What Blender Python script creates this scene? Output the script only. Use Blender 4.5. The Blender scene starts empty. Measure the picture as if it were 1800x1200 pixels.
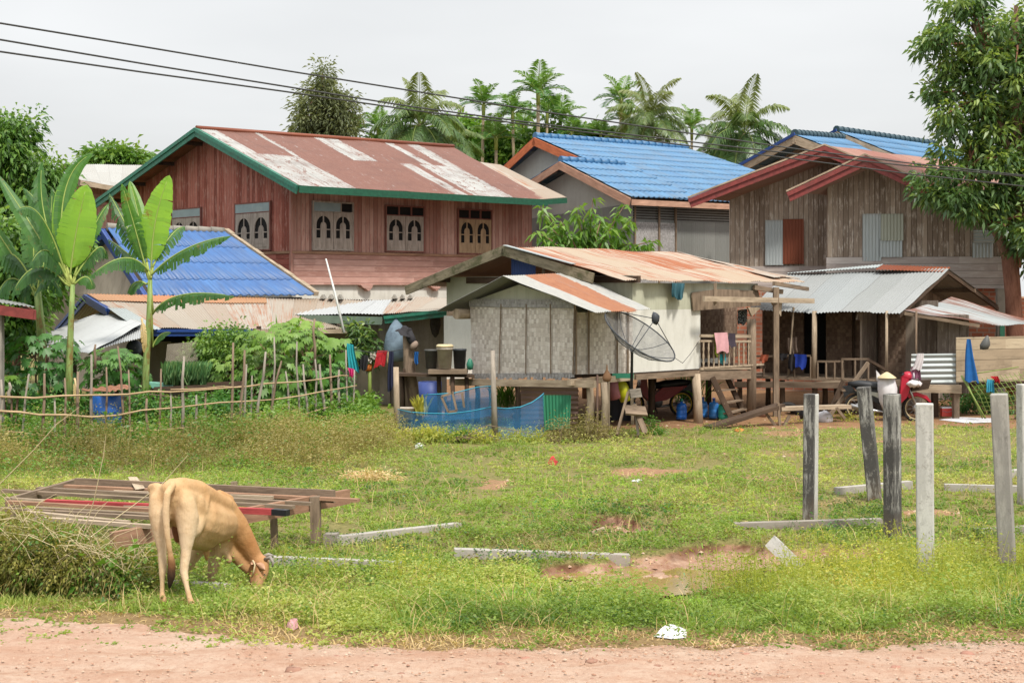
import bpy, math, random
import numpy as np
from mathutils import Vector, Matrix
PI = math.pi
F = 2550.0          # focal length of the photograph in its own pixels (1800 wide)
HZ = 512.0          # height of the horizon in the photograph
CH = 3.1            # camera height above the road
rng = np.random.default_rng(7)
random.seed(7)
scn = bpy.context.scene
col = scn.collection
# ------------------------------------------------------------------ camera
cd = bpy.data.cameras.new('camera')
cam = bpy.data.objects.new('camera', cd); col.objects.link(cam)
cam.location = (0, 0, CH); cam.rotation_euler = (PI/2, 0, 0)
cd.sensor_width = 36; cd.lens = F/1800*36; cd.shift_y = -(600-HZ)/1800
cd.clip_start = .5; cd.clip_end = 3000
scn.camera = cam
scn.view_settings.view_transform = 'Standard'
scn.view_settings.look = 'None'
scn.view_settings.exposure = 0.68
scn.view_settings.gamma = 1
# ------------------------------------------------------------------ sky and sun
SUN_EL, SUN_AZ = math.radians(56), math.radians(28)    # azimuth to the right of straight behind the camera
w = bpy.data.worlds.new('World'); scn.world = w; w.use_nodes = True
nt = w.node_tree; nt.nodes.clear()
def wn(t, **k):
    n = nt.nodes.new(t)
    for a, b in k.items(): setattr(n, a, b)
    return n
sky = wn('ShaderNodeTexSky', sky_type='NISHITA'); sky.sun_disc = False
sky.sun_elevation = SUN_EL; sky.sun_rotation = math.radians(180) - SUN_AZ
sky.air_density = 1.2; sky.dust_density = 3
tc = wn('ShaderNodeTexCoord'); sp = wn('ShaderNodeSeparateXYZ')
nt.links.new(tc.outputs['Generated'], sp.inputs[0])
up = wn('ShaderNodeMath', operation='MAXIMUM'); nt.links.new(sp.outputs[2], up.inputs[0]); up.inputs[1].default_value = 0
gr = wn('ShaderNodeMapRange'); nt.links.new(up.outputs[0], gr.inputs[0])
gr.inputs[1].default_value = 0.26; gr.inputs[2].default_value = .9; gr.inputs[3].default_value = 5.9; gr.inputs[4].default_value = 15.5
# cloud layer : project the view direction on a flat deck
dv = wn('ShaderNodeMath', operation='ADD'); nt.links.new(up.outputs[0], dv.inputs[0]); dv.inputs[1].default_value = .12
vd = wn('ShaderNodeVectorMath', operation='DIVIDE'); nt.links.new(tc.outputs['Generated'], vd.inputs[0]); nt.links.new(dv.outputs[0], vd.inputs[1])
nz = wn('ShaderNodeTexNoise'); nt.links.new(vd.outputs[0], nz.inputs['Vector']); nz.inputs['Scale'].default_value = .42; nz.inputs['Detail'].default_value = 5; nz.inputs['Roughness'].default_value = .5
cm = wn('ShaderNodeMapRange'); nt.links.new(nz.outputs['Fac'], cm.inputs[0]); cm.inputs[1].default_value = .3; cm.inputs[2].default_value = .7; cm.inputs[3].default_value = .80; cm.inputs[4].default_value = 1.06
mu = wn('ShaderNodeMath', operation='MULTIPLY'); nt.links.new(gr.outputs[0], mu.inputs[0]); nt.links.new(cm.outputs[0], mu.inputs[1])
cc = wn('ShaderNodeMix', data_type='RGBA'); nt.links.new(cm.outputs[0], cc.inputs[0])
cc.inputs[6].default_value = (.955, .985, 1.01, 1); cc.inputs[7].default_value = (.985, .995, 1.0, 1)
cl = wn('ShaderNodeVectorMath', operation='SCALE'); nt.links.new(cc.outputs[2], cl.inputs[0]); nt.links.new(mu.outputs[0], cl.inputs['Scale'])
mx = wn('ShaderNodeMix', data_type='RGBA'); mx.inputs[0].default_value = .93
nt.links.new(sky.outputs[0], mx.inputs[6]); nt.links.new(cl.outputs[0], mx.inputs[7])
bg = wn('ShaderNodeBackground'); bg.inputs[1].default_value = .1; nt.links.new(mx.outputs[2], bg.inputs[0])
wo = wn('ShaderNodeOutputWorld'); nt.links.new(bg.outputs[0], wo.inputs[0])
sd = bpy.data.lights.new('sun', 'SUN'); sd.energy = 2.7; sd.angle = math.radians(7); sd.color = (1, .95, .86)
so = bpy.data.objects.new('sun', sd); col.objects.link(so)
sv = Vector((math.sin(SUN_AZ)*math.cos(SUN_EL), -math.cos(SUN_AZ)*math.cos(SUN_EL), math.sin(SUN_EL)))   # towards the sun
so.rotation_euler = sv.to_track_quat('Z', 'Y').to_euler(); so.location = (10, -10, 30)
# ------------------------------------------------------------------ measuring helpers
def V(*a): return Vector(a)
def P(px, py, Y): return Vector(((px-900)/F*Y, Y, CH-(py-HZ)/F*Y))
def PZ(px, py, z): return P(px, py, F*(CH-z)/(py-HZ))
GZ = -.15
def smooth(a, b, x):
    t = np.clip((np.asarray(x, float)-a)/(b-a), 0, 1); return t*t*(3-2*t)
_perm = np.random.default_rng(3).random((256, 256))
def vnoise(x, y):
    x = np.asarray(x, float); y = np.asarray(y, float)
    xi = np.floor(x).astype(int); yi = np.floor(y).astype(int); fx = x-xi; fy = y-yi
    fx = fx*fx*(3-2*fx); fy = fy*fy*(3-2*fy)
    g = lambda a, b: _perm[a & 255, b & 255]
    return (g(xi, yi)*(1-fx)+g(xi+1, yi)*fx)*(1-fy)+(g(xi, yi+1)*(1-fx)+g(xi+1, yi+1)*fx)*fy
def fbm(x, y, o=4):
    s = 0; a = .5; t = 0
    for i in range(o):
        s = s+a*vnoise(x*2**i+13.1*i, y*2**i+7.7*i); t += a; a *= .5
    return s/t
def pxy(x, y, z=GZ): return 900+F*x/y, HZ-F*(z-CH)/y
def ell(px, py, cx, cy, rx, ry):
    return 1-np.sqrt(((px-cx)/rx)**2+((py-cy)/ry)**2)
def mudw(x, y):
    px, py = pxy(x, np.maximum(y, 8))
    px = px+50*(fbm(x*2.3, y*2.3)-.5); py = py+26*(fbm(x*2.1+9, y*2.1+4)-.5)
    w_ = np.maximum.reduce([ell(px, py, 1130, 1014, 205, 40), ell(px, py, 1310, 974, 150, 24), ell(px, py, 1085, 926, 115, 9),
                            ell(px, py, 1240, 995, 150, 32), ell(px, py, 1120, 1045, 130, 22), ell(px, py, 1505, 968, 80, 12), ell(px, py, 1010, 1000, 80, 17)])
    return smooth(0.0, .35, w_)
def H(x, y):
    x = np.asarray(x, float); y = np.asarray(y, float)
    z = GZ*smooth(13.7, 15.7, y)
    z = z+(fbm(x*.5, y*.5)-.5)*.10*smooth(13, 17, y)*(1-smooth(31, 34, y)*.6)+(fbm(x*3, y*3, 3)-.5)*.03
    m = mudw(x, y)
    z = z-m*.15+m*(fbm(x*4, y*4, 4)-.5)*.09
    px, py = pxy(x, np.maximum(y, 8)); z = z-.06*smooth(0, .7, ell(px, py, 1150, 1022, 110, 15))*m
    r = smooth(0, .8, ell(px, py, 1080, 905, 240, 26))
    z = z+.06*r                                               # the lip above the cut bank
    return z
def G(px, py):
    Y = F*(CH-GZ)/(py-HZ)
    for _ in range(6):
        x = (px-900)/F*Y; z = float(H(x, Y)); Y = F*(CH-z)/(py-HZ)
    return Vector(((px-900)/F*Y, Y, float(H((px-900)/F*Y, Y))))
class Plan:
    """a rectangular ground plan: corner at pixel column px0 and depth Y0, long side running to the vanishing point vp"""
    def __init__(s, px0, Y0, vp):
        s.O = Vector(((px0-900)/F*Y0, Y0, 0)); s.u = Vector((vp-900, F, 0)).normalized()
        s.v = Vector((-s.u.y, s.u.x, 0))
        if s.u.x < 0: s.v = -s.v
    def _hit(s, px, py, o, d):
        a = (px-900)/F; t = (a*o.y-o.x)/(d.x-a*d.y)
        q = o+d*t; return P(px, py, q.y)
    def U(s, px, py, off=0): return s._hit(px, py, s.O+s.v*off, s.u)
    def W(s, px, py, off=0): return s._hit(px, py, s.O+s.u*off, s.v)
    def q(s, a, b, z): return s.O+s.u*a+s.v*b+Vector((0, 0, z))
    def uv(s, p): d = p-s.O; return d.dot(s.u), d.dot(s.v)
# ------------------------------------------------------------------ objects
def setp(o, label=None, cat=None, group=None, kind=None):
    if label: o['label'] = label
    if cat: o['category'] = cat
    if group: o['group'] = group
    if kind: o['kind'] = kind
    return o
def thing(name, label, cat, loc=(0, 0, 0), group=None, rz=0):
    o = bpy.data.objects.new(name, None); col.objects.link(o); o.location = loc; o.rotation_euler = (0, 0, rz)
    o.empty_display_size = .2
    return setp(o, label, cat, group)
def link(name, me, mat, parent=None, local=False):
    o = bpy.data.objects.new(name, me); col.objects.link(o)
    for m_ in (mat if isinstance(mat, (list, tuple)) else [mat]): me.materials.append(m_)
    if parent is not None:
        o.parent = parent
        if parent.type == 'EMPTY' and not local: o.location = -Vector(parent.location)
    return o
def copy_tree(o, loc, rz=0, label=None, group=None, scale=None, par=None):
    c = o.copy(); col.objects.link(c)
    if par is None:
        c.location = loc; c.rotation_euler = (0, 0, rz)
        if scale: c.scale = (scale,)*3
        if label: c['label'] = label
        if group: c['group'] = group
    else: c.parent = par
    for ch in o.children: copy_tree(ch, None, par=c)
    return c
class Fr:
    def __init__(s, o, u, n, w=None):
        s.o = Vector(o); s.u = Vector(u).normalized(); s.n = Vector(n).normalized()
        s.w = Vector(w).normalized() if w is not None else Vector((0, 0, 1))
    def pt(s, a, b, c): return s.o+s.u*a+s.n*b+s.w*c
ID = Fr((0, 0, 0), (1, 0, 0), (0, 1, 0))
class MB:
    def __init__(s): s.v = []; s.f = []; s.uv = []; s.sm = []; s.t = []; s.tint = None; s.flip = None
    def face(s, idx, uv=None, sm=False): s.f.append(idx); s.uv.append(uv); s.sm.append(sm); s.t.append(s.tint if s.tint is not None else .5)
    def quad(s, a, b, c, d, uv=None): 
        k = len(s.v); s.v += [Vector(a), Vector(b), Vector(c), Vector(d)]; s.face([k, k+1, k+2, k+3], uv)
    def poly(s, pts, uv=None): k = len(s.v); s.v += [Vector(p) for p in pts]; s.face(list(range(k, k+len(pts))), uv)
    def slab(s, pts, t, d=None):
        """closed plate: outline pts, thickness t along direction d (default: minus the face normal)"""
        pts = [Vector(p) for p in pts]
        if d is None:
            n = (pts[1]-pts[0]).cross(pts[-1]-pts[0]).normalized(); d = -n
        d = Vector(d).normalized()*t; k = len(s.v); n_ = len(pts)
        s.v += pts+[p+d for p in pts]
        s.face(list(range(k, k+n_))); s.face(list(range(k+2*n_-1, k+n_-1, -1)))
        for i in range(n_): j = (i+1) % n_; s.face([k+j, k+i, k+n_+i, k+n_+j])
        return s
    def box(s, fr, a0, a1, b0, b1, c0, c1):
        k = len(s.v)
        for c in (c0, c1):
            for (a, b) in ((a0, b0), (a1, b0), (a1, b1), (a0, b1)): s.v.append(fr.pt(a, b, c))
        for q in ((3, 2, 1, 0), (4, 5, 6, 7), (0, 1, 5, 4), (1, 2, 6, 5), (2, 3, 7, 6), (3, 0, 4, 7)): s.face([k+i for i in q])
        return s
    def beam(s, p, q, w_, h, upv=(0, 0, 1), hang=False, w2=None, h2=None):
        """a bar from p to q, w_ wide and h high; grain along its length"""
        p = Vector(p); q = Vector(q); d = (q-p); L = d.length; d.normalize()
        upv = Vector(upv); sd_ = d.cross(upv)
        if sd_.length < 1e-4: sd_ = d.cross(Vector((1, 0, 0)))
        sd_.normalize(); u_ = sd_.cross(d).normalized()
        o = -u_*h/2 if hang else Vector((0, 0, 0)); w2 = w2 or w_; h2 = h2 or h
        k = len(s.v); du = random.random()*5
        for (b, ww, hh) in ((p, w_, h), (q, w2, h2)):
            for sx, sz in ((-1, -1), (1, -1), (1, 1), (-1, 1)): s.v.append(b+o+sd_*sx*ww/2+u_*sz*hh/2)
        for i in range(4):
            j = (i+1) % 4; ww = w_ if i % 2 == 0 else h
            s.face([k+i, k+j, k+4+j, k+4+i], [(du+i*.3, 0), (du+i*.3+ww, 0), (du+i*.3+ww, L), (du+i*.3, L)])
        s.face([k+3, k+2, k+1, k], [(0, 0), (w_, 0), (w_, h), (0, h)]); s.face([k+4, k+5, k+6, k+7], [(0, 0), (w_, 0), (w_, h), (0, h)])
        return s
    def tube(s, pts, rad, n=8, cap=True, sm=True, sq=None):
        pts = [Vector(p) for p in pts]; m = len(pts)
        if not hasattr(rad, '__len__'): rad = [rad]*m
        k = len(s.v); L = 0; prev = None; ls = []
        for i, p in enumerate(pts):
            t = (pts[min(i+1, m-1)]-pts[max(i-1, 0)]).normalized()
            if prev is None:
                a = Vector((0, 0, 1)) if abs(t.z) < .9 else Vector((1, 0, 0)); x = t.cross(a).normalized()
            else: x = (prev-t*prev.dot(t)).normalized()
            prev = x; y = t.cross(x)
            if i: L += (p-pts[i-1]).length
            ls.append(L)
            for j in range(n):
                a = 2*PI*j/n; s.v.append(p+(x*math.cos(a)+y*math.sin(a)*(sq or 1))*rad[i])
        for i in range(m-1):
            for j in range(n):
                j2 = (j+1) % n; r_ = max(rad[i], .01); u0 = j/n*6.28*r_; u1 = (j+1)/n*6.28*r_
                s.face([k+i*n+j, k+i*n+j2, k+(i+1)*n+j2, k+(i+1)*n+j], [(u0, ls[i]), (u1, ls[i]), (u1, ls[i+1]), (u0, ls[i+1])], sm)
        if cap:
            s.face([k+n-1-j for j in range(n)]); s.face([k+(m-1)*n+j for j in range(n)])
        return s
    def lathe(s, fr, prof, n=16, sm=True, arc=2*PI):
        """prof: list of (radius, height) along fr.w"""
        k = len(s.v); m = len(prof)
        for (r, z) in prof:
            for j in range(n): a = arc*j/n; s.v.append(fr.pt(r*math.cos(a), r*math.sin(a), z))
        for i in range(m-1):
            for j in range(n):
                j2 = (j+1) % n
                s.face([k+i*n+j, k+i*n+j2, k+(i+1)*n+j2, k+(i+1)*n+j], None, sm)
        return s
    def corr(s, a, b, c, d, pitch=.09, amp=.012, rows=6, wob=.01, spp=6, off=0, jag=0, u0=0, v0=0):
        """corrugated sheet a-b along the top, d-c along the bottom; waves run down the slope"""
        a, b, c, d = map(Vector, (a, b, c, d)); n = (b-a).cross(d-a).normalized()
        if n.z < 0: n = -n
        L = max((b-a).length, (c-d).length); S = ((d-a).length+(c-b).length)/2
        nx = max(4, int(L/pitch*spp)); k = len(s.v); r = random.Random(int(abs(a.x*100))+int(abs(L*1000)))
        jg = [r.uniform(-jag, jag) for _ in range(nx//(spp*5)+3)]
        ph = r.random()*50
        for i in range(rows+1):
            fv = i/rows
            for j in range(nx+1):
                fu = j/nx; fv_ = fv
                if i == rows: fv_ = 1+jg[j//(spp*5)]/max(S, .1)
                p = (a*(1-fu)+b*fu)*(1-fv_)+(d*(1-fu)+c*fu)*fv_
                p += n*(amp*math.sin(2*PI*fu*L/pitch)+off+wob*math.sin(ph+fu*L*1.9+fv*S*1.3)*math.sin(ph*2+fu*L*.7-fv*S*2.1))
                s.v.append(p)
        for i in range(rows):
            for j in range(nx):
                q = k+i*(nx+1)+j
                uu = [(u0+j/nx*L, v0+i/rows*S), (u0+(j+1)/nx*L, v0+i/rows*S), (u0+(j+1)/nx*L, v0+(i+1)/rows*S), (u0+j/nx*L, v0+(i+1)/rows*S)]
                s.face([q, q+1, q+nx+2, q+nx+1], uu, True)
        return s
    def build(s, name, mat, parent=None, local=False):
        me = bpy.data.meshes.new(name); me.from_pydata([tuple(p) for p in s.v], [], s.f)
        uvl = me.uv_layers.new(name='UVMap'); dat = np.zeros(len(me.loops)*2, np.float32); li = 0
        for fi, f in enumerate(s.f):
            u = s.uv[fi]
            if u is None:
                p0 = s.v[f[0]]; n = Vector((0, 0, 0))
                for i in range(len(f)):
                    p, q = s.v[f[i]], s.v[f[(i+1) % len(f)]]
                    n += Vector(((p.y-q.y)*(p.z+q.z), (p.z-q.z)*(p.x+q.x), (p.x-q.x)*(p.y+q.y)))
                if n.length < 1e-12: n = Vector((0, 0, 1))
                n.normalize(); t = Vector((0, 0, 1)).cross(n)
                t = t.normalized() if t.length > .05 else Vector((1, 0, 0)); b = n.cross(t)
                for vi in f: dat[li] = s.v[vi].dot(t); dat[li+1] = s.v[vi].dot(b); li += 2
            else:
                for (x, y) in u: dat[li] = x; dat[li+1] = y; li += 2
        uvl.data.foreach_set('uv', dat)
        me.polygons.foreach_set('use_smooth', s.sm)
        at = me.attributes.new('tint', 'FLOAT', 'FACE'); at.data.foreach_set('value', np.array(s.t, np.float32))
        me.update()
        return link(name, me, mat, parent, local)
def npmesh(name, verts, k, tint, mat, parent=None, local=False, smooth=False):
    """verts (N,k,3): N separate k-gons with a tint each"""
    N = len(verts); me = bpy.data.meshes.new(name)
    me.vertices.add(N*k); me.vertices.foreach_set('co', np.ascontiguousarray(verts, np.float32).ravel())
    me.loops.add(N*k); me.loops.foreach_set('vertex_index', np.arange(N*k, dtype=np.int32))
    me.polygons.add(N); me.polygons.foreach_set('loop_start', np.arange(0, N*k, k, dtype=np.int32))
    me.update(calc_edges=True)
    at = me.attributes.new('tint', 'FLOAT', 'FACE'); at.data.foreach_set('value', np.asarray(tint, np.float32))
    return link(name, me, mat, parent, local)
def nrm(a): return a/np.maximum(np.linalg.norm(a, axis=-1, keepdims=True), 1e-9)
def leafq(pos, d, L, W, r=rng, bend=.25):
    """diamond leaves: pos (N,3), direction d, length L, width W"""
    N = len(pos); d = nrm(d); L = np.broadcast_to(L, N)[:, None]; W = np.broadcast_to(W, N)[:, None]
    s_ = nrm(np.cross(d, nrm(r.normal(size=(N, 3))))); mid = pos+d*L*.45
    up_ = np.cross(s_, d)
    tip = pos+d*L-np.array([0, 0, 1])*L*bend
    return np.stack([pos, mid+s_*W/2, tip, mid-s_*W/2], 1)
# ------------------------------------------------------------------ materials
def S(r, g, b, k=.8):
    f = lambda c: ((c/255+.055)/1.055)**2.4 if c > 10 else c/255/12.92
    return (f(r)*k, f(g)*k, f(b)*k, 1)
class N:
    def __init__(s, name):
        s.m = bpy.data.materials.new(name); s.m.use_nodes = True; s.t = s.m.node_tree; s.t.nodes.clear()
        s.tc = s.t.nodes.new('ShaderNodeTexCoord')
    def n(s, t, ins=None, **k):
        x = s.t.nodes.new(t)
        for a, b in k.items(): setattr(x, a, b)
        for a, b in (ins or {}).items():
            i = x.inputs[a]
            if isinstance(b, bpy.types.NodeSocket): s.t.links.new(b, i)
            else: i.default_value = b
        return x
    @property
    def UV(s): return s.tc.outputs['UV']
    @property
    def OB(s): return s.tc.outputs['Object']
    def geo(s): return s.n('ShaderNodeNewGeometry').outputs['Position']
    def attr(s, a='tint'): return s.n('ShaderNodeAttribute', attribute_name=a).outputs['Fac']
    def rnd(s): return s.n('ShaderNodeObjectInfo').outputs['Random']
    def sc(s, v, *k): return s.n('ShaderNodeVectorMath', {0: v, 1: k}, operation='MULTIPLY').outputs[0]
    def noise(s, v, sc=1, det=3, ro=.55, dist=0): return s.n('ShaderNodeTexNoise', {'Vector': v, 'Scale': sc, 'Detail': det, 'Roughness': ro, 'Distortion': dist}).outputs['Fac']
    def white(s, v): return s.n('ShaderNodeTexWhiteNoise', {'Vector': v}).outputs['Value']
    def m_(s, op, a, b=0, c=0): return s.n('ShaderNodeMath', {0: a, 1: b, 2: c}, operation=op).outputs[0]
    def mul(s, a, b): return s.m_('MULTIPLY', a, b)
    def add(s, a, b): return s.m_('ADD', a, b)
    def xyz(s, v): o = s.n('ShaderNodeSeparateXYZ', {0: v}).outputs; return o[0], o[1], o[2]
    def comb(s, x, y, z=0): return s.n('ShaderNodeCombineXYZ', {0: x, 1: y, 2: z}).outputs[0]
    def mr(s, v, a, b, c=0, d=1): return s.n('ShaderNodeMapRange', {0: v, 1: a, 2: b, 3: c, 4: d}, interpolation_type='LINEAR').outputs[0]
    def ramp(s, v, st, interp='LINEAR'):
        r = s.n('ShaderNodeValToRGB', {0: v}); e = r.color_ramp; e.interpolation = interp
        while len(e.elements) > 1: e.elements.remove(e.elements[-1])
        e.elements[0].position = st[0][0]; e.elements[0].color = st[0][1]
        for p, c in st[1:]: x = e.elements.new(p); x.color = c
        return r.outputs[0]
    def mix(s, f, a, b, mode='MIX'): return s.n('ShaderNodeMix', {0: f, 6: a, 7: b}, data_type='RGBA', blend_type=mode).outputs[2]
    def bump(s, h, st=.5, d=.02): return s.n('ShaderNodeBump', {'Height': h, 'Strength': st, 'Distance': d}).outputs[0]
    def out(s, c, rough=.85, nor=None, metal=0, spec=.3, tr=None, alpha=None, coat=0):
        ins = {'Base Color': c, 'Roughness': rough, 'Metallic': metal, 'Specular IOR Level': spec, 'Coat Weight': coat}
        if nor is not None: ins['Normal'] = nor
        p = s.n('ShaderNodeBsdfPrincipled', ins).outputs[0]
        if tr is not None:
            t = s.n('ShaderNodeBsdfTranslucent', {0: tr[1]}).outputs[0]
            p = s.n('ShaderNodeMixShader', {0: tr[0], 1: p, 2: t}).outputs[0]
        if alpha is not None:
            t = s.n('ShaderNodeBsdfTransparent').outputs[0]
            p = s.n('ShaderNodeMixShader', {0: alpha, 1: t, 2: p}).outputs[0]
        s.n('ShaderNodeOutputMaterial', {0: p}); return s.m
def flat(name, c, rough=.6, var=.25, sc=6, metal=0, spec=.4, dirt=None, bump=0):
    n = N(name); a = n.noise(n.OB, sc, 5, .6)
    c2 = tuple(x*(1-var) for x in c[:3])+(1,)
    cc_ = n.mix(n.mr(a, .35, .65), c2, c)
    if dirt: cc_ = n.mix(n.mr(n.noise(n.OB, sc*.4, 6, .7), .5, .7, 0, .8), cc_, dirt)
    return n.out(cc_, rough, n.bump(a, bump, .02) if bump else None, metal, spec)
def plank(name, cols, wdt=.16, horiz=False, wear=None, stain=None, lam=1.0, rough=.9):
    """boards in UV metres; one tone per board, wear streaks along the grain"""
    n = N(name); x, y, _ = n.xyz(n.UV)
    a, l = (y, x) if horiz else (x, y)
    cell = n.m_('FLOOR', n.m_('DIVIDE', a, wdt)); fr = n.m_('FRACT', n.m_('DIVIDE', a, wdt))
    r = n.white(n.comb(cell, 3.3)); brk = n.m_('FLOOR', n.add(n.m_('DIVIDE', l, 2.6), n.mul(r, 7)))
    if horiz: r = n.white(n.comb(cell, brk))
    g = n.noise(n.comb(n.mul(a, 45), n.add(n.mul(l, 2.2), n.mul(r, 30))), 1, 5, .65)
    b = n.noise(n.comb(n.mul(a, 7), n.add(n.mul(l, 1.1), n.mul(r, 11))), 1, 5, .6)
    st = [(i/(len(cols)-1), c) for i, c in enumerate(cols)]
    base = n.ramp(n.mr(n.add(n.mul(r, .55), n.add(n.mul(b, .5), n.mul(g, .25))), .3, .95), st)
    base = n.mix(n.mr(g, .52, .75, 0, .35), base, tuple(c*.6 for c in cols[0][:3])+(1,))
    if wear: base = n.mix(n.mul(n.mr(n.noise(n.comb(n.mul(a, 9), n.mul(l, 1.6), n.mul(r, 5)), 1.3, 7, .72), .52, .62), wear[1]), base, wear[0])
    if stain: base = n.mix(n.mr(n.noise(n.comb(n.mul(a, .7), n.mul(l, .9), 4), 1, 4, .6), .55, .75, 0, stain[1]), base, stain[0])
    gap = n.m_('MINIMUM', fr, n.m_('SUBTRACT', 1, fr)); gp = n.mr(gap, 0, .05*.16/wdt)
    base = n.mix(n.m_('SUBTRACT', 1, gp), base, S(32, 24, 20, .6))
    if horiz:       # lapped boards: each leans out to its lower edge
        hgt = n.add(n.mul(n.m_('SUBTRACT', 1, fr), 1.0), n.mul(g, .1))
    else: hgt = n.add(gp, n.mul(n.add(g, r), .15))
    return n.out(base, rough, n.bump(hgt, .7, .02), spec=.15)
def wood(name, a, b, rough=.9, moss=None):
    """single timbers: UV v runs with the grain"""
    n = N(name); x, y, _ = n.xyz(n.UV); r = n.rnd()
    g = n.noise(n.comb(n.mul(x, 60), n.add(n.mul(y, 3), n.mul(r, 50))), 1, 5, .6)
    h = n.noise(n.comb(n.mul(x, 8), n.add(n.mul(y, 1.5), n.mul(r, 20))), 1, 5, .65)
    c = n.ramp(n.mr(n.add(n.mul(g, .4), h), .45, .95), [(0, a), (.55, b), (1, tuple(min(1, q*1.35) for q in b[:3])+(1,))])
    c = n.mix(n.mr(g, .6, .72, 0, .5), c, tuple(q*.4 for q in a[:3])+(1,))
    if moss: c = n.mix(n.mr(n.noise(n.OB, 3, 5, .7), .5, .62, 0, .85), c, moss)
    return n.out(c, rough, n.bump(g, .5, .01), spec=.15)
def sheet(name, cols, rust, thr=.5, strips=None, L=10, S_=3, sw=.76, rough=.55, streak=.5, metal=.15):
    """corrugated metal: cols = weathered tones per sheet, rust tones, share of rust; strips = explicit colour bands"""
    n = N(name); x, y, _ = n.xyz(n.UV)
    cx = n.m_('FLOOR', n.m_('DIVIDE', x, sw)); cy = n.m_('FLOOR', n.m_('DIVIDE', n.add(y, .02), S_))
    r = n.white(n.comb(cx, cy, 1.7))
    fine = n.noise(n.comb(n.mul(x, 6), n.mul(y, 2.2)), 2.2, 8, .75)
    base = n.ramp(n.add(n.mul(r, .75), n.mul(fine, .3)), [(i/max(1, len(cols)-1), c) for i, c in enumerate(cols)])
    sx = n.noise(n.comb(n.mul(x, 14), n.mul(y, .5)), 1, 4, .6)
    rc = n.ramp(n.add(n.mul(fine, .7), n.mul(sx, .3)), [(.3, rust[0]), (.7, rust[1])])
    if strips:
        v = n.add(n.m_('DIVIDE', x, L), n.mul(n.m_('SUBTRACT', fine, .5), .03))
        K = []
        for row in strips:
            st = [(0, (0, 0, 0, 1))]
            for p0, p1 in row:
                st += [(p0, (1, 1, 1, 1)), (p1, (0, 0, 0, 1))]
            K.append(n.ramp(v, st, 'CONSTANT'))
        k = n.mix(n.m_('GREATER_THAN', n.add(y, n.mul(fine, .1)), S_), K[0], K[1])
        k = n.xyz(k)[0]
        edge = n.mr(n.noise(n.comb(n.mul(x, 4), n.mul(y, .8), 3), 1.6, 9, .8), .585, .66, 0, .85)
        k = n.m_('MAXIMUM', k, edge)                     # 1 = paint left, 0 = rust ... flakes of paint
        k = n.mul(k, n.m_('SUBTRACT', 1, n.mr(n.noise(n.comb(n.mul(x, 1.5), n.mul(y, 1.0), 8), 2, 9, .75), .545, .6)))
        k = n.mul(k, n.m_('SUBTRACT', 1, n.mr(n.add(n.mul(sx, .6), n.mul(n.noise(n.comb(n.mul(x, 2.2), n.mul(y, .45), 6), 1.5, 6, .7), .6)), .58, .76, 0, .75)))
        c = n.mix(k, rc, base); c = n.mix(n.mr(n.noise(n.comb(n.mul(x, .5), n.mul(y, .8), 2), 1.3, 6, .7), .5, .7, 0, .4), c, S(110, 78, 68, .5))
    else:
        a = n.add(n.mul(sx, streak), n.add(n.mul(r, .35), n.mul(n.noise(n.comb(n.mul(x, 1.2), n.mul(y, .6), 5), 1, 7, .7), .6)))
        c = n.mix(n.mr(a, thr+.55, thr+.75), base, rc)
    lap = n.m_('FRACT', n.m_('DIVIDE', x, sw)); c = n.mix(n.mr(lap, 0, .03, .45, 0), c, S(70, 50, 42, .5))
    ly = n.m_('FRACT', n.m_('DIVIDE', n.add(y, .02), S_)); c = n.mix(n.mul(n.mr(ly, 0, .02, 1, 0), .5), c, rust[0])
    return n.out(c, rough, n.bump(fine, .15, .01), metal, .35)
def plaster(name, a, b, sc=1.2, dirt=None, low=None):
    n = N(name); p = n.geo(); f = n.noise(p, sc, 7, .65); g = n.noise(p, sc*14, 4, .7)
    c = n.mix(n.mr(f, .35, .68), a, b)
    if dirt: c = n.mix(n.mr(n.noise(n.sc(p, 3, 3, .5), 1.2, 6, .7), .48, .72, 0, dirt[1]), c, dirt[0])
    if low:
        z = n.xyz(p)[2]; c = n.mix(n.mr(n.add(z, n.mul(f, .8)), low[1], low[1]+.7, .85, 0), c, low[0])
    return n.out(c, .92, n.bump(g, .3, .01), spec=.15)
def leafm(name, c0, c1, c2, tr=.35, rough=.55, spec=.35):
    n = N(name); t = n.attr(); r = n.rnd()
    c = n.ramp(n.add(t, n.mul(n.m_('SUBTRACT', r, .5), .15)), [(0, c0), (.5, c1), (1, c2)])
    if name == 'banana leaves': c = n.mix(n.mr(n.noise(n.geo(), 3.2, 7, .75), .6, .66, 0, .8), c, g(150, 124, 60, .7)); c = n.mix(n.mr(n.noise(n.geo(), 1.5, 4, .6), .45, .7, 0, .3), c, g(60, 96, 44, .7))
    tc_ = n.mix(1.0, c, (1.0, 1.0, .55, 1), 'MULTIPLY'); tc_ = n.n('ShaderNodeVectorMath', {0: tc_, 'Scale': 1.7}, operation='SCALE').outputs[0]
    return n.out(c, rough, spec=spec, tr=(tr, tc_))
def g(r, g_, b, k=.68): return S(r, g_, b, k)
M = {}
M['red_gable'] = plank('red planks gable', [S(122, 68, 58, .95), S(152, 88, 75, .95), S(176, 114, 100, .95)], .17, wear=(S(205, 165, 150), .55), stain=(S(120, 66, 56), .5))
M['red_side'] = plank('faded red planks', [S(146, 106, 95, .9), S(174, 134, 121, .9), S(198, 162, 149, .9)], .17, wear=(S(165, 92, 80), .5), stain=(S(135, 100, 90), .5))
M['red_lap_g'] = plank('red lap siding gable', [S(140, 78, 68), S(168, 96, 84), S(190, 122, 110)], .2, True, wear=(S(190, 140, 125), .4))
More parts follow.
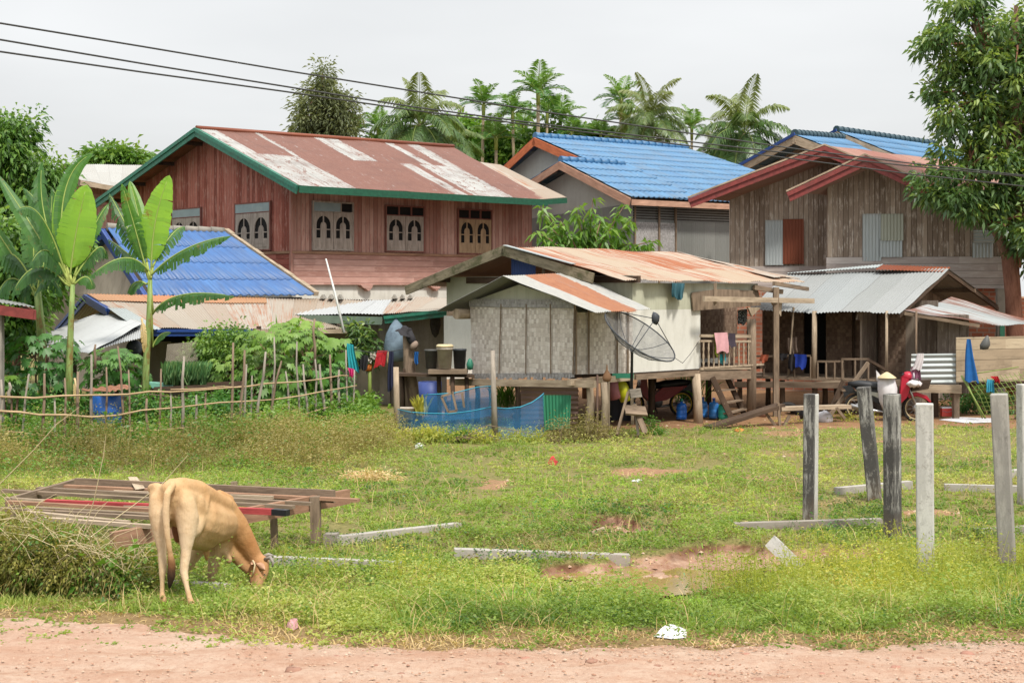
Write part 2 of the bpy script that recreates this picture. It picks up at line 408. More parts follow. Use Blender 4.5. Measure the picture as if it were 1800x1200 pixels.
M['red_lap'] = plank('faded red lap siding', [S(160, 118, 106, .85), S(184, 142, 130, .85), S(202, 162, 150, .85)], .2, True, wear=(S(220, 182, 170), .4), stain=(S(140, 112, 102), .5))
M['brown_pl'] = plank('weathered brown planks', [S(118, 103, 90, .95), S(142, 126, 112, .95), S(168, 152, 136, .95)], .16, wear=(S(205, 194, 182, .95), .6), stain=(S(104, 92, 88), .5))
M['brown_lap'] = plank('weathered grey lap siding', [S(146, 134, 128, .95), S(168, 157, 151, .95), S(186, 177, 171, .95)], .22, True, wear=(S(205, 198, 192), .5), stain=(S(120, 110, 105), .5))
M['shack_pl'] = plank('dark shack boards', [S(104, 92, 82), S(134, 122, 110), S(162, 148, 134)], .3, wear=(S(185, 172, 158), .4))
M['pen_pl'] = plank('pale new boards', [S(138, 122, 102), S(168, 150, 126), S(194, 178, 152)], .27, True, wear=(S(130, 116, 98), .5), stain=(S(108, 92, 74), .8))
M['wood'] = wood('grey brown timber', S(92, 78, 66), S(138, 120, 102))
M['wood_dk'] = wood('dark timber', S(55, 44, 36), S(88, 72, 60))
M['wood_pale'] = wood('pale weathered timber', S(130, 112, 92), S(178, 160, 138))
M['wood_moss'] = wood('mossy fascia timber', S(84, 78, 64), S(140, 130, 108), moss=S(88, 88, 62))
M['wood_red'] = wood('reddish old timber', S(120, 90, 72), S(160, 125, 102))
M['stick'] = wood('stick bark', S(96, 78, 64), S(142, 122, 104))
M['stick_grey'] = wood('grey stick bark', S(105, 98, 88), S(160, 150, 138))
M['bamboo_pole'] = wood('pale bamboo pole', S(138, 114, 86), S(186, 160, 126))
M['green_pt'] = flat('sea green paint', S(52, 132, 108), .5, .35, 9, dirt=S(70, 90, 75))
M['green_dk'] = flat('dark green paint', S(32, 92, 68), .5, .35, 9)
M['red_pt'] = flat('maroon paint', S(146, 66, 62), .55, .35, 8, dirt=S(110, 62, 56))
M['blue_pt'] = flat('deep blue paint', S(38, 72, 142), .5, .3, 8)
M['orange_pt'] = wood('orange brown fascia', S(168, 92, 62), S(206, 120, 82))
M['pink_fascia'] = wood('pinkish brown fascia', S(150, 112, 92), S(190, 150, 128))
M['white_wall'] = plaster('white painted wall', S(222, 220, 212, .85), S(205, 203, 194, .85), .7, (S(150, 145, 130), .35))
M['cream_wall'] = plaster('greyish cream render', S(176, 166, 152), S(152, 143, 130), .6, (S(112, 104, 92), .6), (S(120, 110, 95), -.1))
M['cream2'] = plaster('light grey render', S(190, 186, 176), S(165, 162, 152), .5, (S(120, 118, 108), .4))
M['gablegrey'] = plaster('pale gable board', S(188, 188, 180), S(170, 170, 164), .5, (S(140, 138, 130), .3))
M['stilt_gable'] = plaster('dim cream board', S(200, 200, 180), S(180, 180, 160), .5, (S(120, 118, 100), .4))
M['concrete'] = plaster('bare concrete', S(158, 152, 142), S(128, 124, 116), 2)
M['shade_paint'] = flat('painted shade', S(26, 24, 24), .95, .4, 3)  # near-black colour that paints the shade of rooms, holes and undersides
M['alum'] = flat('zinc sheet plate', S(150, 168, 172), .45, .15, 3, metal=.3, dirt=S(170, 180, 180))
M['shutter'] = wood('bleached shutter timber', S(130, 118, 108), S(172, 160, 150))
M['shutter_tan'] = wood('tan shutter timber', S(140, 116, 92), S(178, 152, 122))
M['frame_red'] = wood('dull red window frame', S(105, 66, 60), S(140, 95, 86))
M['roof_red'] = sheet('painted rusty roof', [S(186, 184, 178, .62), S(200, 200, 196, .62)], (S(132, 86, 72, .56), S(162, 114, 97, .56)), L=10.9, S_=3.15,
                      strips=[[(.0001, .07), (.215, .235), (.46, .56), (.77, .81), (.875, .93)], [(.0001, .225), (.654, .714), (.75, .93)]])
M['roof_rust'] = sheet('cream and orange rusted roof', [S(206, 190, 168, .58), S(198, 172, 145, .58), S(212, 200, 182, .58), S(190, 160, 132, .58)], (S(166, 88, 52, .6), S(196, 124, 78, .6)), .50, S_=2.6, streak=1.25)
M['roof_rust2'] = sheet('cream patched rusted roof', [S(200, 192, 178, .56), S(186, 164, 142, .56), S(212, 206, 194, .56)], (S(176, 110, 74, .56), S(198, 142, 104, .56)), .5, S_=4, streak=.95)
M['roof_zinc'] = sheet('grey zinc roof', [S(160, 164, 164, .6), S(182, 186, 186, .6), S(172, 174, 172, .6), S(196, 198, 198, .6)], (S(186, 162, 130, .6), S(150, 126, 104, .6)), .6, S_=5, metal=.3, rough=.5)
M['roof_white'] = sheet('pale zinc sheet', [S(196, 198, 198, .62), S(206, 208, 208, .62)], (S(180, 168, 150, .6), S(175, 140, 115, .6)), .92, S_=6, metal=.2)
M['roof_leanto'] = sheet('streaky rusted zinc', [S(175, 180, 180, .6), S(190, 194, 194, .6)], (S(120, 78, 66, .6), S(150, 100, 80, .6)), .42, S_=4, metal=.3, streak=1.1)
M['rust_full'] = sheet('fully rusted sheet', [S(150, 84, 54, .7), S(128, 66, 44, .7)], (S(110, 58, 40, .7), S(160, 96, 64, .7)), .3, S_=4)
M['rust_brown'] = sheet('brown rusted panel', [S(150, 118, 105), S(170, 140, 128)], (S(120, 75, 62), S(150, 100, 84)), .45, S_=4)
M['zinc_wall'] = sheet('dull zinc wall', [S(122, 122, 118), S(142, 144, 140), S(132, 134, 130), S(150, 152, 148)], (S(110, 95, 82), S(130, 112, 98)), .7, S_=2.2, metal=.25, sw=.62)
M['zinc_light'] = sheet('light zinc sheet', [S(168, 176, 176), S(182, 188, 188)], (S(150, 140, 128), S(160, 130, 105)), .8, S_=5, metal=.3)
M['blue_sheet'] = sheet('blue corrugated sheet', [S(40, 62, 112), S(48, 72, 128)], (S(60, 60, 80), S(40, 50, 80)), .9)
M['green_sheet'] = sheet('green corrugated sheet', [S(36, 110, 78), S(48, 128, 92)], (S(60, 90, 70), S(40, 70, 50)), .9)
def tilem(name, a, b, d, k=.5):
    n = N(name); f = n.noise(n.sc(n.UV, 1, .4, 1), 1.1, 6, .65); h = n.noise(n.sc(n.UV, 9, 1.2, 1), 1, 4, .6)
    x, y, _ = n.xyz(n.UV); r = n.white(n.comb(n.m_('FLOOR', n.m_('DIVIDE', x, .9)), n.m_('FLOOR', y)))
    c = n.mix(n.mr(n.add(n.mul(f, .9), n.mul(r, .1)), .3, .7), a, b); c = n.mix(n.mr(h, .45, .7, 0, .75), c, d); c = n.mix(n.mr(n.noise(n.sc(n.UV, .6, .25, 1), 1.3, 7, .75), .5, .68, 0, .35), c, S(150, 152, 150, .5))
    return n.out(c, n.mr(f, .3, .7, .38, .62), n.bump(f, .2, .01), spec=.4)
M['tile_blue'] = tilem('bright blue roof tile', S(78, 132, 180, .62), S(104, 156, 198, .62), S(96, 124, 150, .55))
M['tile_deep'] = tilem('deep blue roof tile', S(52, 98, 160, .66), S(78, 126, 186, .66), S(60, 96, 150, .6))
M['tile_cap'] = tilem('blue ridge tile', S(70, 135, 195, .5), S(90, 155, 210, .5), S(90, 130, 160, .5))
M['tile_capdk'] = tilem('dark teal ridge tile', S(50, 85, 100, .6), S(70, 100, 115, .6), S(60, 80, 80, .6))
def brickm():
    n = N('red brick'); b = n.n('ShaderNodeTexBrick', {'Vector': n.UV, 'Color1': S(202, 128, 100), 'Color2': S(172, 104, 80), 'Mortar': S(176, 158, 140), 'Scale': 1, 'Mortar Size': .018, 'Brick Width': .36, 'Row Height': .14, 'Bias': -.2})
    f = n.noise(n.UV, 3, 6, .7); c = n.mix(n.mr(f, .45, .65, 0, .5), b.outputs[0], S(205, 135, 105))
    c = n.mix(n.mr(n.noise(n.UV, 1.3, 5, .7), .54, .66, 0, .75), c, S(150, 134, 120))
    return n.out(c, .95, n.bump(b.outputs['Fac'], -.5, .01), spec=.1)
M['brick'] = brickm()
def weave(name, cols, sx=.075, tw=1.0):
    n = N(name); x, y, _ = n.xyz(n.UV)
    x = n.add(x, n.mul(n.noise(n.UV, 2.2, 3), .09)); y = n.mul(n.add(y, n.mul(n.noise(n.sc(n.UV, 1, 1, 1), 3, 3), .09)), .72)
    ix = n.m_('FLOOR', n.m_('DIVIDE', x, sx)); iy = n.m_('FLOOR', n.m_('DIVIDE', y, sx))
    tw_ = n.mul(n.m_('FLOORED_MODULO', n.add(ix, iy), 2), 2)          # plaited pattern: over two, under two
    over = n.m_('GREATER_THAN', tw_, 1.5)
    fx = n.m_('FRACT', n.m_('DIVIDE', x, sx)); fy = n.m_('FRACT', n.m_('DIVIDE', y, sx))
    lineh = n.mr(n.m_('MINIMUM', fy, n.m_('SUBTRACT', 1, fy)), 0, .13); linev = n.mr(n.m_('MINIMUM', fx, n.m_('SUBTRACT', 1, fx)), 0, .13)
    ln = n.m_('ADD', n.mul(over, linev), n.mul(n.m_('SUBTRACT', 1, over), lineh))
    r1 = n.white(n.comb(ix, iy, 2)); r2 = n.white(n.comb(iy, ix, 5))
    r = n.add(n.mul(over, n.add(n.mul(r1, .75), .2)), n.mul(n.m_('SUBTRACT', 1, over), n.mul(r2, .8)))
    f = n.noise(n.UV, 1.2, 6, .7)
    g1 = n.noise(n.comb(n.mul(x, 60), n.mul(y, 5)), 1, 3); g2 = n.noise(n.comb(n.mul(x, 5), n.mul(y, 60)), 1, 3)
    gg = n.add(n.mul(over, g1), n.mul(n.m_('SUBTRACT', 1, over), g2))
    c = n.ramp(n.mr(n.add(n.mul(r, .6), n.add(n.mul(f, .6), n.mul(gg, .85))), .45, 1.45), [(0, cols[0]), (.5, cols[1]), (1, cols[2])])
    c = n.mix(n.mr(ln, 0, 1, .32, 0), c, tuple(q*.5 for q in cols[0][:3])+(1,))
    return n.out(c, .9, n.bump(ln, .6, .008), spec=.15)
M['weave'] = weave('plaited bamboo', [S(156, 146, 136, .9), S(200, 190, 180, .9), S(232, 226, 218, .9)], .075)
M['weave_dk'] = weave('old brown plaited bamboo', [S(92, 74, 62), S(132, 110, 94), S(164, 142, 122)], .08)
M['weave_mid'] = weave('grey patterned board', [S(128, 124, 122), S(165, 162, 160), S(190, 188, 186)], .05)
M['leaf_grass'] = leafm('grass', g(84, 112, 48, .86), g(134, 158, 70, .86), g(190, 190, 110, .86), .38)
M['leaf_lime'] = leafm('lime grass', g(100, 144, 48, .86), g(146, 180, 68, .86), g(188, 200, 98, .86), .4)
M['leaf_dry'] = leafm('dry grass', g(156, 128, 84, .9), g(198, 172, 122, .9), g(222, 204, 160, .9), .25)
M['leaf_weed'] = leafm('weeds', g(92, 108, 40, .9), g(148, 156, 62, .9), g(200, 190, 88, .9), .38)
M['leaf_brownweed'] = leafm('brownish weeds', g(92, 86, 50, .8), g(134, 126, 70, .8), g(176, 162, 100, .8), .25)
M['leaf_tree'] = leafm('dark tree leaves', g(52, 82, 46, .76), g(96, 128, 70, .76), g(168, 186, 86, .76), .32, .45, .5)
M['leaf_left'] = leafm('mid green leaves', g(58, 96, 44), g(104, 146, 60), g(158, 186, 86), .32, .45, .5)
M['leaf_olive'] = leafm('olive leaves', g(92, 104, 74), g(124, 132, 92), g(152, 158, 108), .3)
M['leaf_bright'] = leafm('bright leaves', g(54, 108, 38, .62), g(102, 150, 52, .62), g(158, 192, 82, .62), .34, .45, .5)
M['leaf_cass'] = leafm('cassava leaves', g(48, 96, 44), g(84, 140, 62), g(132, 176, 82), .3, .45, .5)
M['leaf_ban'] = leafm('banana leaves', g(40, 84, 44), g(92, 142, 66), g(156, 204, 70), .42, .4, .5)
M['leaf_palm'] = leafm('palm leaflets', g(48, 84, 42, .65), g(90, 124, 62, .65), g(146, 156, 90, .65), .25, .4, .5)
M['leaf_areca'] = leafm('areca leaflets', g(46, 92, 42, .7), g(84, 132, 58, .7), g(126, 162, 78, .7), .3, .4, .5)
M['leaf_fresh'] = leafm('fresh grass', g(96, 156, 40, .9), g(140, 196, 62, .9), g(180, 214, 90, .9), .42)
M['leaf_weed2'] = leafm('vine leaves', g(76, 88, 36, .75), g(124, 128, 56, .75), g(176, 164, 88, .75), .3)
M['leaf_chive'] = leafm('chive leaves', g(88, 140, 90), g(120, 170, 110), g(160, 195, 130), .3)
M['bark'] = wood('bark', S(92, 72, 60), S(138, 110, 92))
M['bark_red'] = wood('reddish bark', S(96, 60, 48), S(140, 98, 80))
M['palm_bark'] = wood('palm bark', S(120, 104, 84), S(165, 148, 122))
M['ban_stem'] = wood('banana stem', S(122, 116, 58), S(160, 172, 92), .6)
def c_(name, r, g_, b, rough=.8, var=.2, **k): M[name] = flat(name.replace('_', ' '), S(r, g_, b), rough, var, **k)
c_('teal_cloth', 40, 160, 170); c_('pink_cloth', 215, 50, 120); c_('red_cloth', 195, 40, 50); c_('navy_cloth', 42, 46, 74); c_('blue_bag', 122, 142, 158, dirt=S(84, 98, 112), bump=.5)
c_('black_cloth', 40, 38, 42); c_('peach_cloth', 232, 128, 95); c_('blue_towel', 30, 64, 170); c_('rose_cloth', 220, 165, 170); c_('lime_cloth', 170, 185, 70)
c_('plum_cloth', 62, 52, 64); c_('white_cloth', 220, 212, 214); c_('mauve_cloth', 140, 85, 110); c_('jacket_blue', 22, 98, 170); c_('turq_cloth', 62, 160, 190)
c_('slate_cloth', 55, 100, 112); c_('yellow_pl', 205, 205, 40, .4); c_('rose_pl', 190, 120, 130, .5); c_('white_pl', 230, 228, 232, .5); c_('grey_pl', 88, 88, 86, .6)
c_('cream_pl', 190, 178, 165, .6, dirt=S(140, 125, 110)); c_('dark_pl', 58, 62, 68, .6); c_('barrel_blue', 22, 84, 160, .45, dirt=S(40, 80, 120)); c_('tub_blue', 70, 90, 160, .5)
c_('jug_blue', 40, 110, 205, .25); c_('jug_navy', 60, 128, 200, .25); c_('jug_teal', 60, 190, 165, .25); c_('cooler_red', 215, 72, 62, .4); c_('bike_red', 150, 26, 34, .35, .1)
c_('bike_pink', 188, 36, 60, .35, .1); c_('black_pl', 34, 36, 40, .45); c_('rubber', 40, 38, 36, .8); c_('chrome', 190, 190, 190, .3, metal=.7); c_('engine', 110, 108, 104, .5, metal=.5)
c_('straw', 214, 196, 156); c_('orange_pl', 225, 130, 60); c_('coco', 165, 125, 92); c_('bamboo_green', 130, 150, 70, .6); c_('mud_stone', 176, 128, 108); c_('wire', 62, 62, 62, .5); c_('white_flower', 225, 218, 205)
c_('pipe', 215, 215, 210, .5); c_('floral', 150, 130, 115); c_('terra', 158, 118, 98); c_('teal_paint', 62, 150, 120, .6); c_('pale_green', 120, 180, 160, .6); c_('yellow_cloth', 215, 180, 60); c_('horn', 150, 142, 132, .5); c_('hoof', 110, 92, 74)
def netm(name, c, a, sc=40):
    n = N(name); x, y, _ = n.xyz(n.UV)
    f = n.noise(n.UV, 2.5, 5, .7); al = n.mr(f, .3, .7, a-.15, a+.15)
    return n.out(c, .7, alpha=al, spec=.2)
M['net_blue'] = netm('blue netting', S(58, 122, 170, .9), .44)
M['net_black'] = netm('pale garden netting', S(160, 150, 135), .38)
M['dish_mesh'] = netm('perforated dish mesh', S(104, 104, 104), .5)
M['net_dark'] = netm('dark netting bag', S(52, 46, 42), .6)
def plaid():
    n = N('plaid cloth'); x, y, _ = n.xyz(n.UV)
    a = n.m_('GREATER_THAN', n.m_('FRACT', n.mul(n.add(x, y), 9)), .82); b = n.m_('GREATER_THAN', n.m_('FRACT', n.mul(n.m_('SUBTRACT', x, y), 9)), .82)
    return n.out(n.mix(n.m_('MAXIMUM', a, b), S(34, 36, 38), S(160, 165, 165)), .9)
M['plaid'] = plaid()
def posts(name, a, b, thr):
    n = N(name); x, y, _ = n.xyz(n.UV)
    f = n.noise(n.comb(n.mul(x, 9), n.mul(y, 1.6), n.mul(n.rnd(), 40)), 1, 8, .75); gnn = n.noise(n.UV, 40, 4, .7)
    r2 = n.noise(n.comb(n.mul(x, 5), n.mul(y, 4), 3), 2, 8, .8)
    c = n.mix(n.mr(f, thr-.04, thr+.06), a, b); c = n.mix(n.mr(gnn, .5, .8, 0, .35), c, S(120, 118, 114)); c = n.mix(n.mr(n.add(n.xyz(n.geo())[2], n.mul(f, .7)), .1, .6, .6, 0), c, S(128, 106, 84)); c = n.mix(n.mr(r2, .54, .62, 0, .75), c, S(150, 146, 138)); c = n.mix(n.mr(n.noise(n.comb(n.mul(x, 3), n.mul(y, 2.2), n.mul(n.rnd(), 9)), 2.5, 8, .8), .55, .66, 0, .5), c, S(96, 92, 86))
    return n.out(c, .85, n.bump(gnn, .3, .005), spec=.25)
M['post_dark'] = posts('black stained concrete', S(78, 76, 74), S(172, 170, 164), .55)
M['post_white'] = posts('pale cast concrete', S(212, 210, 204, .75), S(192, 190, 184, .75), .5)
M['post_grey'] = posts('grey cast concrete', S(150, 146, 140), S(172, 168, 160), .5)
def hide():
    n = N('tan hide'); x, y, z = n.xyz(n.n('ShaderNodeAttribute', attribute_name='coat').outputs['Vector'])
    p = n.geo(); f = n.noise(p, 7, 5, .6); h = n.noise(n.sc(p, 60, 60, 14), 1, 4, .6)
    k = n.add(x, n.mul(n.m_('SUBTRACT', f, .5), .25))
    c = n.ramp(k, [(0, S(228, 206, 174, .7)), (.35, S(218, 184, 140, .7)), (.6, S(208, 162, 112, .7)), (.85, S(180, 120, 68, .72)), (1, S(140, 92, 56, .72))])
    c = n.mix(n.mr(n.noise(p, 3.5, 6, .7), .5, .68, 0, .35), c, S(168, 128, 88)); c = n.mix(n.mr(n.add(n.xyz(p)[2], n.mul(f, .3)), .05, .5, .55, 0), c, S(168, 136, 104)); c = n.mix(n.mul(y, 1), c, S(28, 22, 20)); c = n.mix(n.mr(h, .5, .8, 0, .25), c, S(150, 112, 74))
    return n.out(c, .75, n.bump(n.add(h, n.mul(f, 3)), .45, .012), spec=.2)
M['hide'] = hide()

def ban():
    n = N('banana trunk'); x, y, _ = n.xyz(n.UV); f = n.noise(n.comb(n.mul(x, 14), n.mul(y, 1.5), n.mul(n.rnd(), 9)), 1, 6, .65); h = n.noise(n.comb(n.mul(x, 4), n.mul(y, 2), 3), 1.5, 6, .7)
    c = n.mix(n.mr(f, .35, .65), S(108, 138, 70, .7), S(166, 186, 112, .7)); c = n.mix(n.mr(h, .52, .62, 0, .85), c, S(138, 104, 60, .7)); return n.out(c, .6, n.bump(f, .4, .02), spec=.3)
M['ban_trunk'] = ban()
def annex():
    n = N('kitchen roof sheets'); x, y, _ = n.xyz(n.UV); f = n.noise(n.comb(n.mul(x, 5), n.mul(y, 1.6)), 2, 8, .75); sx = n.noise(n.comb(n.mul(x, 16), n.mul(y, .4)), 1, 4, .6)
    v = n.add(n.m_('DIVIDE', x, 3.2), n.mul(n.m_('SUBTRACT', f, .5), .05))
    k = n.xyz(n.ramp(v, [(0, (.25,)*3+(1,)), (.22, (.9,)*3+(1,)), (.40, (.75,)*3+(1,)), (.56, (.3,)*3+(1,)), (.66, (0,)*3+(1,))], 'CONSTANT'))[0]
    rust = n.mr(n.add(n.mul(sx, .55), n.add(n.mul(f, .5), k)), .82, 1.25)
    base = n.mix(n.mr(f, .3, .7), S(208, 202, 190, .6), S(176, 180, 180, .6)); rc = n.ramp(n.add(n.mul(f, .6), n.mul(sx, .4)), [(.3, S(160, 96, 66, .6)), (.7, S(200, 142, 104, .6))])
    c = n.mix(rust, base, rc); return n.out(c, .6, n.bump(f, .15, .01), .1, .3)
M['annex'] = annex()
# ------------------------------------------------------------------ ground, road, water
def axis(a, b, st, far):
    c = list(np.arange(a, b+1e-6, st)); s_ = st; x = b; hi = []
    while x < far: s_ *= 1.22; x += s_; hi.append(x)
    s_ = st; x = a; lo = []
    while x > -far: s_ *= 1.22; x -= s_; lo.append(x)
    return np.array(lo[::-1]+c+hi)
def tri(px, py, pts):
    """soft ellipse patches: list of (cx,cy,rx,ry,weight)"""
    o = np.zeros_like(px)
    for (cx, cy, rx, ry, k) in pts: o = np.maximum(o, k*smooth(0, .6, ell(px, py, cx, cy, rx, ry)))
    return o
def road_edge(x):      # depth of the far edge of the dirt road
    x = np.asarray(x, float); px = 900+F*x/13
    yy = np.interp(px, [-400, 0, 150, 330, 520, 700, 1100, 1500, 1800, 2300], [1070, 1083, 1096, 1112, 1134, 1145, 1140, 1136, 1124, 1118])
    return F*CH/(yy-HZ)+(fbm(x*1.7, x*0+3.3, 4)-.5)*.55
def cover(x, y):
    """what grows where: dry (0..1), bare soil (0..1), yard dirt (0..1), lime (0..1)"""
    px, py = pxy(x, np.maximum(y, 6)); nz_ = fbm(x*1.3, y*1.3, 4)-.5; n2 = fbm(x*.6+5, y*.45+3, 3)-.5
    re = road_edge(x); dd = y-re
    dry = 1-smooth(.15, 1.15+nz_*1.5, dd)
    py2 = py+nz_*30; px2 = px+n2*120
    bare = tri(px2, py2, [(650, 843, 100, 10, .75), (1150, 831, 110, 12, .7), (1390, 842, 90, 9, .45), (1420, 800, 200, 10, .35), (870, 850, 60, 8, .5), (830, 905, 50, 9, .35),
                          (1640, 905, 80, 14, .5), (1500, 880, 60, 8, .35), (1130, 930, 60, 7, .6), (1310, 925, 50, 7, .4), (1580, 775, 130, 7, .5), (1700, 815, 80, 7, .45), (1390, 765, 90, 9, .5),(1550,860,40,7,.3)])
    bare = np.maximum(bare, mudw(x, y))
    yard = smooth(34.0, 35.4, y+nz_*2.2+n2*2-(px-1240)*.0018*smooth(1300,1700,px)*0)*smooth(1010, 1075, px2)
    yard = np.maximum(yard, smooth(36.5, 38, y)*smooth(690, 740, px))
    lime = tri(px+n2*200, py+nz_*40, [(1200, 880, 420, 60, .8), (560, 870, 350, 50, .45), (900, 1020, 200, 35, .9), (380, 835, 300, 26, .75), (1600, 900, 250, 60, .4), (1300,960,200,16,.3),(900,1075,420,40,.5)])
    return dry, np.clip(bare, 0, 1), np.clip(yard, 0, 1), lime
gx = axis(-14.0, 17.0, .1, 700); gy = axis(4.0, 42.0, .1, 900)
gy = gy[gy > -25]
X, Y = np.meshgrid(gx, gy); Z = H(X, Y); nx_, ny_ = len(gx), len(gy)
me = bpy.data.meshes.new('ground')
idx = np.arange(nx_*ny_).reshape(ny_, nx_)
q = np.stack([idx[:-1, :-1], idx[:-1, 1:], idx[1:, 1:], idx[1:, :-1]], -1).reshape(-1, 4)
me.vertices.add(nx_*ny_); me.vertices.foreach_set('co', np.stack([X, Y, Z], -1).astype(np.float32).ravel())
me.loops.add(q.size); me.loops.foreach_set('vertex_index', q.astype(np.int32).ravel())
me.polygons.add(len(q)); me.polygons.foreach_set('loop_start', np.arange(0, q.size, 4, dtype=np.int32)); me.update(calc_edges=True)
me.polygons.foreach_set('use_smooth', np.ones(len(q), bool))
dry, bare, yard, lime = cover(X, Y)
at = me.attributes.new('cover', 'FLOAT_COLOR', 'POINT'); at.data.foreach_set('color', np.stack([dry, bare, yard, mudw(X, Y)], -1).astype(np.float32).ravel())
n = N('soil and turf'); a = n.n('ShaderNodeAttribute', attribute_name='cover'); r_, g_, b_ = n.xyz(a.outputs['Color']); mud_ = a.outputs['Alpha']
p = n.geo(); f1 = n.noise(p, 2.5, 7, .7); f2 = n.noise(p, 18, 5, .7); f3 = n.noise(p, 70, 3, .6)
turf = n.mix(n.mr(f2, .35, .65), S(112, 110, 58, .6), S(164, 152, 96, .6))
dryc = n.mix(n.mr(f2, .35, .65), S(150, 118, 78, .45), S(196, 166, 116, .45))
soil = n.mix(n.mr(f2, .3, .7), S(160, 118, 86, .5), S(214, 168, 130, .5))
yrd = n.mix(n.mr(n.add(n.mul(f1, .6), n.mul(f2, .4)), .35, .65), S(172, 122, 84, .42), S(206, 164, 120, .42))
mudc = n.mix(n.mr(n.add(n.mul(f1, .7), n.mul(f2, .3)), .4, .6), S(172, 122, 92, .5), S(222, 184, 156, .5))
c = n.mix(n.mr(n.add(r_, n.mul(f2, .4)), .4, .8), turf, dryc)
c = n.mix(n.mr(n.add(g_, n.mul(n.m_('SUBTRACT', f2, .5), .7)), .3, .5), c, soil)
c = n.mix(n.mr(n.add(b_, n.mul(n.m_('SUBTRACT', f2, .5), .7)), .35, .6), c, yrd)
c = n.mix(n.mr(mud_, .25, .6), c, mudc)
# steep little banks show raw brown earth
nz = n.xyz(n.n('ShaderNodeNewGeometry').outputs['Normal'])[2]
c = n.mix(n.mul(n.mr(nz, .93, .8), n.mr(mud_, .02, .2)), c, S(120, 76, 52, .42))
link('ground', me, n.out(c, n.mr(mud_, .5, .9, .95, .55), n.bump(n.add(n.mul(f2, 1.0), n.mul(f3, .4)), .7, .03), spec=.25))['kind'] = 'structure'
# road: a sheet on the ground with a ragged far edge, grit and low ruts
rx = np.arange(-40, 40.01, .08); rows = np.concatenate([np.linspace(0, .7, 26)[:-1], np.linspace(.7, 1, 30)])
RX, RT = np.meshgrid(rx, rows); re = road_edge(RX)+(fbm(RX*6, RX*0+1.2, 3)-.5)*.3; RY = 2.0+(re-2.0)*RT
rut = -.05*np.exp(-((RY-10.4)/.5)**2)-.04*np.exp(-((RY-8.6)/.5)**2)
edge = smooth(0, .5, re-RY)
RZ = H(RX, RY)+.005+edge*(.02+(fbm(RX*2, RY*5, 4)-.5)*.05+(fbm(RX*14, RY*14, 3)-.5)*.022+rut)
RZ = np.maximum(RZ, H(RX, RY)+.004)
me = bpy.data.meshes.new('road'); nr, nc = RX.shape; idx = np.arange(nr*nc).reshape(nr, nc)
q = np.stack([idx[:-1, :-1], idx[:-1, 1:], idx[1:, 1:], idx[1:, :-1]], -1).reshape(-1, 4)
me.vertices.add(nr*nc); me.vertices.foreach_set('co', np.stack([RX, RY, RZ], -1).astype(np.float32).ravel())
me.loops.add(q.size); me.loops.foreach_set('vertex_index', q.astype(np.int32).ravel())
me.polygons.add(len(q)); me.polygons.foreach_set('loop_start', np.arange(0, q.size, 4, dtype=np.int32)); me.update(calc_edges=True)
me.polygons.foreach_set('use_smooth', np.ones(len(q), bool))
n = N('laterite road'); p = n.geo(); f1 = n.noise(n.sc(p, .7, 1.6, 1), 1.2, 6, .65); f2 = n.noise(p, 14, 6, .75); f3 = n.noise(p, 60, 4, .7)
c = n.mix(n.mr(f1, .35, .65), S(226, 182, 154, .52), S(244, 214, 190, .52)); c = n.mix(n.mr(f2, .45, .75, 0, .7), c, S(204, 152, 124, .5))
c = n.mix(n.mr(f3, .6, .72, 0, .6), c, S(160, 112, 90, .45)); c = n.mix(n.mr(n.noise(n.sc(p, .4, 2.2, 1), 2, 5, .7), .56, .7, 0, .55), c, S(206, 150, 112, .45))
link('road', me, n.out(c, .95, n.bump(n.add(f2, n.mul(f3, .7)), .8, .03), spec=.15))['kind'] = 'structure'
# stones lying on the road
stb = []
for (px, py, r_) in [(1040, 1163, .05), (1155, 1172, .04), (1330, 1196, .05), (923, 1159, .05), (516, 1180, .07), (568, 1182, .05), (592, 1156, .04), (1310, 1152, .045), (1575, 1175, .05), (1445, 1186, .04), (80, 1192, .03), (1700, 1150, .06), (1620, 1160, .05), (880, 1168, .04), (705, 1186, .04), (1250, 1185, .03), (660, 1170, .03), (1040, 1195, .03)]:
    mb = MB(); q_ = PZ(px, py, .01); ph = random.random()*6
    mb.lathe(Fr((0, 0, 0), (math.cos(ph), math.sin(ph), 0), (-math.sin(ph), math.cos(ph), 0)), [(.001, -.3*r_), (r_*1.0, -.15*r_), (r_*1.1, .15*r_), (r_*.7, .45*r_), (.001, .55*r_)], 7)
    for k_ in range(len(mb.v)): mb.v[k_] = mb.v[k_]*random.uniform(.85, 1.2)+q_
    o = mb.build('stone', M['mud_stone'] if random.random() < .4 else M['terra']); stb.append((px, py, o))
for i, (px, py, o) in enumerate(stb):
    setp(o, 'small reddish stone lying on the dirt road, one of the scattered few', 'stone', 'small stones scattered on the dirt road')
# muddy water lying in the pit
mb = MB(); cc0 = G(1150, 1021); hx, hy = np.meshgrid(np.linspace(-.6, .6, 13), np.linspace(-.4, .4, 9)); wz = float(np.percentile(H(cc0.x+hx, cc0.y+hy), 88)); pts = []
for i in range(40):
    a = 2*PI*i/40; rr = 1+.25*math.sin(3*a+1)+.12*math.sin(5*a)
    pts.append((cc0.x+.1+1.5*rr*math.cos(a), cc0.y+.9*rr*math.sin(a), wz))
mb.poly(pts); n = N('muddy water'); p = n.geo()
o = mb.build('puddle_water', n.out(n.mix(n.mr(n.noise(p, 2, 4), .4, .6), S(160, 132, 78, .6), S(178, 150, 96, .6)), .06, n.bump(n.noise(p, 9, 2), .05, .01), spec=.5)); o['kind'] = 'structure'
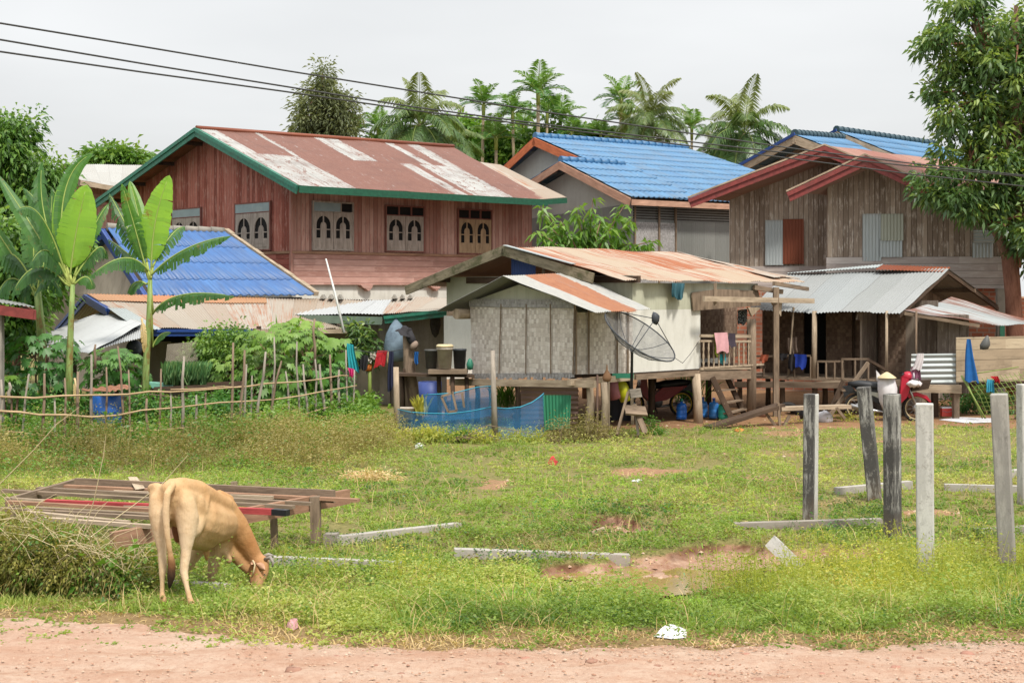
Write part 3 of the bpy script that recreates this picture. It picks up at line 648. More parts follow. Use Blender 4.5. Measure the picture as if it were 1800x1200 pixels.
# ------------------------------------------------------------------ grass and herbs (nobody could count these)
def scatter(nn, y0, y1, powr=1.15, x0=-60, x1=1860):
    """random ground points, about evenly dense in the view and a little beyond its sides"""
    u = rng.random(nn); a = y0**(-powr); b = y1**(-powr); y = (a+(b-a)*u)**(-1/powr)
    px = rng.uniform(x0, x1, nn); return (px-900)/F*y, y
def keep(m, *a): return [k[m] for k in a]
def herb_patch(name, nn, y0, y1, fn, mat, Ls, Hs, label, cat, dirz=.45, wr=.45, powr=1.15, x0=-60, x1=1860, per=12, bend=.25, spread=.05, stems=False):
    """small plants: each a rooted sprig with leaves along a leaning stem"""
    x, y = scatter(nn//per, y0, y1, powr, x0, x1); pr, hs = fn(x, y); m = rng.random(len(x)) < pr; x, y, hs = keep(m, x, y, hs); n_ = len(x)
    z = H(x, y); h = hs*Hs*rng.uniform(.35, 1.1, n_); a = rng.uniform(0, 2*PI, n_); ln = rng.uniform(0, .6, n_)*h; tint0 = .12+1.2*(fbm(x*.55+3, y*.45)-.38)+.5*(fbm(x*2.6+3, y*2.6)-.3)+.28*rng.random(n_)
    R_ = lambda q_: np.repeat(q_, per, 0); N_ = n_*per; t = rng.random(N_)**.7; aa = rng.uniform(0, 2*PI, N_); rd = spread*(.4+R_(hs))*(1.1-.6*t)*rng.random(N_)**.5*(1+.02*(R_(y)-14))
    pos = np.stack([R_(x)+np.cos(R_(a))*R_(ln)*t+np.cos(aa)*rd, R_(y)+np.sin(R_(a))*R_(ln)*t+np.sin(aa)*rd, R_(z)+R_(h)*t+.004], -1)
    L = Ls*rng.uniform(.6, 1.35, N_)*(1+.014*(R_(y)-14)); d = np.stack([np.cos(aa), np.sin(aa), dirz*rng.uniform(-.3, 1.6, N_)+.3*t], -1)+rng.normal(size=(N_, 3))*.25
    v = leafq(pos, d, L, L*wr, bend=bend); tt = np.clip(R_(tint0)+.18*(t-.5)+.16*(rng.random(N_)-.5), 0, 1)
    if stems:
        w_ = .0035; b = np.stack([x, y, z-.01], -1); tp = np.stack([x+np.cos(a)*ln, y+np.sin(a)*ln, z+h], -1); sx = np.array([w_, 0, 0]); sy = np.array([0, w_, 0]); v = np.concatenate([v, np.stack([b-sx, b+sx, tp+sx*.5, tp-sx*.5], 1)]); tt = np.concatenate([tt, np.full(n_, .6)])
    return setp(npmesh(name, v, 4, tt, mat), label, cat, kind='stuff')
def blades(name, nn, y0, y1, fn, mat, Ls, label, cat, powr=1.15, x0=-60, x1=1860, lean=.45, wd=.012, flatten=0):
    nn = int(nn*.65); x, y = scatter(nn, y0, y1, powr, x0, x1); pr, hs = fn(x, y); m = rng.random(len(x)) < pr; x, y, hs = keep(m, x, y, hs)
    z = H(x, y); N_ = len(x); L = Ls*hs*rng.uniform(.5, 1.3, N_); a = rng.uniform(0, 2*PI, N_); ln = lean*rng.uniform(.2, 1.5, N_)+flatten
    d = nrm(np.stack([np.cos(a)*ln, np.sin(a)*ln, np.ones(N_)], -1)); s_ = nrm(np.stack([-np.sin(a), np.cos(a), np.zeros(N_)], -1)+rng.normal(size=(N_, 3))*.4); w_ = (wd*rng.uniform(.7, 1.4, N_)*(1+.03*(y-14)))[:, None]/2
    p0 = np.stack([x, y, z-.01], -1); mid = p0+d*(L*.55)[:, None]; tip = mid+nrm(d+np.stack([np.cos(a), np.sin(a), -np.ones(N_)*.3], -1)*.6)*(L*.5)[:, None]
    v = np.concatenate([np.stack([p0-s_*w_, p0+s_*w_, mid+s_*w_*.8, mid-s_*w_*.8], 1), np.stack([mid-s_*w_*.8, mid+s_*w_*.8, tip+s_*w_*.1, tip-s_*w_*.1], 1)]); t = np.clip(.15+.5*(fbm(x*1.3, y*1.3+8)-.2)+.35*rng.random(N_), 0, 1)
    return setp(npmesh(name, v, 4, np.concatenate([t, t]), mat), label, cat, kind='stuff')
def f_turf(x, y):
    dry, bare, yard, lime = cover(x, y); px, py = pxy(x, y)
    pr = (1-.97*smooth(.12, .45, bare))*(1-.97*smooth(.15, .5, yard))*(1-.85*smooth(.3, .7, dry)); cl = fbm(x*1.1, y*1.1, 4)
    tus = fbm(x*4+7, y*4, 2); spk = smooth(.6, .72, fbm(x*2.3+40, y*2.0+11, 3))
    hs = (.22+1.6*smooth(.45, .68, cl)**1.5)*(.5+.9*smooth(.45, .7, tus))*(1+1.5*spk)*(1+.4*smooth(1000, 1060, py))
    return pr*(.3+.7*smooth(.32, .5, cl)), hs
def f_lime(x, y):
    dry, bare, yard, lime = cover(x, y); pr = lime*(1-smooth(.1, .4, bare))*(1-smooth(.1, .4, yard))*(1-smooth(.2, .6, dry)); return pr, .6+.8*smooth(.4, .7, fbm(x*1.8, y*1.8))
def f_dry(x, y):
    dry, bare, yard, lime = cover(x, y); on = smooth(-.06, .05, y-road_edge(x)); cl = fbm(x*3, y*3, 3)
    return on*np.maximum(smooth(.1, .5, dry), .8*smooth(.15, .4, bare)*(1-mudw(x, y)))*(.25+.75*smooth(.35, .6, cl)), .5+.9*cl
def f_verge(x, y):
    dry, bare, yard, lime = cover(x, y); px, py = pxy(x, y); cl = fbm(x*1.6+4, y*1.6, 3)
    return smooth(.3, .9, y-road_edge(x))*smooth(985, 1030, py+cl*30)*(1-smooth(.1, .4, bare))*.75, (.45+1.1*smooth(.35, .7, cl))*(1+.5*tri(px, py, [(1500, 1075, 420, 60, 1)]))*(1-.5*tri(px, py, [(300, 1050, 140, 40, 1), (460, 1040, 40, 30, 1)]))
herb_patch('turf', 400000, 12.5, 37, f_turf, M['leaf_grass'], .042, .10, 'low patchy green herbs and turf covering the open field', 'turf')
def f_brown(x, y):
    dry, bare, yard, lime = cover(x, y); return (1-smooth(.1, .4, bare))*(1-smooth(.05, .3, yard))*smooth(.2, .7, y-road_edge(x))*smooth(.5, .62, fbm(x*1.0+60, y*.8+9, 4)), .6+.8*rng.random(len(x))
herb_patch('brown_turf', 110000, 12.6, 37, f_brown, M['leaf_brownweed'], .04, .12, 'dull brownish low herbs in patches across the field', 'turf')
def f_dark(x, y):
    dry, bare, yard, lime = cover(x, y); return (1-smooth(.1, .4, bare))*(1-smooth(.05, .3, yard))*smooth(.5, 1, y-road_edge(x))*smooth(.56, .64, fbm(x*1.5+90, y*1.2+31, 4)), .7+.9*rng.random(len(x))
herb_patch('dark_turf', 110000, 12.8, 37, f_dark, M['leaf_left'], .035, .13, 'darker green herb clumps scattered over the field', 'turf', per=16)
herb_patch('lime_turf', 90000, 12.5, 37, f_lime, M['leaf_lime'], .04, .10, 'bright yellow green low growth in patches across the field', 'turf')
blades('dry_grass', 90000, 12.2, 34, f_dry, M['leaf_dry'], .10, 'flattened dry straw grass along the road edge and on bare patches', 'dry grass', lean=2.2, wd=.01)
blades('grass', 120000, 12.6, 17.5, f_verge, M['leaf_grass'], .085, 'bright grass blades along the field side of the road', 'grass', wd=.006, powr=1.0)
def f_field(x, y):
    dry, bare, yard, lime = cover(x, y); cl = fbm(x*2.2+4, y*2.2, 3)
    return .9*(1-smooth(.1, .4, bare))*(1-smooth(.05, .3, yard))*(1-smooth(.3, .8, dry))*smooth(.4, .62, cl), .5+.8*cl
blades('field_grass', 90000, 13.5, 37, f_field, M['leaf_grass'], .13, 'thin grass blades standing among the low herbs of the field', 'grass', wd=.010)
# weeds at the right along the road: yellowish leggy herbs
def f_yel(x, y):
    px, py = pxy(x, y); cl = fbm(x*2.4+1, y*2.4, 3)
    return tri(px+(cl-.5)*160, py+(cl-.5)*30, [(1500, 1045, 360, 62, 1), (1330, 1020, 120, 30, .8), (550, 1010, 110, 30, .5), (760, 1035, 90, 25, .5),(1760, 1000, 120, 50, .8)])*smooth(.3, .5, cl)*(1-smooth(.25, .6, mudw(x, y))), .4+1.3*smooth(.35, .7, cl)
herb_patch('yellow_weeds', 110000, 13.2, 17.5, f_yel, M['leaf_weed'], .04, .34, 'leggy yellowish green weeds around the foot of the concrete posts', 'weeds', wr=.35, per=16, spread=.07, stems=True)
def f_mid(x, y):
    px, py = pxy(x, y); cl = fbm(x*2.0+1, y*2.0, 3)
    return tri(px+(cl-.5)*120, py+(cl-.5)*20, [(1130, 908, 230, 22, .85), (960, 918, 90, 18, .6), (900, 985, 110, 20, .9), (1220, 970, 60, 12, .8), (1130, 987, 70, 10, .7), (1500, 935, 180, 16, .7), (1560, 850, 120, 10, .3), (470, 1005, 130, 14, .7), (1250, 1040, 110, 26, .5), (1560, 790, 60, 8, .4),(790,795,45,16,.8)])*smooth(.3, .5, cl)*(1-smooth(.25, .6, mudw(x, y))), .5+1.0*smooth(.35, .7, cl)
herb_patch('green_weeds', 80000, 13.4, 32, f_mid, M['leaf_cass'], .04, .2, 'darker green herb clumps by the mud pit and fallen posts', 'weeds', wr=.4, per=16, spread=.07)
# band of scrub before the stick fence, and the heap of vines at the lower left
def f_band(x, y):
    px, py = pxy(x, y); cl = fbm(x*1.1+21, y*1.1, 3)
    e = py+(cl-.5)*26
    return tri(px+(cl-.5)*60, e, [(330, 800, 360, 42, 1), (560, 790, 190, 48, 1), (50, 805, 220, 42, .9), (640, 775, 90, 44, 1)])*smooth(.38, .55, cl), (.25+1.3*smooth(.4, .7, cl))*(1-.35*tri(px, py, [(620, 760, 120, 40, 1)]))
herb_patch('scrub', 190000, 23.5, 35, f_band, M['leaf_brownweed'], .05, .52, 'brownish green scrub growing in front of the stick fence', 'scrub', wr=.35, x1=760, per=24, spread=.14, stems=True)
def f_band2(x, y):
    px, py = pxy(x, y); cl = fbm(x*1.6+31, y*1.6, 3)
    return tri(px+(cl-.5)*90, py+(cl-.5)*30, [(200, 785, 420, 28, 1), (520, 775, 200, 26, .9), (60, 830, 200, 20, .5), (400, 828, 240, 16, .5)])*smooth(.36, .52, cl), (.3+1.3*smooth(.35, .7, cl))
herb_patch('bright_scrub', 80000, 23.5, 34, f_band2, M['leaf_bright'], .06, .5, 'bright green herbs mixed into the scrub before the stick fence', 'scrub', wr=.42, x1=760, per=20, spread=.13, stems=True)
def f_inner(x, y):
    px, py = pxy(x, y); cl = fbm(x*1.3+2, y*1.3, 3)
    return smooth(28.2, 29.2, y-(px-0)*.006)*(1-smooth(36, 39, y))*(1-smooth(640, 690, px)), .3+1.2*smooth(.3, .7, cl)
herb_patch('garden_weeds', 90000, 28, 40, f_inner, M['leaf_bright'], .09, .5, 'fresh green garden herbs and seedlings behind the stick fence', 'weeds', wr=.5, x1=720)

# gravel and clods (nobody could count them)
def pebbles(name, nn, y0, y1, fn, R_, mat, label, powr=1.0):
    x, y = scatter(nn, y0, y1, powr); m = rng.random(nn) < fn(x, y); x, y = keep(m, x, y); N_ = len(x); r_ = R_*rng.uniform(.4, 1.6, N_)**2; base = np.array([[1, 0, 0], [0, 1, 0], [-1, 0, 0], [0, -1, 0], [0, 0, .7]])
    v = base[None]*r_[:, None, None]*rng.uniform(.6, 1.2, (N_, 5, 1)); v = v+np.stack([x, y, H(x, y)+.03*(y < road_edge(x))], -1)[:, None]; f = np.stack([v[:, [0, 1, 4]], v[:, [1, 2, 4]], v[:, [2, 3, 4]], v[:, [3, 0, 4]]], 1).reshape(-1, 3, 3)
    setp(npmesh(name, f, 3, np.repeat(rng.random(N_), 4), mat), label, 'gravel', kind='stuff')
nn_ = N('gravel'); gm = nn_.out(nn_.ramp(nn_.attr(), [(0, S(160, 118, 96, .7)), (.5, S(190, 150, 124, .7)), (1, S(222, 196, 172, .6))]), .9)
pebbles('gravel', 15000, 10.9, 13.6, lambda x, y: (y < road_edge(x)+.1)*(.08+.92*smooth(.42, .7, fbm(x*1.2, y*2.4, 3))*smooth(-4, 6, x)+.15), .008, gm, 'fine reddish grit and gravel on the dirt road')
pebbles('clods', 26000, 13, 40, lambda x, y: np.clip(cover(x, y)[1]+cover(x, y)[2]*.6, 0, 1)*smooth(.35, .6, fbm(x*2, y*2, 3)), .02, gm, 'small clods of dry earth on bare patches of the field')
def f_stalk(x, y):
    dry, bare, yard, lime = cover(x, y); return (1-smooth(.1, .4, bare))*(1-smooth(.05, .3, yard))*smooth(.1, .6, y-road_edge(x))*smooth(.5, .62, fbm(x*1.9+77, y*1.9, 3)), .5+rng.random(len(x))
blades('dead_stalks', 12000, 12.8, 34, f_stalk, M['leaf_dry'], .30, 'thin dead stalks standing here and there in the field', 'dry grass', wd=.006, lean=.6)
blades('bright_grass', 60000, 12.7, 30, lambda x, y: (tri(*pxy(x, y), [(900, 1040, 150, 36, 1), (420, 1080, 260, 26, .9), (380, 835, 160, 14, 1), (470, 833, 60, 12, 1), (1240, 960, 50, 10, 1), (620, 1060, 150, 30, .6), (1350, 1060, 160, 30, .5), (980, 900, 90, 12, .4), (1690, 790, 90, 10, .7)])*(1-smooth(.3, .6, mudw(x, y))), .6+.7*rng.random(len(x))), M['leaf_fresh'], .13, 'fresh bright green grass tufts near the mud pit and road', 'grass', wd=.007)
# ------------------------------------------------------------------ houses
def on_roof(p, a, b, c):
    """height of the plane a,b,c above the plan position of p"""
    nn = (b-a).cross(c-a); return Vector((p.x, p.y, a.z-((p.x-a.x)*nn.x+(p.y-a.y)*nn.y)/nn.z))
def fascia(par, name, p, q, mat, h=.24, t=.045, lip=True):
    mb = MB(); mb.beam(p, q, t, h, hang=True)
    if lip:
        d = (q-p).normalized(); s_ = Vector((0, 0, 1)).cross(d).normalized()*(t*.9)
        mb.beam(p-s_+V(0, 0, .01), q-s_+V(0, 0, .01), t*.9, h*.45, hang=True); mb.beam(p+s_+V(0, 0, .01), q+s_+V(0, 0, .01), t*.9, h*.45, hang=True)
    return mb.build(name, mat, par)
def tiles(mb, a, b, c, d, course=.95, pitch=.3, amp=.035, step=.045):
    a, b, c, d = map(Vector, (a, b, c, d)); S_ = ((d-a).length+(c-b).length)/2; nn = max(1, round(S_/course)); n = (b-a).cross(d-a).normalized()
    if n.z < 0: n = -n
    L = max((b-a).length, (c-d).length); nx = int(L/pitch*6)
    for k_ in range(nn):
        t0, t1 = k_/nn, min(1, (k_+1)/nn+.03); k = len(mb.v)
        for (t, lift) in ((t0, .006), (t1, step), (t1, step-.03)):
            for j in range(nx+1):
                fu = j/nx; p = (a*(1-fu)+b*fu)*(1-t)+(d*(1-fu)+c*fu)*t
                w_ = math.sin(2*PI*fu*L/pitch); w_ = w_ if w_ > -.2 else -.2-(w_+.2)*0
                mb.v.append(p+n*(amp*w_+lift+.04))
        for i in range(2):
            for j in range(nx):
                q_ = k+i*(nx+1)+j; y0 = k_+i*.9; y1 = k_+(i+1)*.45
                mb.face([q_, q_+1, q_+nx+2, q_+nx+1], [(j/nx*L, k_+.05), ((j+1)/nx*L, k_+.05), ((j+1)/nx*L, k_+.95), (j/nx*L, k_+.95)], i == 0)
def ridge_caps(par, p, q, mat, r=.13, seg=.42):
    L = (q-p).length; k = max(1, int(L/seg)); d = (q-p)/k; mb = MB()
    for i in range(k):
        a = p+d*i; mb.tube([a, a+d*1.08], [r*1.12, r*.9], 10)
    return mb.build('ridge_tiles', mat, par)
def shutter_window(par, fr, w_, h, mat_s, mat_f, top='panes', label=None, toph=.3):
    """pair of carved shutters with arched openings; fr origin = lower left corner on the wall, n = outwards"""
    th = h*toph*.62 if top else 0
    wf = MB(); b = .05
    wf.box(fr, -b, 0, 0, .07, -b, h+b); wf.box(fr, w_, w_+b, 0, .07, -b, h+b); wf.box(fr, 0, w_, 0, .07, -b, 0); wf.box(fr, 0, w_, 0, .07, h, h+b)
    hs = h-th
    if top: wf.box(fr, 0, w_, 0, .068, hs-.03, hs)
    if top == 'panes':
        for k_ in (1, 2): wf.box(fr, w_*k_/3-.025, w_*k_/3+.025, 0, .066, hs, h)
    if top == 'half': wf.box(fr, w_*.7-.02, w_*.7+.02, 0, .066, hs, h)
    win = wf.build('window', mat_f, par)
    if label: win['label'] = label
    MB().box(fr, 0, w_, .005, .02, 0, h).build('opening', M['shade_paint'], win)  # solid dark backing on the wall, painting the shade of the room inside
    if top == 'panel': MB().box(fr, 0, w_, .03, .06, hs, h).build('top_panel', M['alum'], win)
    if top == 'half': MB().box(fr, 0, w_*.7-.02, .03, .055, hs, h).build('top_panel', M['alum'], win)
    sw = w_/2-.012; hs2 = hs-.035
    for k_ in (0, 1):
        x0 = 0.004+k_*(w_/2+.006); mb = MB(); st = sw*.13; bot = hs2*.30; r = (sw-2*st)/2; cx = x0+st+r; ay = hs2-st-.02-r*1.05
        n0, n1 = .028, .058
        mb.box(fr, x0, x0+st, n0, n1, 0, hs2); mb.box(fr, x0+sw-st, x0+sw, n0, n1, 0, hs2); mb.box(fr, x0+st, x0+sw-st, n0, n1-.004, 0, bot)
        mb.box(fr, x0+st, x0+sw-st, n0, n1-.002, bot+(ay-bot)*.62, bot+(ay-bot)*.62+.035)
        m_ = 10
        for i in range(m_):                              # spandrels round the arch
            a0, a1 = PI*i/m_, PI*(i+1)/m_
            q0 = (cx+r*math.cos(a0), ay+r*1.05*math.sin(a0)); q1 = (cx+r*math.cos(a1), ay+r*1.05*math.sin(a1))
            pts = [fr.pt(q0[0], n1, q0[1]), fr.pt(q0[0], n1, hs2), fr.pt(q1[0], n1, hs2), fr.pt(q1[0], n1, q1[1])]
            mb.slab(pts, n1-n0, -fr.n)
        cw = r*.42                                       # centre board with rounded head, and the spoke above it
        hd = [(cx-cw, bot)]+[(cx+cw*math.cos(a), ay-.02+cw*math.sin(a)) for a in [PI*(1-i/6) for i in range(7)]]+[(cx+cw, bot)]
        mb.slab([fr.pt(x_, n1-.006, z_) for x_, z_ in hd], .02, -fr.n)
        mb.box(fr, cx-.022, cx+.022, n0, n1-.003, ay, ay+r*1.05)
        mb.box(fr, x0+st*1.5, x0+sw-st*1.5, n1-.004, n1+.006, bot*.2, bot*.42); mb.box(fr, x0+st*1.5, x0+sw-st*1.5, n1-.004, n1+.006, bot*.55, bot*.8)
        mb.build('shutter', mat_s, win)
    return win
def bench_frame(pl, pr, out):
    u_ = (pr-pl); u_.z = 0; return Fr(pl, u_, out)
def purlins(par, pts0, pts1, mat, s=.09):
    mb = MB()
    for a, b in zip(pts0, pts1): mb.beam(a, b, s, s*1.4)
    return mb.build('purlin', mat, par)
def lerp(a, b, t): return a+(b-a)*t
def house_thing(name, label, cat, pl, group=None): return thing(name, label, cat, (pl.O.x, pl.O.y, GZ), group)

# ---- 1. big red plank house -------------------------------------------------
pl = Plan(512, 49, 3700)
H1 = house_thing('wooden_house', 'large two storey red plank house with rusty white striped roof and green fascia', 'house', pl)
g_ = -.8; pk = pl.W(345, 226, g_); le = pl.W(165, 356, g_); re_ = pl.W(525, 326, g_)
pv = pl.uv(pk)[1]; ev = pl.uv(re_)[1]; lv = pl.uv(le)[1]
rR = pl.U(797, 259, pv); eR = pl.U(962, 351, ev); lR = pl.q(pl.uv(rR)[0], lv, le.z)
MB().corr(pk, rR, eR, re_, .09, .012, 10, .02, jag=.05).build('roof', M['roof_red'], H1)
MB().corr(pk, rR, lR, le, .09, .012, 6, .01).build('roof', M['rust_full'], H1)
ex = [pl.U(838, 283, pv-1.6)-V(0, 0, .03), pl.U(880, 290, pv-1.8), pl.U(996, 347, ev), pl.U(945, 349, ev)-V(0, 0, .03)]
exr = MB().corr(*ex, .09, .012, 4, .01).build('roof', M['roof_rust2'], H1); exr['label'] = 'small cream and rust roof sheet stepping out at the right end'
MB().tube([pk+V(0, 0, .02), rR+V(0, 0, .03)], .09, 8).build('ridge_cap', M['rust_full'], H1)
fascia(H1, 'fascia', le-pl.u*.02, pk-pl.u*.02+V(0, 0, .02), M['green_pt'], .29, .05); fascia(H1, 'fascia', re_-pl.u*.02, pk-pl.u*.02+V(0, 0, .02), M['green_pt'], .29, .05)
fascia(H1, 'fascia', re_-pl.v*.02, eR-pl.v*.02, M['green_dk'], .24, .04, False); fascia(H1, 'fascia', ex[3]-V(0, 0, .02), ex[2]-V(0, 0, .02), M['green_dk'], .2, .04, False)
for t in (.12, .38, .66, .9):
    a = lerp(pk, le, t)-V(0, 0, .16); mb = MB(); mb.beam(a, a+pl.u*1.0, .07, .14); mb.build('purlin', M['wood_dk'], H1)
zb = pl.U(512, 443).z; zs = pl.U(512, 500).z; ztop = lambda v_: (pk.z+(re_.z-pk.z)*(v_-pv)/(ev-pv) if v_ < pv else pk.z+(le.z-pk.z)*(v_-pv)/(lv-pv))-.10
vl = lv-1.4; uR = pl.uv(pl.U(935, 400))[0]
mb = MB(); mb.slab([pl.q(0, 0, zb), pl.q(0, 0, ztop(0)), pl.q(0, pv, ztop(pv)), pl.q(0, vl, ztop(vl)), pl.q(0, vl, zb)], .1, pl.u); mb.build('gable_wall', M['red_gable'], H1)
MB().slab([pl.q(0, 0, zb), pl.q(uR, 0, zb), pl.q(uR, 0, ztop(0)), pl.q(0, 0, ztop(0))], .1, pl.v).build('wall', M['red_side'], H1)
MB().slab([pl.q(-.03, -.03, zs), pl.q(-.03, vl, zs), pl.q(-.03, vl, zb), pl.q(-.03, -.03, zb)], .12, pl.u).build('lower_siding', M['red_lap_g'], H1)
MB().slab([pl.q(-.03, -.03, zs), pl.q(uR, -.03, zs), pl.q(uR, -.03, zb), pl.q(-.03, -.03, zb)], .12, pl.v).build('lower_siding', M['red_lap'], H1)
MB().slab([pl.q(uR, -.02, GZ), pl.q(uR, vl, GZ), pl.q(uR, vl, ztop(vl)), pl.q(uR, pv, ztop(pv)), pl.q(uR, 0, ztop(0))], .1, -pl.u).build('end_wall', M['red_side'], H1)
mb = MB(); mb.beam(pl.q(.0, -.045, zb), pl.q(uR, -.045, zb), .04, .09); mb.beam(pl.q(-.045, 0, zb), pl.q(-.045, vl, zb), .04, .09); mb.build('belt_board', M['wood_red'], H1)
MB().box(Fr(pl.q(0, 0, 0), pl.u, -pl.v), -.06, .05, -.04, .06, zs, ztop(0)).build('corner_board', M['red_side'], H1)
mb = MB(); mb.slab([pl.q(.1, .1, GZ-.3), pl.q(uR, .1, GZ-.3), pl.q(uR, .1, zs), pl.q(.1, .1, zs)], .15, pl.v); mb.slab([pl.q(.1, .1, GZ-.3), pl.q(.1, vl, GZ-.3), pl.q(.1, vl, zs), pl.q(.1, .1, zs)], .15, pl.u); mb.build('ground_floor_wall', M['white_wall'], H1)
for px in (648, 768):
    a = pl.U(px, 502, -.12); mb = MB(); f_ = Fr(a, pl.u, -pl.v); mb.slab([f_.pt(x_, .0, z_) for x_, z_ in ((-.35, .03), (.2, .03), (.14, -.1), (.0, -.19), (-.1, -.12), (-.24, -.06))], .3, pl.v); mb.build('beam_end', M['red_lap'], H1)
def winU(p, x0, x1, y0, y1, off, **k):      # window on a long side: x left..right, y top..bottom, in photo pixels
    a = p.U(x0, y1, off); b = p.U(x1, y1, off); t = p.U((x0+x1)/2, y0, off); m_ = (a+b)/2
    return Fr(V(a.x, a.y, m_.z), V(b.x-a.x, b.y-a.y, 0), -p.v), Vector((b.x-a.x, b.y-a.y)).length, t.z-m_.z
def winW(p, x0, x1, y0, y1, off):
    a = p.W(x0, y1, off); b = p.W(x1, y1, off); t = p.W((x0+x1)/2, y0, off); m_ = (a+b)/2
    return Fr(V(a.x, a.y, m_.z), V(b.x-a.x, b.y-a.y, 0), -p.u), Vector((b.x-a.x, b.y-a.y)).length, t.z-m_.z
for (x0, x1, y0, y1, top, ms) in ((550, 618, 357, 438, 'half', 'shutter'), (678, 743, 364, 441, 'panes', 'shutter'), (805, 862, 370, 445, 'panes', 'shutter_tan')):
    f_, w_, h_ = winU(pl, x0, x1, y0, y1, -.01); shutter_window(H1, f_, w_, h_, M[ms], M['shutter' if top == 'half' else 'frame_red'], top)
for (x0, x1, y0, y1) in ((416, 476, 358, 439), (305, 354, 368, 441)):
    f_, w_, h_ = winW(pl, x0, x1, y0, y1, -.01); shutter_window(H1, f_, w_, h_, M['shutter'], M['frame_red'], 'panel')

# ---- 2. plank house behind on the left --------------------------------------
pl = Plan(150, 66, 3600)
H2 = house_thing('plank_house', 'reddish plank house with flaking white metal roof, behind the banana plants', 'house', pl)
a = pl.U(112, 288, 2.8); b = pl.U(262, 291, 2.8); c = pl.U(245, 335, -1.2); d = pl.U(142, 317, -1.2)
n_r = sheet('flaking white roof', [S(205, 204, 198, .6), S(190, 186, 178, .6)], (S(150, 96, 78, .6), S(168, 118, 96, .6)), .42, S_=2)
MB().corr(a, b, c+(c-b)*.0, d, .1, .012, 5, .02).build('roof', n_r, H2); MB().corr(a, b, b+V(0, 5, -1.6), a+V(0, 5, -1.6), .1).build('roof', n_r, H2)
fascia(H2, 'fascia', d, a, M['wood'], .3, .05, False); fascia(H2, 'fascia', d, c, M['wood_pale'], .22, .05, False)
w0 = pl.U(158, 335); zt = w0.z+.35
MB().slab([pl.q(0, 0, GZ), pl.q(9, 0, GZ), pl.q(9, 0, zt), pl.q(0, 0, zt)], .15, pl.v).build('wall', M['red_side'], H2)
MB().slab([pl.q(0, 0, GZ), pl.q(0, 3.6, GZ), pl.q(0, 3.6, zt), pl.q(0, 2.8, zt+.6), pl.q(0, 0, zt)], .15, pl.u).build('wall', M['red_gable'], H2)
zz = pl.U(160, 360).z; MB().slab([pl.q(-.05, -.05, zz), pl.q(9, -.05, zz), pl.q(9, -.05, zz+.5), pl.q(-.05, -.05, zz+.5)], .04, pl.v).build('lower_siding', M['red_lap'], H2)

# ---- 3. rendered house with the deep blue tile roof -------------------------
H3 = thing('blue_roofed_house', 'low rendered house with deep blue tiled roof behind the banana plants', 'house', (P(300, 560, 44).x, 44, GZ))
R0, R1, E1, E0 = P(188, 402, 46.0), P(392, 409, 47.8), P(551, 521, 43.6), P(268, 523, 41.4)
mb = MB(); tiles(mb, R0, R1, E1, E0, 1.35, .25, .034, .022); mb.build('roof', M['tile_deep'], H3)
L0, L1 = P(40, 500, 50.5), P(250, 500, 52.5)
mb = MB(); tiles(mb, R0, R1, V(L1.x, L1.y, E1.z), V(L0.x, L0.y, E0.z), 1.2, .34); mb.build('roof', M['tile_deep'], H3)
ridge_caps(H3, R0+V(0, 0, .06), R1+V(0, 0, .06), M['concrete'], .12, .4)
fascia(H3, 'fascia', E0-V(.12, .05, .02), R0-V(.12, .05, .02), M['blue_pt'], .28, .05); fascia(H3, 'fascia', V(L0.x, L0.y, E0.z)-V(.1, .05, 0), R0-V(.1, .05, 0), M['blue_pt'], .28, .05)
mb = MB(); m_ = 12                                                   # crumbling mortar along the right verge
for i in range(m_):
    t = i/m_; t2 = (i+1)/m_; a = lerp(R1, E1, t)+V(.08, .05, .08); b = lerp(R1, E1, t2)+V(.08, .05, .08); r_ = .05+.04*random.random(); mb.beam(a, b, r_*2, r_*1.6)
mb.build('verge_mortar', plaster('crumbled mortar', S(190, 172, 150, .7), S(150, 134, 112, .7), 4), H3)
wl = lerp(R0, E0, 0)
ga = lambda px, py, Y_: P(px, py, Y_)
gy_, ey = 46.2, 41.9
c0 = V(E0.x+.55, E0.y+.5, 0); c1 = V(R0.x+.3, R0.y+.3, 0); c2 = V(L0.x+.9, L0.y-.4, 0)
MB().slab([V(c0.x, c0.y, GZ), V(c0.x, c0.y, E0.z+.1), V(c1.x, c1.y, R0.z-.12), V(c2.x, c2.y, E0.z+.1), V(c2.x, c2.y, GZ)], .15, V(1, .6, 0)).build('gable_wall', M['cream_wall'], H3)
MB().slab([V(c0.x, c0.y, GZ), V(E1.x-.4, E1.y+.4, GZ), V(E1.x-.4, E1.y+.4, E1.z-.02), V(c0.x, c0.y, E0.z-.02)], .15, V(-.3, 1, 0)).build('wall', M['cream_wall'], H3)
# decorative ventilation blocks in the gable wall
gv = (c2-c0).normalized(); mb = MB()
for r_, yy in enumerate((527, 538, 545)):
    for k_ in range(4 if r_ else 2):
        px = 78+k_*6.2+(6 if not r_ else 0); a0 = (px-900)/F; t = (a0*c0.y-c0.x)/(gv.x-a0*gv.y); b_ = c0+gv*t; z_ = P(px, yy, b_.y).z
        fr_ = Fr(V(b_.x, b_.y, z_), gv, V(-1, -.6, 0)); mb.box(fr_, -.05, .05, .0, .02, -.06, .06)
mb.build('vent_shade', M['shade_paint'], H3)  # dark squares on the wall face paint the shade inside the vent holes

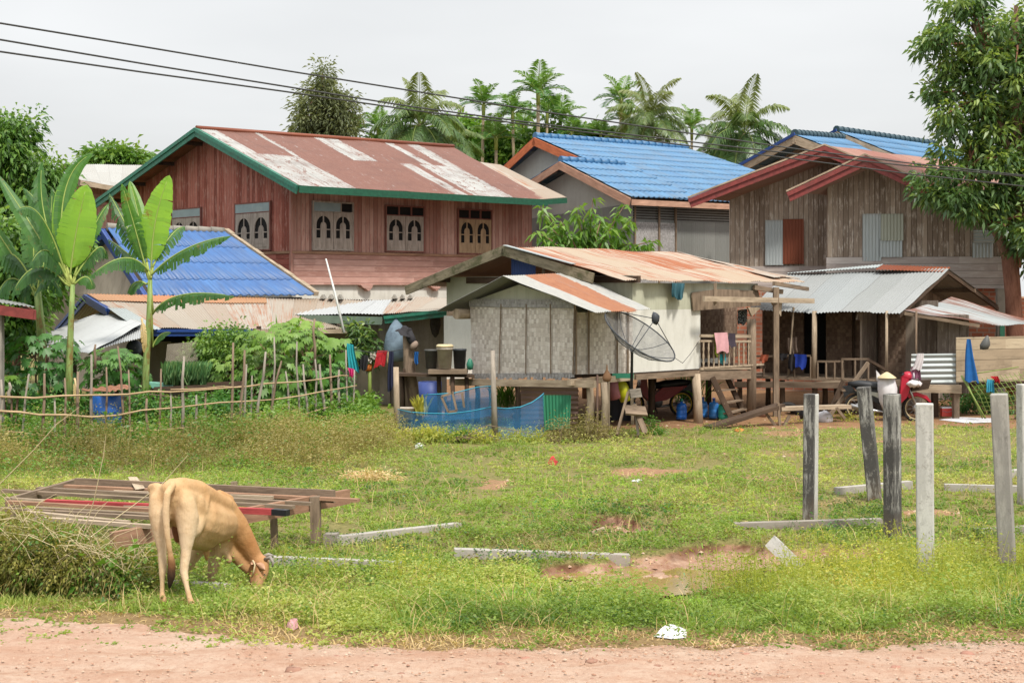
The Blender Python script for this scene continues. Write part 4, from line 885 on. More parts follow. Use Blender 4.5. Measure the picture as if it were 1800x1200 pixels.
# ---- 4. open shed with cream rust roof and blue trim ------------------------
H4 = thing('open_shed', 'open kitchen shed with orange stained cream metal roof and blue trim', 'shed', (P(300, 560, 40).x, 40, GZ))
a, b, c, d = P(153, 518, 40.6), P(548, 523, 44.2), P(512, 581, 40.8), P(252, 578, 37.2)
b = P(700, 528, 45); c = P(640, 577, 42)
MB().corr(a, b, c, d, .09, .012, 6, .025, jag=.08).build('roof', M['roof_rust2'], H4)
cap = MB(); cap.corr(a+V(0, 0, .03), lerp(a, b, .55)+V(0, 0, .03), lerp(lerp(a, b, .55), lerp(d, c, .55), .22)+V(0, 0, .03), lerp(a, d, .22)+V(0, 0, .03), .09, .01, 2).build('ridge_sheet', M['rust_full'] if False else sheet('orange rust', [S(206, 136, 88, .6), S(196, 150, 110, .6)], (S(190, 105, 62, .6), S(205, 130, 85, .6)), .4, S_=4), H4)
bl = P(100, 578, 44); MB().corr(a, b, b+V(0, 4, -1.2), bl+V(.3, 0, .3), .09).build('roof', M['roof_rust2'], H4)
fascia(H4, 'fascia', bl, a-V(.03, .02, 0), M['blue_pt'], .22, .05); fascia(H4, 'fascia', lerp(a, d, .42)-V(.03, .02, 0), a-V(.03, .02, 0), M['blue_pt'], .22, .05)
fascia(H4, 'fascia', lerp(d, c, .04)-V(0, .02, .02), lerp(d, c, .46)-V(0, .02, .02), M['blue_pt'], .17, .05); fascia(H4, 'fascia', lerp(d, c, .47)-V(0, .02, .02), c-V(0, .02, .02), M['wood_pale'], .12, .05, False)
MB().corr(lerp(a, d, .42)-V(.05, .05, -.02), lerp(a, d, .42)+V(.5, -.2, .0), d+V(.5, -.1, 0), d-V(.1, .1, 0), .09, .01, 3).build('patch_sheet', M['zinc_light'], H4)
lt = [P(178, 548, 40), P(252, 566, 37.3), P(150, 622, 34.6), P(70, 607, 37.8)]
lo = MB().corr(lt[0], lt[1], P(156, 621, 34.4), P(20, 610, 38.5), .11, .012, 5, .03).build('lean_to_roof', M['roof_white'], H4); lo['label'] = 'pale grey sheet sloping down at the left of the shed'
MB().corr(P(185, 560, 39.5), P(252, 568, 37.6), P(250, 592, 36.4), P(154, 620, 34.6), .11, .012, 4, .02).build('lean_to_roof', M['roof_white'], H4)
mb = MB()
for px, Y_ in ((250, 37.6), (455, 39.6), (120, 42), (130, 36)):
    q_ = P(px, 560, Y_); mb.beam(V(q_.x, q_.y, GZ), V(q_.x, q_.y, 2.15 if px > 130 else 1.75), .11, .11)
mb.build('post', M['wood_dk'], H4)
MB().slab([P(255, 600, 41.4), P(470, 600, 42.8), P(470, 720, 42.8), P(255, 720, 41.4)], .12, V(0, 1, 0)).build('back_wall', M['cream_wall'], H4)
MB().slab([P(250, 570, 41.5), P(640, 570, 43), P(640, 602, 43), P(250, 602, 41.5)], .08, V(0, 1, 0)).build('shade_panel', M['shade_paint'], H4)  # flat dark slab painting the shade under the shed roof
setp(MB().lathe(Fr(P(236, 612, 36.6), (1, 0, 0), (0, 0, 1), (.5, -1, .2)), [(.01, .1), (.1, .09), (.19, .04), (.215, 0), (.2, .0)], 16).build('pan', M['dark_pl']), 'dark round pan hanging under the shed roof edge', 'pan')

# ---- 5. low white roofed outbuilding with the green fascia ------------------
pl = Plan(835, 40.6, -3200)
H5 = thing('outbuilding', 'low grey rendered outbuilding with pale metal roof and green fascia', 'outbuilding', (P(640, 560, 42).x, 42, GZ))
a, b, c, d = P(560, 522, 45.2), P(840, 524, 43.2), P(832, 540, 41.0), P(452, 550, 42.0)
c2_ = P(676, 553, 41.2)
MB().corr(P(520, 527, 45.4), P(700, 527, 44.4), c2_, d, .1, .012, 4, .03, jag=.06).build('roof', M['roof_white'], H5)
MB().corr(P(690, 524, 44.4)+V(0, 0, .02), P(860, 524, 43.4), P(790, 543, 40.6), P(672, 553, 41.2)+V(0, 0, .03), .1, .012, 4, .03).build('roof', M['roof_rust2'], H5)
fascia(H5, 'fascia', P(676, 556, 41.1), P(792, 543, 40.5), M['green_pt'], .2, .06); fascia(H5, 'fascia', P(453, 551, 42.0), P(672, 557, 41.2), flat('grey green board', S(110, 128, 112), .6), .22, .05, False)
MB().slab([P(556, 552, 42.6), P(785, 546, 41.7), P(785, 722, 41.7), P(556, 722, 42.6)], .15, V(0, 1, 0)).build('wall', M['cream_wall'], H5)
MB().slab([P(453, 560, 43), P(556, 560, 42.7), P(556, 724, 42.7), P(453, 724, 43)], .15, V(0, 1, 0)).build('wall', M['cream_wall'], H5)
MB().beam(V(P(677, 0, 41.9).x, 41.9, 2.3), V(P(677, 0, 41.9).x, 41.9, GZ), .3, .3).build('pilaster', M['cream_wall'], H5)
r_ = MB()
for px in (566, 580, 596, 692, 706, 720):
    q_ = P(px, 522, 43.6); r_.slab([q_+V(-.08, 0, -.05), q_+V(.08, 0, -.05), q_+V(0, 0, .08)], .6, V(0, 1, 0))
r_.build('roof_tile_edge', M['concrete'], H5)

# ---- 7. house with the bright blue tile roof in the middle ------------------
pl = Plan(1112, 56, 4500)
H7 = house_thing('tile_roof_house', 'house with two stepped bright blue tile gables and grey metal sheet walls', 'house', pl)
go = -.6
pk = pl.W(985, 284, go); re_ = pl.W(1110, 349, go); le = pl.W(845, 375, go); pv = pl.uv(pk)[1]; ev = pl.uv(re_)[1]; lv = pl.uv(le)[1]
pu2 = pl.uv(pl.U(943, 243, pv+1.2))[0]
bk = pl.W(940, 242, 1.7); bv = pl.uv(bk)[1]; bl_ = pl.W(872, 294, 1.7)
uE = pl.uv(pl.U(1207, 262, bv))[0]; eR = pl.U(1290, 358, ev)
# upper gable sits back, its ridge a little higher
uu = pl.uv(bk)[0]
top1 = pl.q(uE, bv, bk.z); low1 = pl.q(uE+2.2, ev, re_.z)
k1 = pl.q(uu, bv, bk.z); j1 = pl.q(uu, ev, lerp(k1, re_, 1).z)
mb = MB(); tiles(mb, k1, top1, low1, pl.q(uu, ev, re_.z), 1.05, .26, .035, .04); mb.build('roof', M['tile_blue'], H7)
mb = MB(); tiles(mb, k1, top1, pl.q(uE, bv+5.5, bk.z-2.6), pl.q(uu, bv+5.5, bk.z-2.6), 1.3, .26); mb.build('roof', M['tile_blue'], H7)
on = on_roof(pl.q(uu+.8, pv, 0), k1, top1, pl.q(uu, ev, re_.z))
mb = MB(); tiles(mb, pk, pl.q(uu+1.2, pv, pk.z), pl.q(uu+1.2, ev, re_.z)+V(0, 0, .05), re_, 1.05, .26, .035, .04); mb.build('roof', M['tile_blue'], H7)
mb = MB(); tiles(mb, pk, pl.q(uu, pv, pk.z), pl.q(uu, lv, le.z), le, 1.3, .26); mb.build('roof', M['tile_blue'], H7)
ridge_caps(H7, k1+V(0, 0, .08), top1+V(0, 0, .08), M['tile_cap'], .15, .4); ridge_caps(H7, pk+V(0, 0, .08), pl.q(uu+1, pv, pk.z+.08), M['tile_cap'], .14, .4)
fascia(H7, 'fascia', le-pl.u*.04, pk-pl.u*.04, M['pink_fascia'], .3, .06, False); fascia(H7, 'fascia', re_-pl.u*.04, pk-pl.u*.04, M['pink_fascia'], .3, .06, False)
fascia(H7, 'fascia', pl.q(uu, bv+5.5, bk.z-2.6)-pl.u*.04, k1-pl.u*.04, M['orange_pt'], .34, .06, False); fascia(H7, 'fascia', lerp(k1, pl.q(uu, ev, re_.z), .45)-pl.u*.04, k1-pl.u*.04, M['orange_pt'], .34, .06, False)
fascia(H7, 'fascia', re_-V(0, 0, .03), pl.q(uE+2.2, ev, re_.z-.03), M['pink_fascia'], .22, .05, False)
zt = re_.z+.15; zk = pl.U(1112, 372).z
MB().slab([pl.q(0, 0, zt-.3), pl.q(0, 0, zt), pl.q(0, pv, pk.z-.3), pl.q(0, lv-.6, le.z+.05), pl.q(0, lv-.6, zt-.8)], .15, pl.u).build('gable_wall', M['gablegrey'], H7)
MB().slab([pl.q(uu+.5, pv-1.5, pk.z-.5), pl.q(uu+.5, bv, bk.z-.25), pl.q(uu+.5, bv+4.6, bk.z-2.2), pl.q(uu+.5, bv+4.6, bk.z-3.6)], .15, pl.u).build('gable_wall', M['gablegrey'], H7)
MB().corr(pl.q(-.02, -.05, zt-.28), pl.q(-.02, lv-.6, zt-.7), pl.q(-.02, lv-.6, GZ), pl.q(-.02, -.05, GZ), .1, .012, 2, 0).build('wall', M['zinc_wall'], H7)
MB().corr(pl.q(0, -.02, zk-.3), pl.q(uE+2.5, -.02, zk-.3), pl.q(uE+2.5, -.02, GZ), pl.q(0, -.02, GZ), .1, .012, 2, 0).build('wall', M['zinc_wall'], H7)
mb = MB(); mb.box(Fr(pl.q(0, 0, 0), pl.u, -pl.v), 0, uE+2.5, -.1, -.02, zk-.35, zt); mb.build('upper_wall', M['weave_dk'] if False else flat('dark louvred boards', S(88, 84, 80), .9, .4, 5), H7)
f_ = Fr(pl.q(0, 0, 0), pl.u, -pl.v); lz = MB()
for k_ in range(6): lz.box(f_, 0, uE+2.5, -.02, .02, zk-.32+k_*.1, zk-.27+k_*.1)
lz.build('louvre', M['zinc_wall'], H7)
x0, x1 = pl.uv(pl.U(1100, 420))[0], pl.uv(pl.U(1184, 420))[0]; zz = pl.U(1140, 391).z
MB().box(f_, .05, x1, .03, .07, 1.0, zz).build('pale_panel', M['weave_mid'], H7)
mb = MB(); xm = pl.uv(pl.U(1156, 420))[0]; mb.box(f_, xm-.04, xm+.04, .07, .12, 1, zz+.8); mb.box(f_, .02, .08, .07, .12, 1, zt-.1); mb.box(f_, x1, x1+.07, .04, .12, 1, zt-.1); mb.build('post', M['wood'], H7)

# ---- 9. twin blue roofs far right, behind the brown house --------------------
pl = Plan(1400, 74, 4600)
H9 = house_thing('far_blue_house', 'far house with two blue tiled gables rising above the brown plank house', 'house', pl)
def blue_gable(p0, pL, pR, rR_, oRx, Y0_, cap=True):
    k0 = P(p0[0], p0[1], Y0_); kr = P(rR_[0], rR_[1], Y0_+7); l0 = P(pL[0], pL[1], Y0_+3.5); r0 = P(pR[0], pR[1], Y0_-3); dd = kr-k0; dd.z = 0
    mb = MB(); tiles(mb, k0, kr, r0+dd, r0, 1.1, .3); mb.build('roof', M['tile_blue'], H9)
    mb = MB(); tiles(mb, k0, kr, l0+dd, l0, 1.1, .3); mb.build('roof', M['tile_blue'], H9)
    ridge_caps(H9, k0+V(0, 0, .1), kr+V(0, 0, .1), M['tile_capdk'], .2, .5)
    fascia(H9, 'fascia', l0-V(.05, .1, 0), k0-V(.05, .1, 0), M['wood_pale'], .42, .07, False); fascia(H9, 'fascia', r0-V(.05, .1, 0), k0-V(.05, .1, 0), M['wood_pale'], .42, .07, False)
    fascia(H9, 'trim', l0-V(.07, .25, -.1), k0-V(.07, .25, -.12), M['blue_pt'], .16, .05, False)
    e = dd.normalized()
    MB().slab([r0+e*1.5+V(-.6, 0, -.1), k0+e*1.5-V(0, 0, .3), l0+e*1.5+V(.6, 0, -.1), V(l0.x+.6, l0.y, GZ)+e*1.5, V(r0.x-.6, r0.y, GZ)+e*1.5], .2, e).build('gable_wall', M['brown_pl'], H9)
    return r0
blue_gable((1397, 238), (1280, 303), (1560, 300), (1500, 246), 0, 74); blue_gable((1470, 231), (1380, 280), (1640, 300), (1645, 256), 0, 80)

# ---- 8. brown plank house with maroon trim -----------------------------------
pl = Plan(1455, 46, 4200)                  # the bay front runs to the left vanishing point
H8 = house_thing('brown_plank_house', 'weathered brown plank house with two maroon trimmed gables and tin patched windows', 'house', pl)
Yb, Yw, Yr = 46.0, 47.4, 45.0              # depth of bay front, of main front, of the gable overhang
def fr8(px, py, base, k=.22): return P(px, py, base-(px-1455)/55*k)
pk = fr8(1450, 256, 46.4); le = fr8(1210, 349, 46.4); re_ = fr8(1690, 350, 46.2)
pk2 = fr8(1521, 273, 45.0); le2 = fr8(1383, 338, 45.0); re2 = fr8(1668, 341, 44.9)
bkv = V(5.6, 4.5, 0)
for (k0, l0, r0, nm) in ((pk, le, re_, 0), (pk2, le2, re2, 1)):
    bv_ = bkv if nm == 0 else V(2.4, 2.0, 0)
    MB().corr(k0, k0+bv_+V(0, 0, -.1), r0+bv_, r0, .1, .012, 5, .02).build('roof', sheet('faded red roof', [S(166, 104, 90, .55), S(190, 148, 132, .55)], (S(140, 86, 72, .55), S(160, 112, 94, .55)), .5, S_=3), H8)
    MB().corr(k0, k0+bv_+V(0, 0, -.1), l0+bv_, l0, .1, .012, 5, .02).build('roof', M['rust_brown'], H8)
    for e_ in (l0, r0):
        fascia(H8, 'fascia', e_-V(.02, .06, .03), k0-V(.02, .06, .03), M['red_pt'], .29, .06)
        mb = MB(); mb.beam(e_-V(.02, .03, -.03), k0-V(.02, .03, -.03), .12, .05); mb.build('verge_strip', M['roof_rust2'] if False else M['wood_pale'], H8)
zt8 = lambda p_, k0, e_: k0.z+(e_.z-k0.z)*(p_.x-k0.x)/(e_.x-k0.x)-.12
def W8(px, Y_, z): q_ = P(px, 500, Y_-(px-1455)/55*.22); return V(q_.x, q_.y, z)
zl = W8(1455, Yb, 0); z1 = P(1455, 452, Yb).z; z0_ = P(1700, 507, 45.8).z
pts = [W8(1283, Yw+.4, z1-.6), W8(1283, Yw+.4, 0), W8(1450, Yw+.4, 0), W8(1500, Yw+.4, 0), W8(1500, Yw+.4, z1-.6)]
pts[1].z = zt8(pts[1], pk, le); pts[2].z = pk.z-.12; pts[3].z = zt8(pts[3], pk, re_)
MB().slab(pts, .12, V(0, 1, 0)).build('wall', M['brown_pl'], H8)
A = [W8(1455, Yb, z1), W8(1455, Yb, 0), W8(1521, Yb, pk2.z-.12), W8(1650, Yb, 0), W8(1766, Yb, 0), W8(1766, Yb, z1)]
A[1].z = zt8(A[1], pk2, le2); A[3].z = zt8(A[3], pk2, re2); A[4].z = A[3].z-.2
MB().slab(A, .12, V(0, 1, 0)).build('wall', M['brown_pl'], H8)
MB().slab([W8(1455, Yb, z0_), W8(1455, Yb, A[1].z), W8(1455, Yw+.4, A[1].z+.2), W8(1455, Yw+.4, z0_)], .1, V(1, 0, 0)).build('side_wall', M['brown_pl'], H8)
MB().slab([W8(1453, Yb-.04, z0_), W8(1766, Yb-.04, z0_), W8(1766, Yb-.04, z1), W8(1453, Yb-.04, z1)], .1, V(0, 1, 0)).build('lower_siding', M['brown_lap'], H8)
MB().slab([W8(1282, Yw+.36, z0_), W8(1456, Yw+.36, z0_), W8(1456, Yw+.36, z1-.25), W8(1282, Yw+.36, z1-.25)], .1, V(0, 1, 0)).build('lower_siding', M['brown_lap'], H8)
MB().slab([W8(1283, Yw+.4, GZ), W8(1283, Yw+.4, pts[1].z), W8(1283, Yw+9, pts[1].z), W8(1283, Yw+9, GZ)], .12, V(1, 0, 0)).build('side_wall', M['brown_pl'], H8)
MB().slab([W8(1766, Yb, z0_), W8(1766, Yb, A[4].z), W8(1766, Yb+9, A[4].z), W8(1766, Yb+9, z0_)], .12, V(-1, 0, 0)).build('side_wall', M['brown_pl'], H8)
MB().slab([W8(1290, Yb+1.7, GZ-.2), W8(1764, Yb+.2, GZ-.2), W8(1764, Yb+.2, z0_+.02), W8(1290, Yb+1.7, z0_+.02)], .15, V(0, 1, 0)).build('brick_wall', M['brick'], H8)
MB().slab([W8(1764, Yb+.2, GZ-.2), W8(1990, Yb+1, GZ-.2), W8(1990, Yb+1, z0_-.3), W8(1764, Yb+.2, z0_-.3)], .15, V(0, 1, 0)).build('brick_wall', M['brick'], H8)
def tin(px0, px1, py0, py1, mat, Y_, off=.05, hz=False):
    a, b, c, d = W8(px0, Y_-off, 0), W8(px1, Y_-off, 0), W8(px1, Y_-off, 0), W8(px0, Y_-off, 0); a.z = b.z = P(px0, py0, a.y).z; c.z = d.z = P(px0, py1, a.y).z
    mb = MB(); (mb.corr(a, b, c, d, .1, .012, 2, .01) if not hz else mb.corr(d, a, b, c, .1, .012, 2, .01)); return mb.build('tin_shutter', mat, H8)
tin(1345, 1377, 387, 466, M['zinc_light'], Yw+.4, .08); tin(1376, 1413, 385, 464, M['rust_full'], Yw+.4, .11)
tin(1516, 1549, 376, 459, M['zinc_light'], Yb, .06); tin(1546, 1586, 420, 452, M['zinc_light'], Yb, .09); tin(1548, 1588, 376, 423, M['roof_zinc'] if False else sheet('olive grey sheet', [S(150, 154, 140), S(172, 174, 160)], (S(120, 110, 90), S(150, 140, 120)), .6), Yb, .12)
tin(1709, 1746, 425, 453, M['zinc_light'], Yb, .08); tin(1711, 1748, 405, 428, M['zinc_light'], Yb, .11, True)
MB().box(Fr(W8(1758, Yb-.1, GZ), (1, 0, 0), (0, -1, 0)), -.12, .12, -.05, .12, 0, z0_-GZ).build('pillar', M['concrete'], H8)
# ---- 6. stilt house in the middle with its plaited bamboo kitchen ----------------
pl = Plan(1010, 33, 3400)
H6 = house_thing('stilt_house', 'stilt house with rusty cream roof, white walls and a plaited bamboo kitchen in front', 'house', pl)
S6 = pl
u1 = pl.uv(pl.U(1112, 600))[0]
def leg(par, p, z0, z1, r=.07, mat='wood', lean=(0, 0), sq=False, name='stilt'):
    mb = MB(); a = V(p.x+lean[0], p.y+lean[1], z0); b = V(p.x, p.y, z1)
    if sq: mb.beam(a, b, r*2, r*2, (1, 0, 0))
    else: mb.tube([a, lerp(a, b, .5)+V(.01, 0, 0), b], [r*1.05, r*.97, r], 9)
    return mb.build(name, M[mat], par)
# annex roof
o_ = -.5; pk = pl.W(884, 485, o_); le = pl.W(767, 547, o_); re_ = pl.W(1047, 550, o_); pv, ev, lv = pl.uv(pk)[1], pl.uv(re_)[1], pl.uv(le)[1]
rR = pl.U(978, 479, pv); eR = pl.U(1146, 545, ev); uA = pl.uv(eR)[0]
uB = pl.uv(rR)[0]+.6
A6 = MB(); A6.corr(pk, pl.q(uB, pv, rR.z), pl.q(uA, ev, eR.z), re_, .085, .012, 5, .02, jag=.04)
ar = A6.build('kitchen_roof', M['annex'], H6)
MB().corr(pk, pl.q(uB, pv, rR.z), pl.q(uB, lv, le.z), le, .085, .012, 4, .01).build('kitchen_roof', M['zinc_wall'], H6)
MB().beam(pl.q(0, lv+.12, le.z-.06), pl.q(2, lv+.12, le.z-.06), .09, .12).build('purlin', M['wood'], H6)
MB().tube([pl.q(-.35, 3.55, 2.55), pl.q(.6, 3.55, 2.55)], [.13, .13], 10).build('beam_end', M['wood_pale'], H6)
# annex walls
fz = lambda px, py, off=0: pl.W(px, py, off)
bl, br = fz(830, 659), fz(1010, 658); tl, tr = fz(826, 529), fz(1010, 531); mb = MB(); mb.slab([br, tr, tl, bl], .05, pl.u); mb.build('bamboo_wall', M['weave'], H6)
pk_w = V(0, 0, 0); pw = pl.q(.04, pv, pk.z-.2)
MB().slab([tr-V(0, 0, .02)+pl.u*.03, pw, V(tl.x, tl.y, le.z+.12)+pl.u*.03, tl-V(0, 0, .02)+pl.u*.03], .04, pl.u).build('kitchen_gable', M['stilt_gable'], H6)
sl, sr = pl.U(1010, 658), pl.U(1112, 655)
MB().slab([sl, sr, V(sr.x, sr.y, 2.62), V(sl.x, sl.y, 2.62)], .05, pl.v).build('bamboo_wall', M['weave'], H6)
mb = MB(); mb.slab([tl+V(0, 0, .05)-pl.u*.03, tl-V(0, 0, .14)-pl.u*.03, tr-V(0, 0, .14)-pl.u*.03, tr+V(0, 0, .05)-pl.u*.03], .02, pl.u); mb.build('bamboo_hem', M['weave_mid'], H6)
for px in (878, 925, 969, 1008):
    a, b = fz(px-1, 657, -.04), fz(px+random.uniform(-2, 3), 534, -.04); MB().beam(a, b, .022, .025, (1, 0, 0)).build('batten', M['wood'], H6)
for px in (1013, 1035, 1085, 1104):
    a, b = pl.U(px, 657, -.04), pl.U(px, 545, -.04); MB().beam(a, b, .04 if px != 1013 else .09, .04, (1, 0, 0)).build('batten', M['wood'], H6)
# frayed lower edge and floor frame
mb = MB()
for i in range(34):
    t = i/34; p = lerp(bl, br, t)-pl.u*.02; q_ = lerp(bl, br, t+.026)-pl.u*.02; dz = .05+.09*random.random(); mb.slab([q_-V(0, 0, dz), q_+V(0, 0, .04), p+V(0, 0, .04), p-V(0, 0, dz+.02*random.random())], .03, pl.u)
mb.build('frayed_edge', M['weave_mid'], H6)
a, b = fz(792, 671, -.12), fz(1046, 675, -.12); MB().beam(a, b, .1, .16).build('floor_beam', M['wood_pale'], H6)
a, b = pl.U(1000, 672, -.1), pl.U(1112, 663, -.1); MB().beam(a, b, .1, .14).build('floor_beam', M['wood_pale'], H6)
MB().box(Fr(pl.q(0, 0, 0), pl.u, -pl.v), .1, u1, -3.2, -.1, 1.12, 1.2).build('floor', M['wood_dk'], H6)
for (px, py0, py1, w_) in ((1062, 672, 765, .13), (1036, 672, 760, .14), (909, 676, 752, .1), (838, 672, 750, .1)):
    a = fz(px, py0, .02); mb = MB(); mb.tube([V(a.x, a.y, GZ-.1), V(a.x+.03, a.y, .6), V(a.x, a.y, a.z)], [w_*.75, w_*.6, w_*.55], 8); mb.build('stilt', M['wood_pale' if px > 1000 else 'wood_dk'], H6)
for px in (1050, 1070):
    a = pl.U(px, 668, -.14); MB().beam(V(a.x, a.y, GZ), V(a.x, a.y, a.z+.12), .2, .04, (1, 0, 0)).build('upright_board', M['rust_brown' if px == 1050 else 'wood_pale'], H6)
rp = MB(); f_ = lambda px, py, o2=.5: pl.W(px, py, o2); rp.corr(f_(1016, 676, .3), f_(1016, 765, .3), f_(915, 765, .3), f_(915, 676, .3), .12, .018, 6, .03); rp.build('rusty_panel', M['rust_brown'], H6)
setp(MB().corr(P(953, 694, 33.4), P(1004, 694, 33.0), P(1002, 752, 32.9), P(957, 756, 33.3), .09, .012, 2, .01).build('tin_sheet', M['green_sheet']), 'small green corrugated sheet leaning under the bamboo kitchen', 'metal sheet')
# main roof
o2 = u1-.5; pk = pl.W(885, 432, o2); le = pl.W(713, 503, o2); re_ = pl.W(1100, 493, o2); pv, ev, lv = pl.uv(pk)[1], pl.uv(re_)[1], pl.uv(le)[1]
rR = pl.U(1192, 444, pv); eR = pl.U(1411, 496, ev); uR, uE = pl.uv(rR)[0], pl.uv(eR)[0]
MB().corr(pk, rR, eR, re_, .085, .012, 8, .035, jag=.08).build('roof', M['roof_rust'], H6)
lE = pl.q(uR, lv, le.z); MB().corr(pk, rR, lE, le, .085, .012, 5, .02).build('roof', M['rust_brown'], H6)
MB().corr(pl.q(uR-.1, pv, rR.z+.02), pl.q(uR+1.3, pv-.6, rR.z-.25), pl.q(uE+.35, ev+.3, eR.z+.1), pl.q(uE-.8, ev+.4, eR.z+.12), .085, .012, 6, .03, jag=.08).build('roof', M['roof_rust2'], H6)
MB().beam(lerp(pk, re_, .02)-pl.u*.03+V(0, 0, .03), lerp(pk, re_, .6)-pl.u*.03+V(0, 0, .05), .16, .02).build('verge_sheet', M['zinc_light'], H6)
fascia(H6, 'fascia', lerp(pk, re_, .76)-pl.u*.02-V(0, 0, .04), pk-pl.u*.02, M['wood_moss'], .24, .06, False); fascia(H6, 'fascia', le-pl.u*.02, pk-pl.u*.02, M['wood_moss'], .24, .06, False)
for (va, z_) in ((lv-1.2, 0), (pv, 0), (ev+1.6, 0)):
    zc = pk.z+(le.z-pk.z)*(va-pv)/(lv-pv) if va > pv else pk.z+(re_.z-pk.z)*(va-pv)/(ev-pv); MB().beam(pl.q(o2, va, zc-.16), pl.q(uR, va, zc-.16), .08, .12).build('purlin', M['wood_dk'], H6)
MB().beam(pl.q(u1, lv-1.9, le.z+.15), pl.q(u1, ev, le.z+.15), .1, .16).build('tie_beam', M['wood_dk'], H6)
for dv_ in (0, 1.5): MB().beam(pl.q(u1+.02, pv-dv_*.6, le.z+.2), pl.q(u1+.02, pv-dv_*.6, pk.z-.2-.25*dv_), .12, .08, (1, 0, 0)).build('king_post', M['wood'], H6)
bs = [pl.q(u1-.1, pv+.12, pk.z-.3), pl.q(u1-.1, pv-.75, pk.z-.5), pl.q(u1-.1, pv-.75, le.z+.28), pl.q(u1-.1, pv+.12, le.z+.28)]
MB().corr(bs[0], bs[1], bs[2], bs[3], .09, .012, 2, .0).build('blue_gable_sheet', M['blue_sheet'], H6)
# main walls
zf = pl.U(1112, 655).z; zw = pl.U(1112, 497, 0).z; gl = pl.W(785, 560, u1); vL = pl.uv(gl)[1]; zt6 = pl.W(785, 487, u1).z
MB().slab([pl.q(u1, .02, zf), pl.q(u1, .02, zt6), pl.q(u1, vL, zt6), pl.q(u1, vL, zf-.1)], .06, pl.u).build('gable_wall', M['stilt_gable'], H6)
MB().slab([pl.q(u1+.02, 3.35, zf-.1), pl.q(u1+.02, 3.35, 2.45), pl.q(u1+.02, vL+.02, 2.45), pl.q(u1+.02, vL+.02, zf-.1)], .1, -pl.u).build('white_panel', M['white_wall'], H6)
uw = pl.uv(pl.U(1231, 600))[0]; uz = pl.uv(pl.U(1332, 560))[0]
zm = pl.U(1112, 545).z
MB().slab([pl.q(u1, 0, zf), pl.q(uw, 0, zf), pl.q(uw, 0, zm), pl.q(u1, 0, zm)], .06, pl.v).build('wall', M['white_wall'], H6)
MB().slab([pl.q(u1, 0, zm), pl.q(uw+.1, 0, zm), pl.q(uz, 0, zm+.12), pl.q(uz, 0, zw), pl.q(u1, 0, zw)], .055, pl.v).build('upper_wall', M['stilt_gable'], H6)
# dark weathered board hung above the balcony
bp = [pl.U(1217, 522, -.08), pl.U(1219, 546, -.08), pl.U(1338, 537, -.08), pl.U(1333, 511, -.08), pl.U(1262, 508, -.08), pl.U(1218, 514, -.08)]
MB().slab(bp[::-1], .04, pl.v).build('lintel_board', M['wood'], H6)
MB().beam(pl.U(1237, 525, -.55), pl.U(1430, 529, -.55), .07, .13).build('cross_beam', M['wood_pale'], H6)
MB().beam(pl.U(1257, 497, -.5), pl.U(1257, 537, -.5), .09, .07, (1, 0, 0)).build('bracket', M['wood'], H6)
MB().beam(pl.U(1360, 498, -.5), pl.U(1420, 508, -.5), .08, .1).build('outrigger', M['wood'], H6)
MB().beam(pl.U(1325, 505, -.1), pl.U(1375, 513, -.4), .1, .12).build('outrigger', M['wood'], H6)
MB().slab([pl.U(1315, 540, -.1), pl.U(1338, 540, -.1), pl.U(1322, 556, -.1)][::-1], .05, pl.v).build('gusset', M['wood_pale'], H6)
MB().slab([pl.U(1356, 530, -.45), pl.U(1375, 530, -.45), pl.U(1373, 556, -.45)][::-1], .05, pl.v).build('gusset', M['wood_pale'], H6)
# back partition seen through the balcony, floor, rail
ub = pl.uv(pl.U(1296, 600, 3.2))[0]; MB().slab([pl.q(u1, 3.2, zf), pl.q(ub, 3.2, zf), pl.q(ub, 3.2, 2.62), pl.q(u1, 3.2, 2.62)], .06, pl.v).build('back_wall', M['weave_dk'], H6)
MB().slab([pl.q(uw, .06, zf), pl.q(uw, 3.2, zf), pl.q(uw, 3.2, zw), pl.q(uw, .06, zw)], .06, -pl.u).build('inner_wall', M['weave_dk'], H6)
MB().box(Fr(pl.q(0, 0, 0), pl.u, -pl.v), u1, uz+.3, -3.3, .06, zf-.1, zf-.02).build('floor', M['wood_dk'], H6)
MB().beam(pl.q(u1-.05, -.1, zf-.1), pl.q(uw, -.1, zf-.1), .1, .12).build('floor_beam', M['wood'], H6)
MB().beam(pl.U(1228, 660, -.12), pl.U(1318, 658, -.12), .1, .22).build('floor_beam', M['wood'], H6)
MB().box(Fr(pl.q(0, 0, 0), pl.u, -pl.v), uw-.1, uz, .1, .2, zf-.0, zf+.04).build('sill', M['wood_pale'], H6)
ra, rb = pl.U(1231, 590, -.16), pl.U(1319, 591, -.16)
MB().beam(ra, rb, .05, .07).build('rail', M['wood_pale'], H6); MB().beam(ra-V(0, 0, .13), rb-V(0, 0, .13), .05, .05).build('rail', M['wood_pale'], H6); MB().beam(pl.U(1231, 648, -.16), pl.U(1319, 647, -.16), .05, .06).build('rail', M['wood_pale'], H6)
zlow = pl.U(1231, 647, -.16).z
for i in range(10):
    q_ = lerp(ra, rb, (i+.6)/10); h_ = ra.z-.15-zlow; fr_ = Fr(V(q_.x, q_.y, zlow), (1, 0, 0), (0, 1, 0))
    MB().lathe(fr_, [(.022, 0), (.022, h_*.12), (.032, h_*.2), (.018, h_*.3), (.03, h_*.45), (.016, h_*.6), (.03, h_*.72), (.02, h_*.8), (.024, h_)], 7).build('baluster', M['wood_pale'], H6)
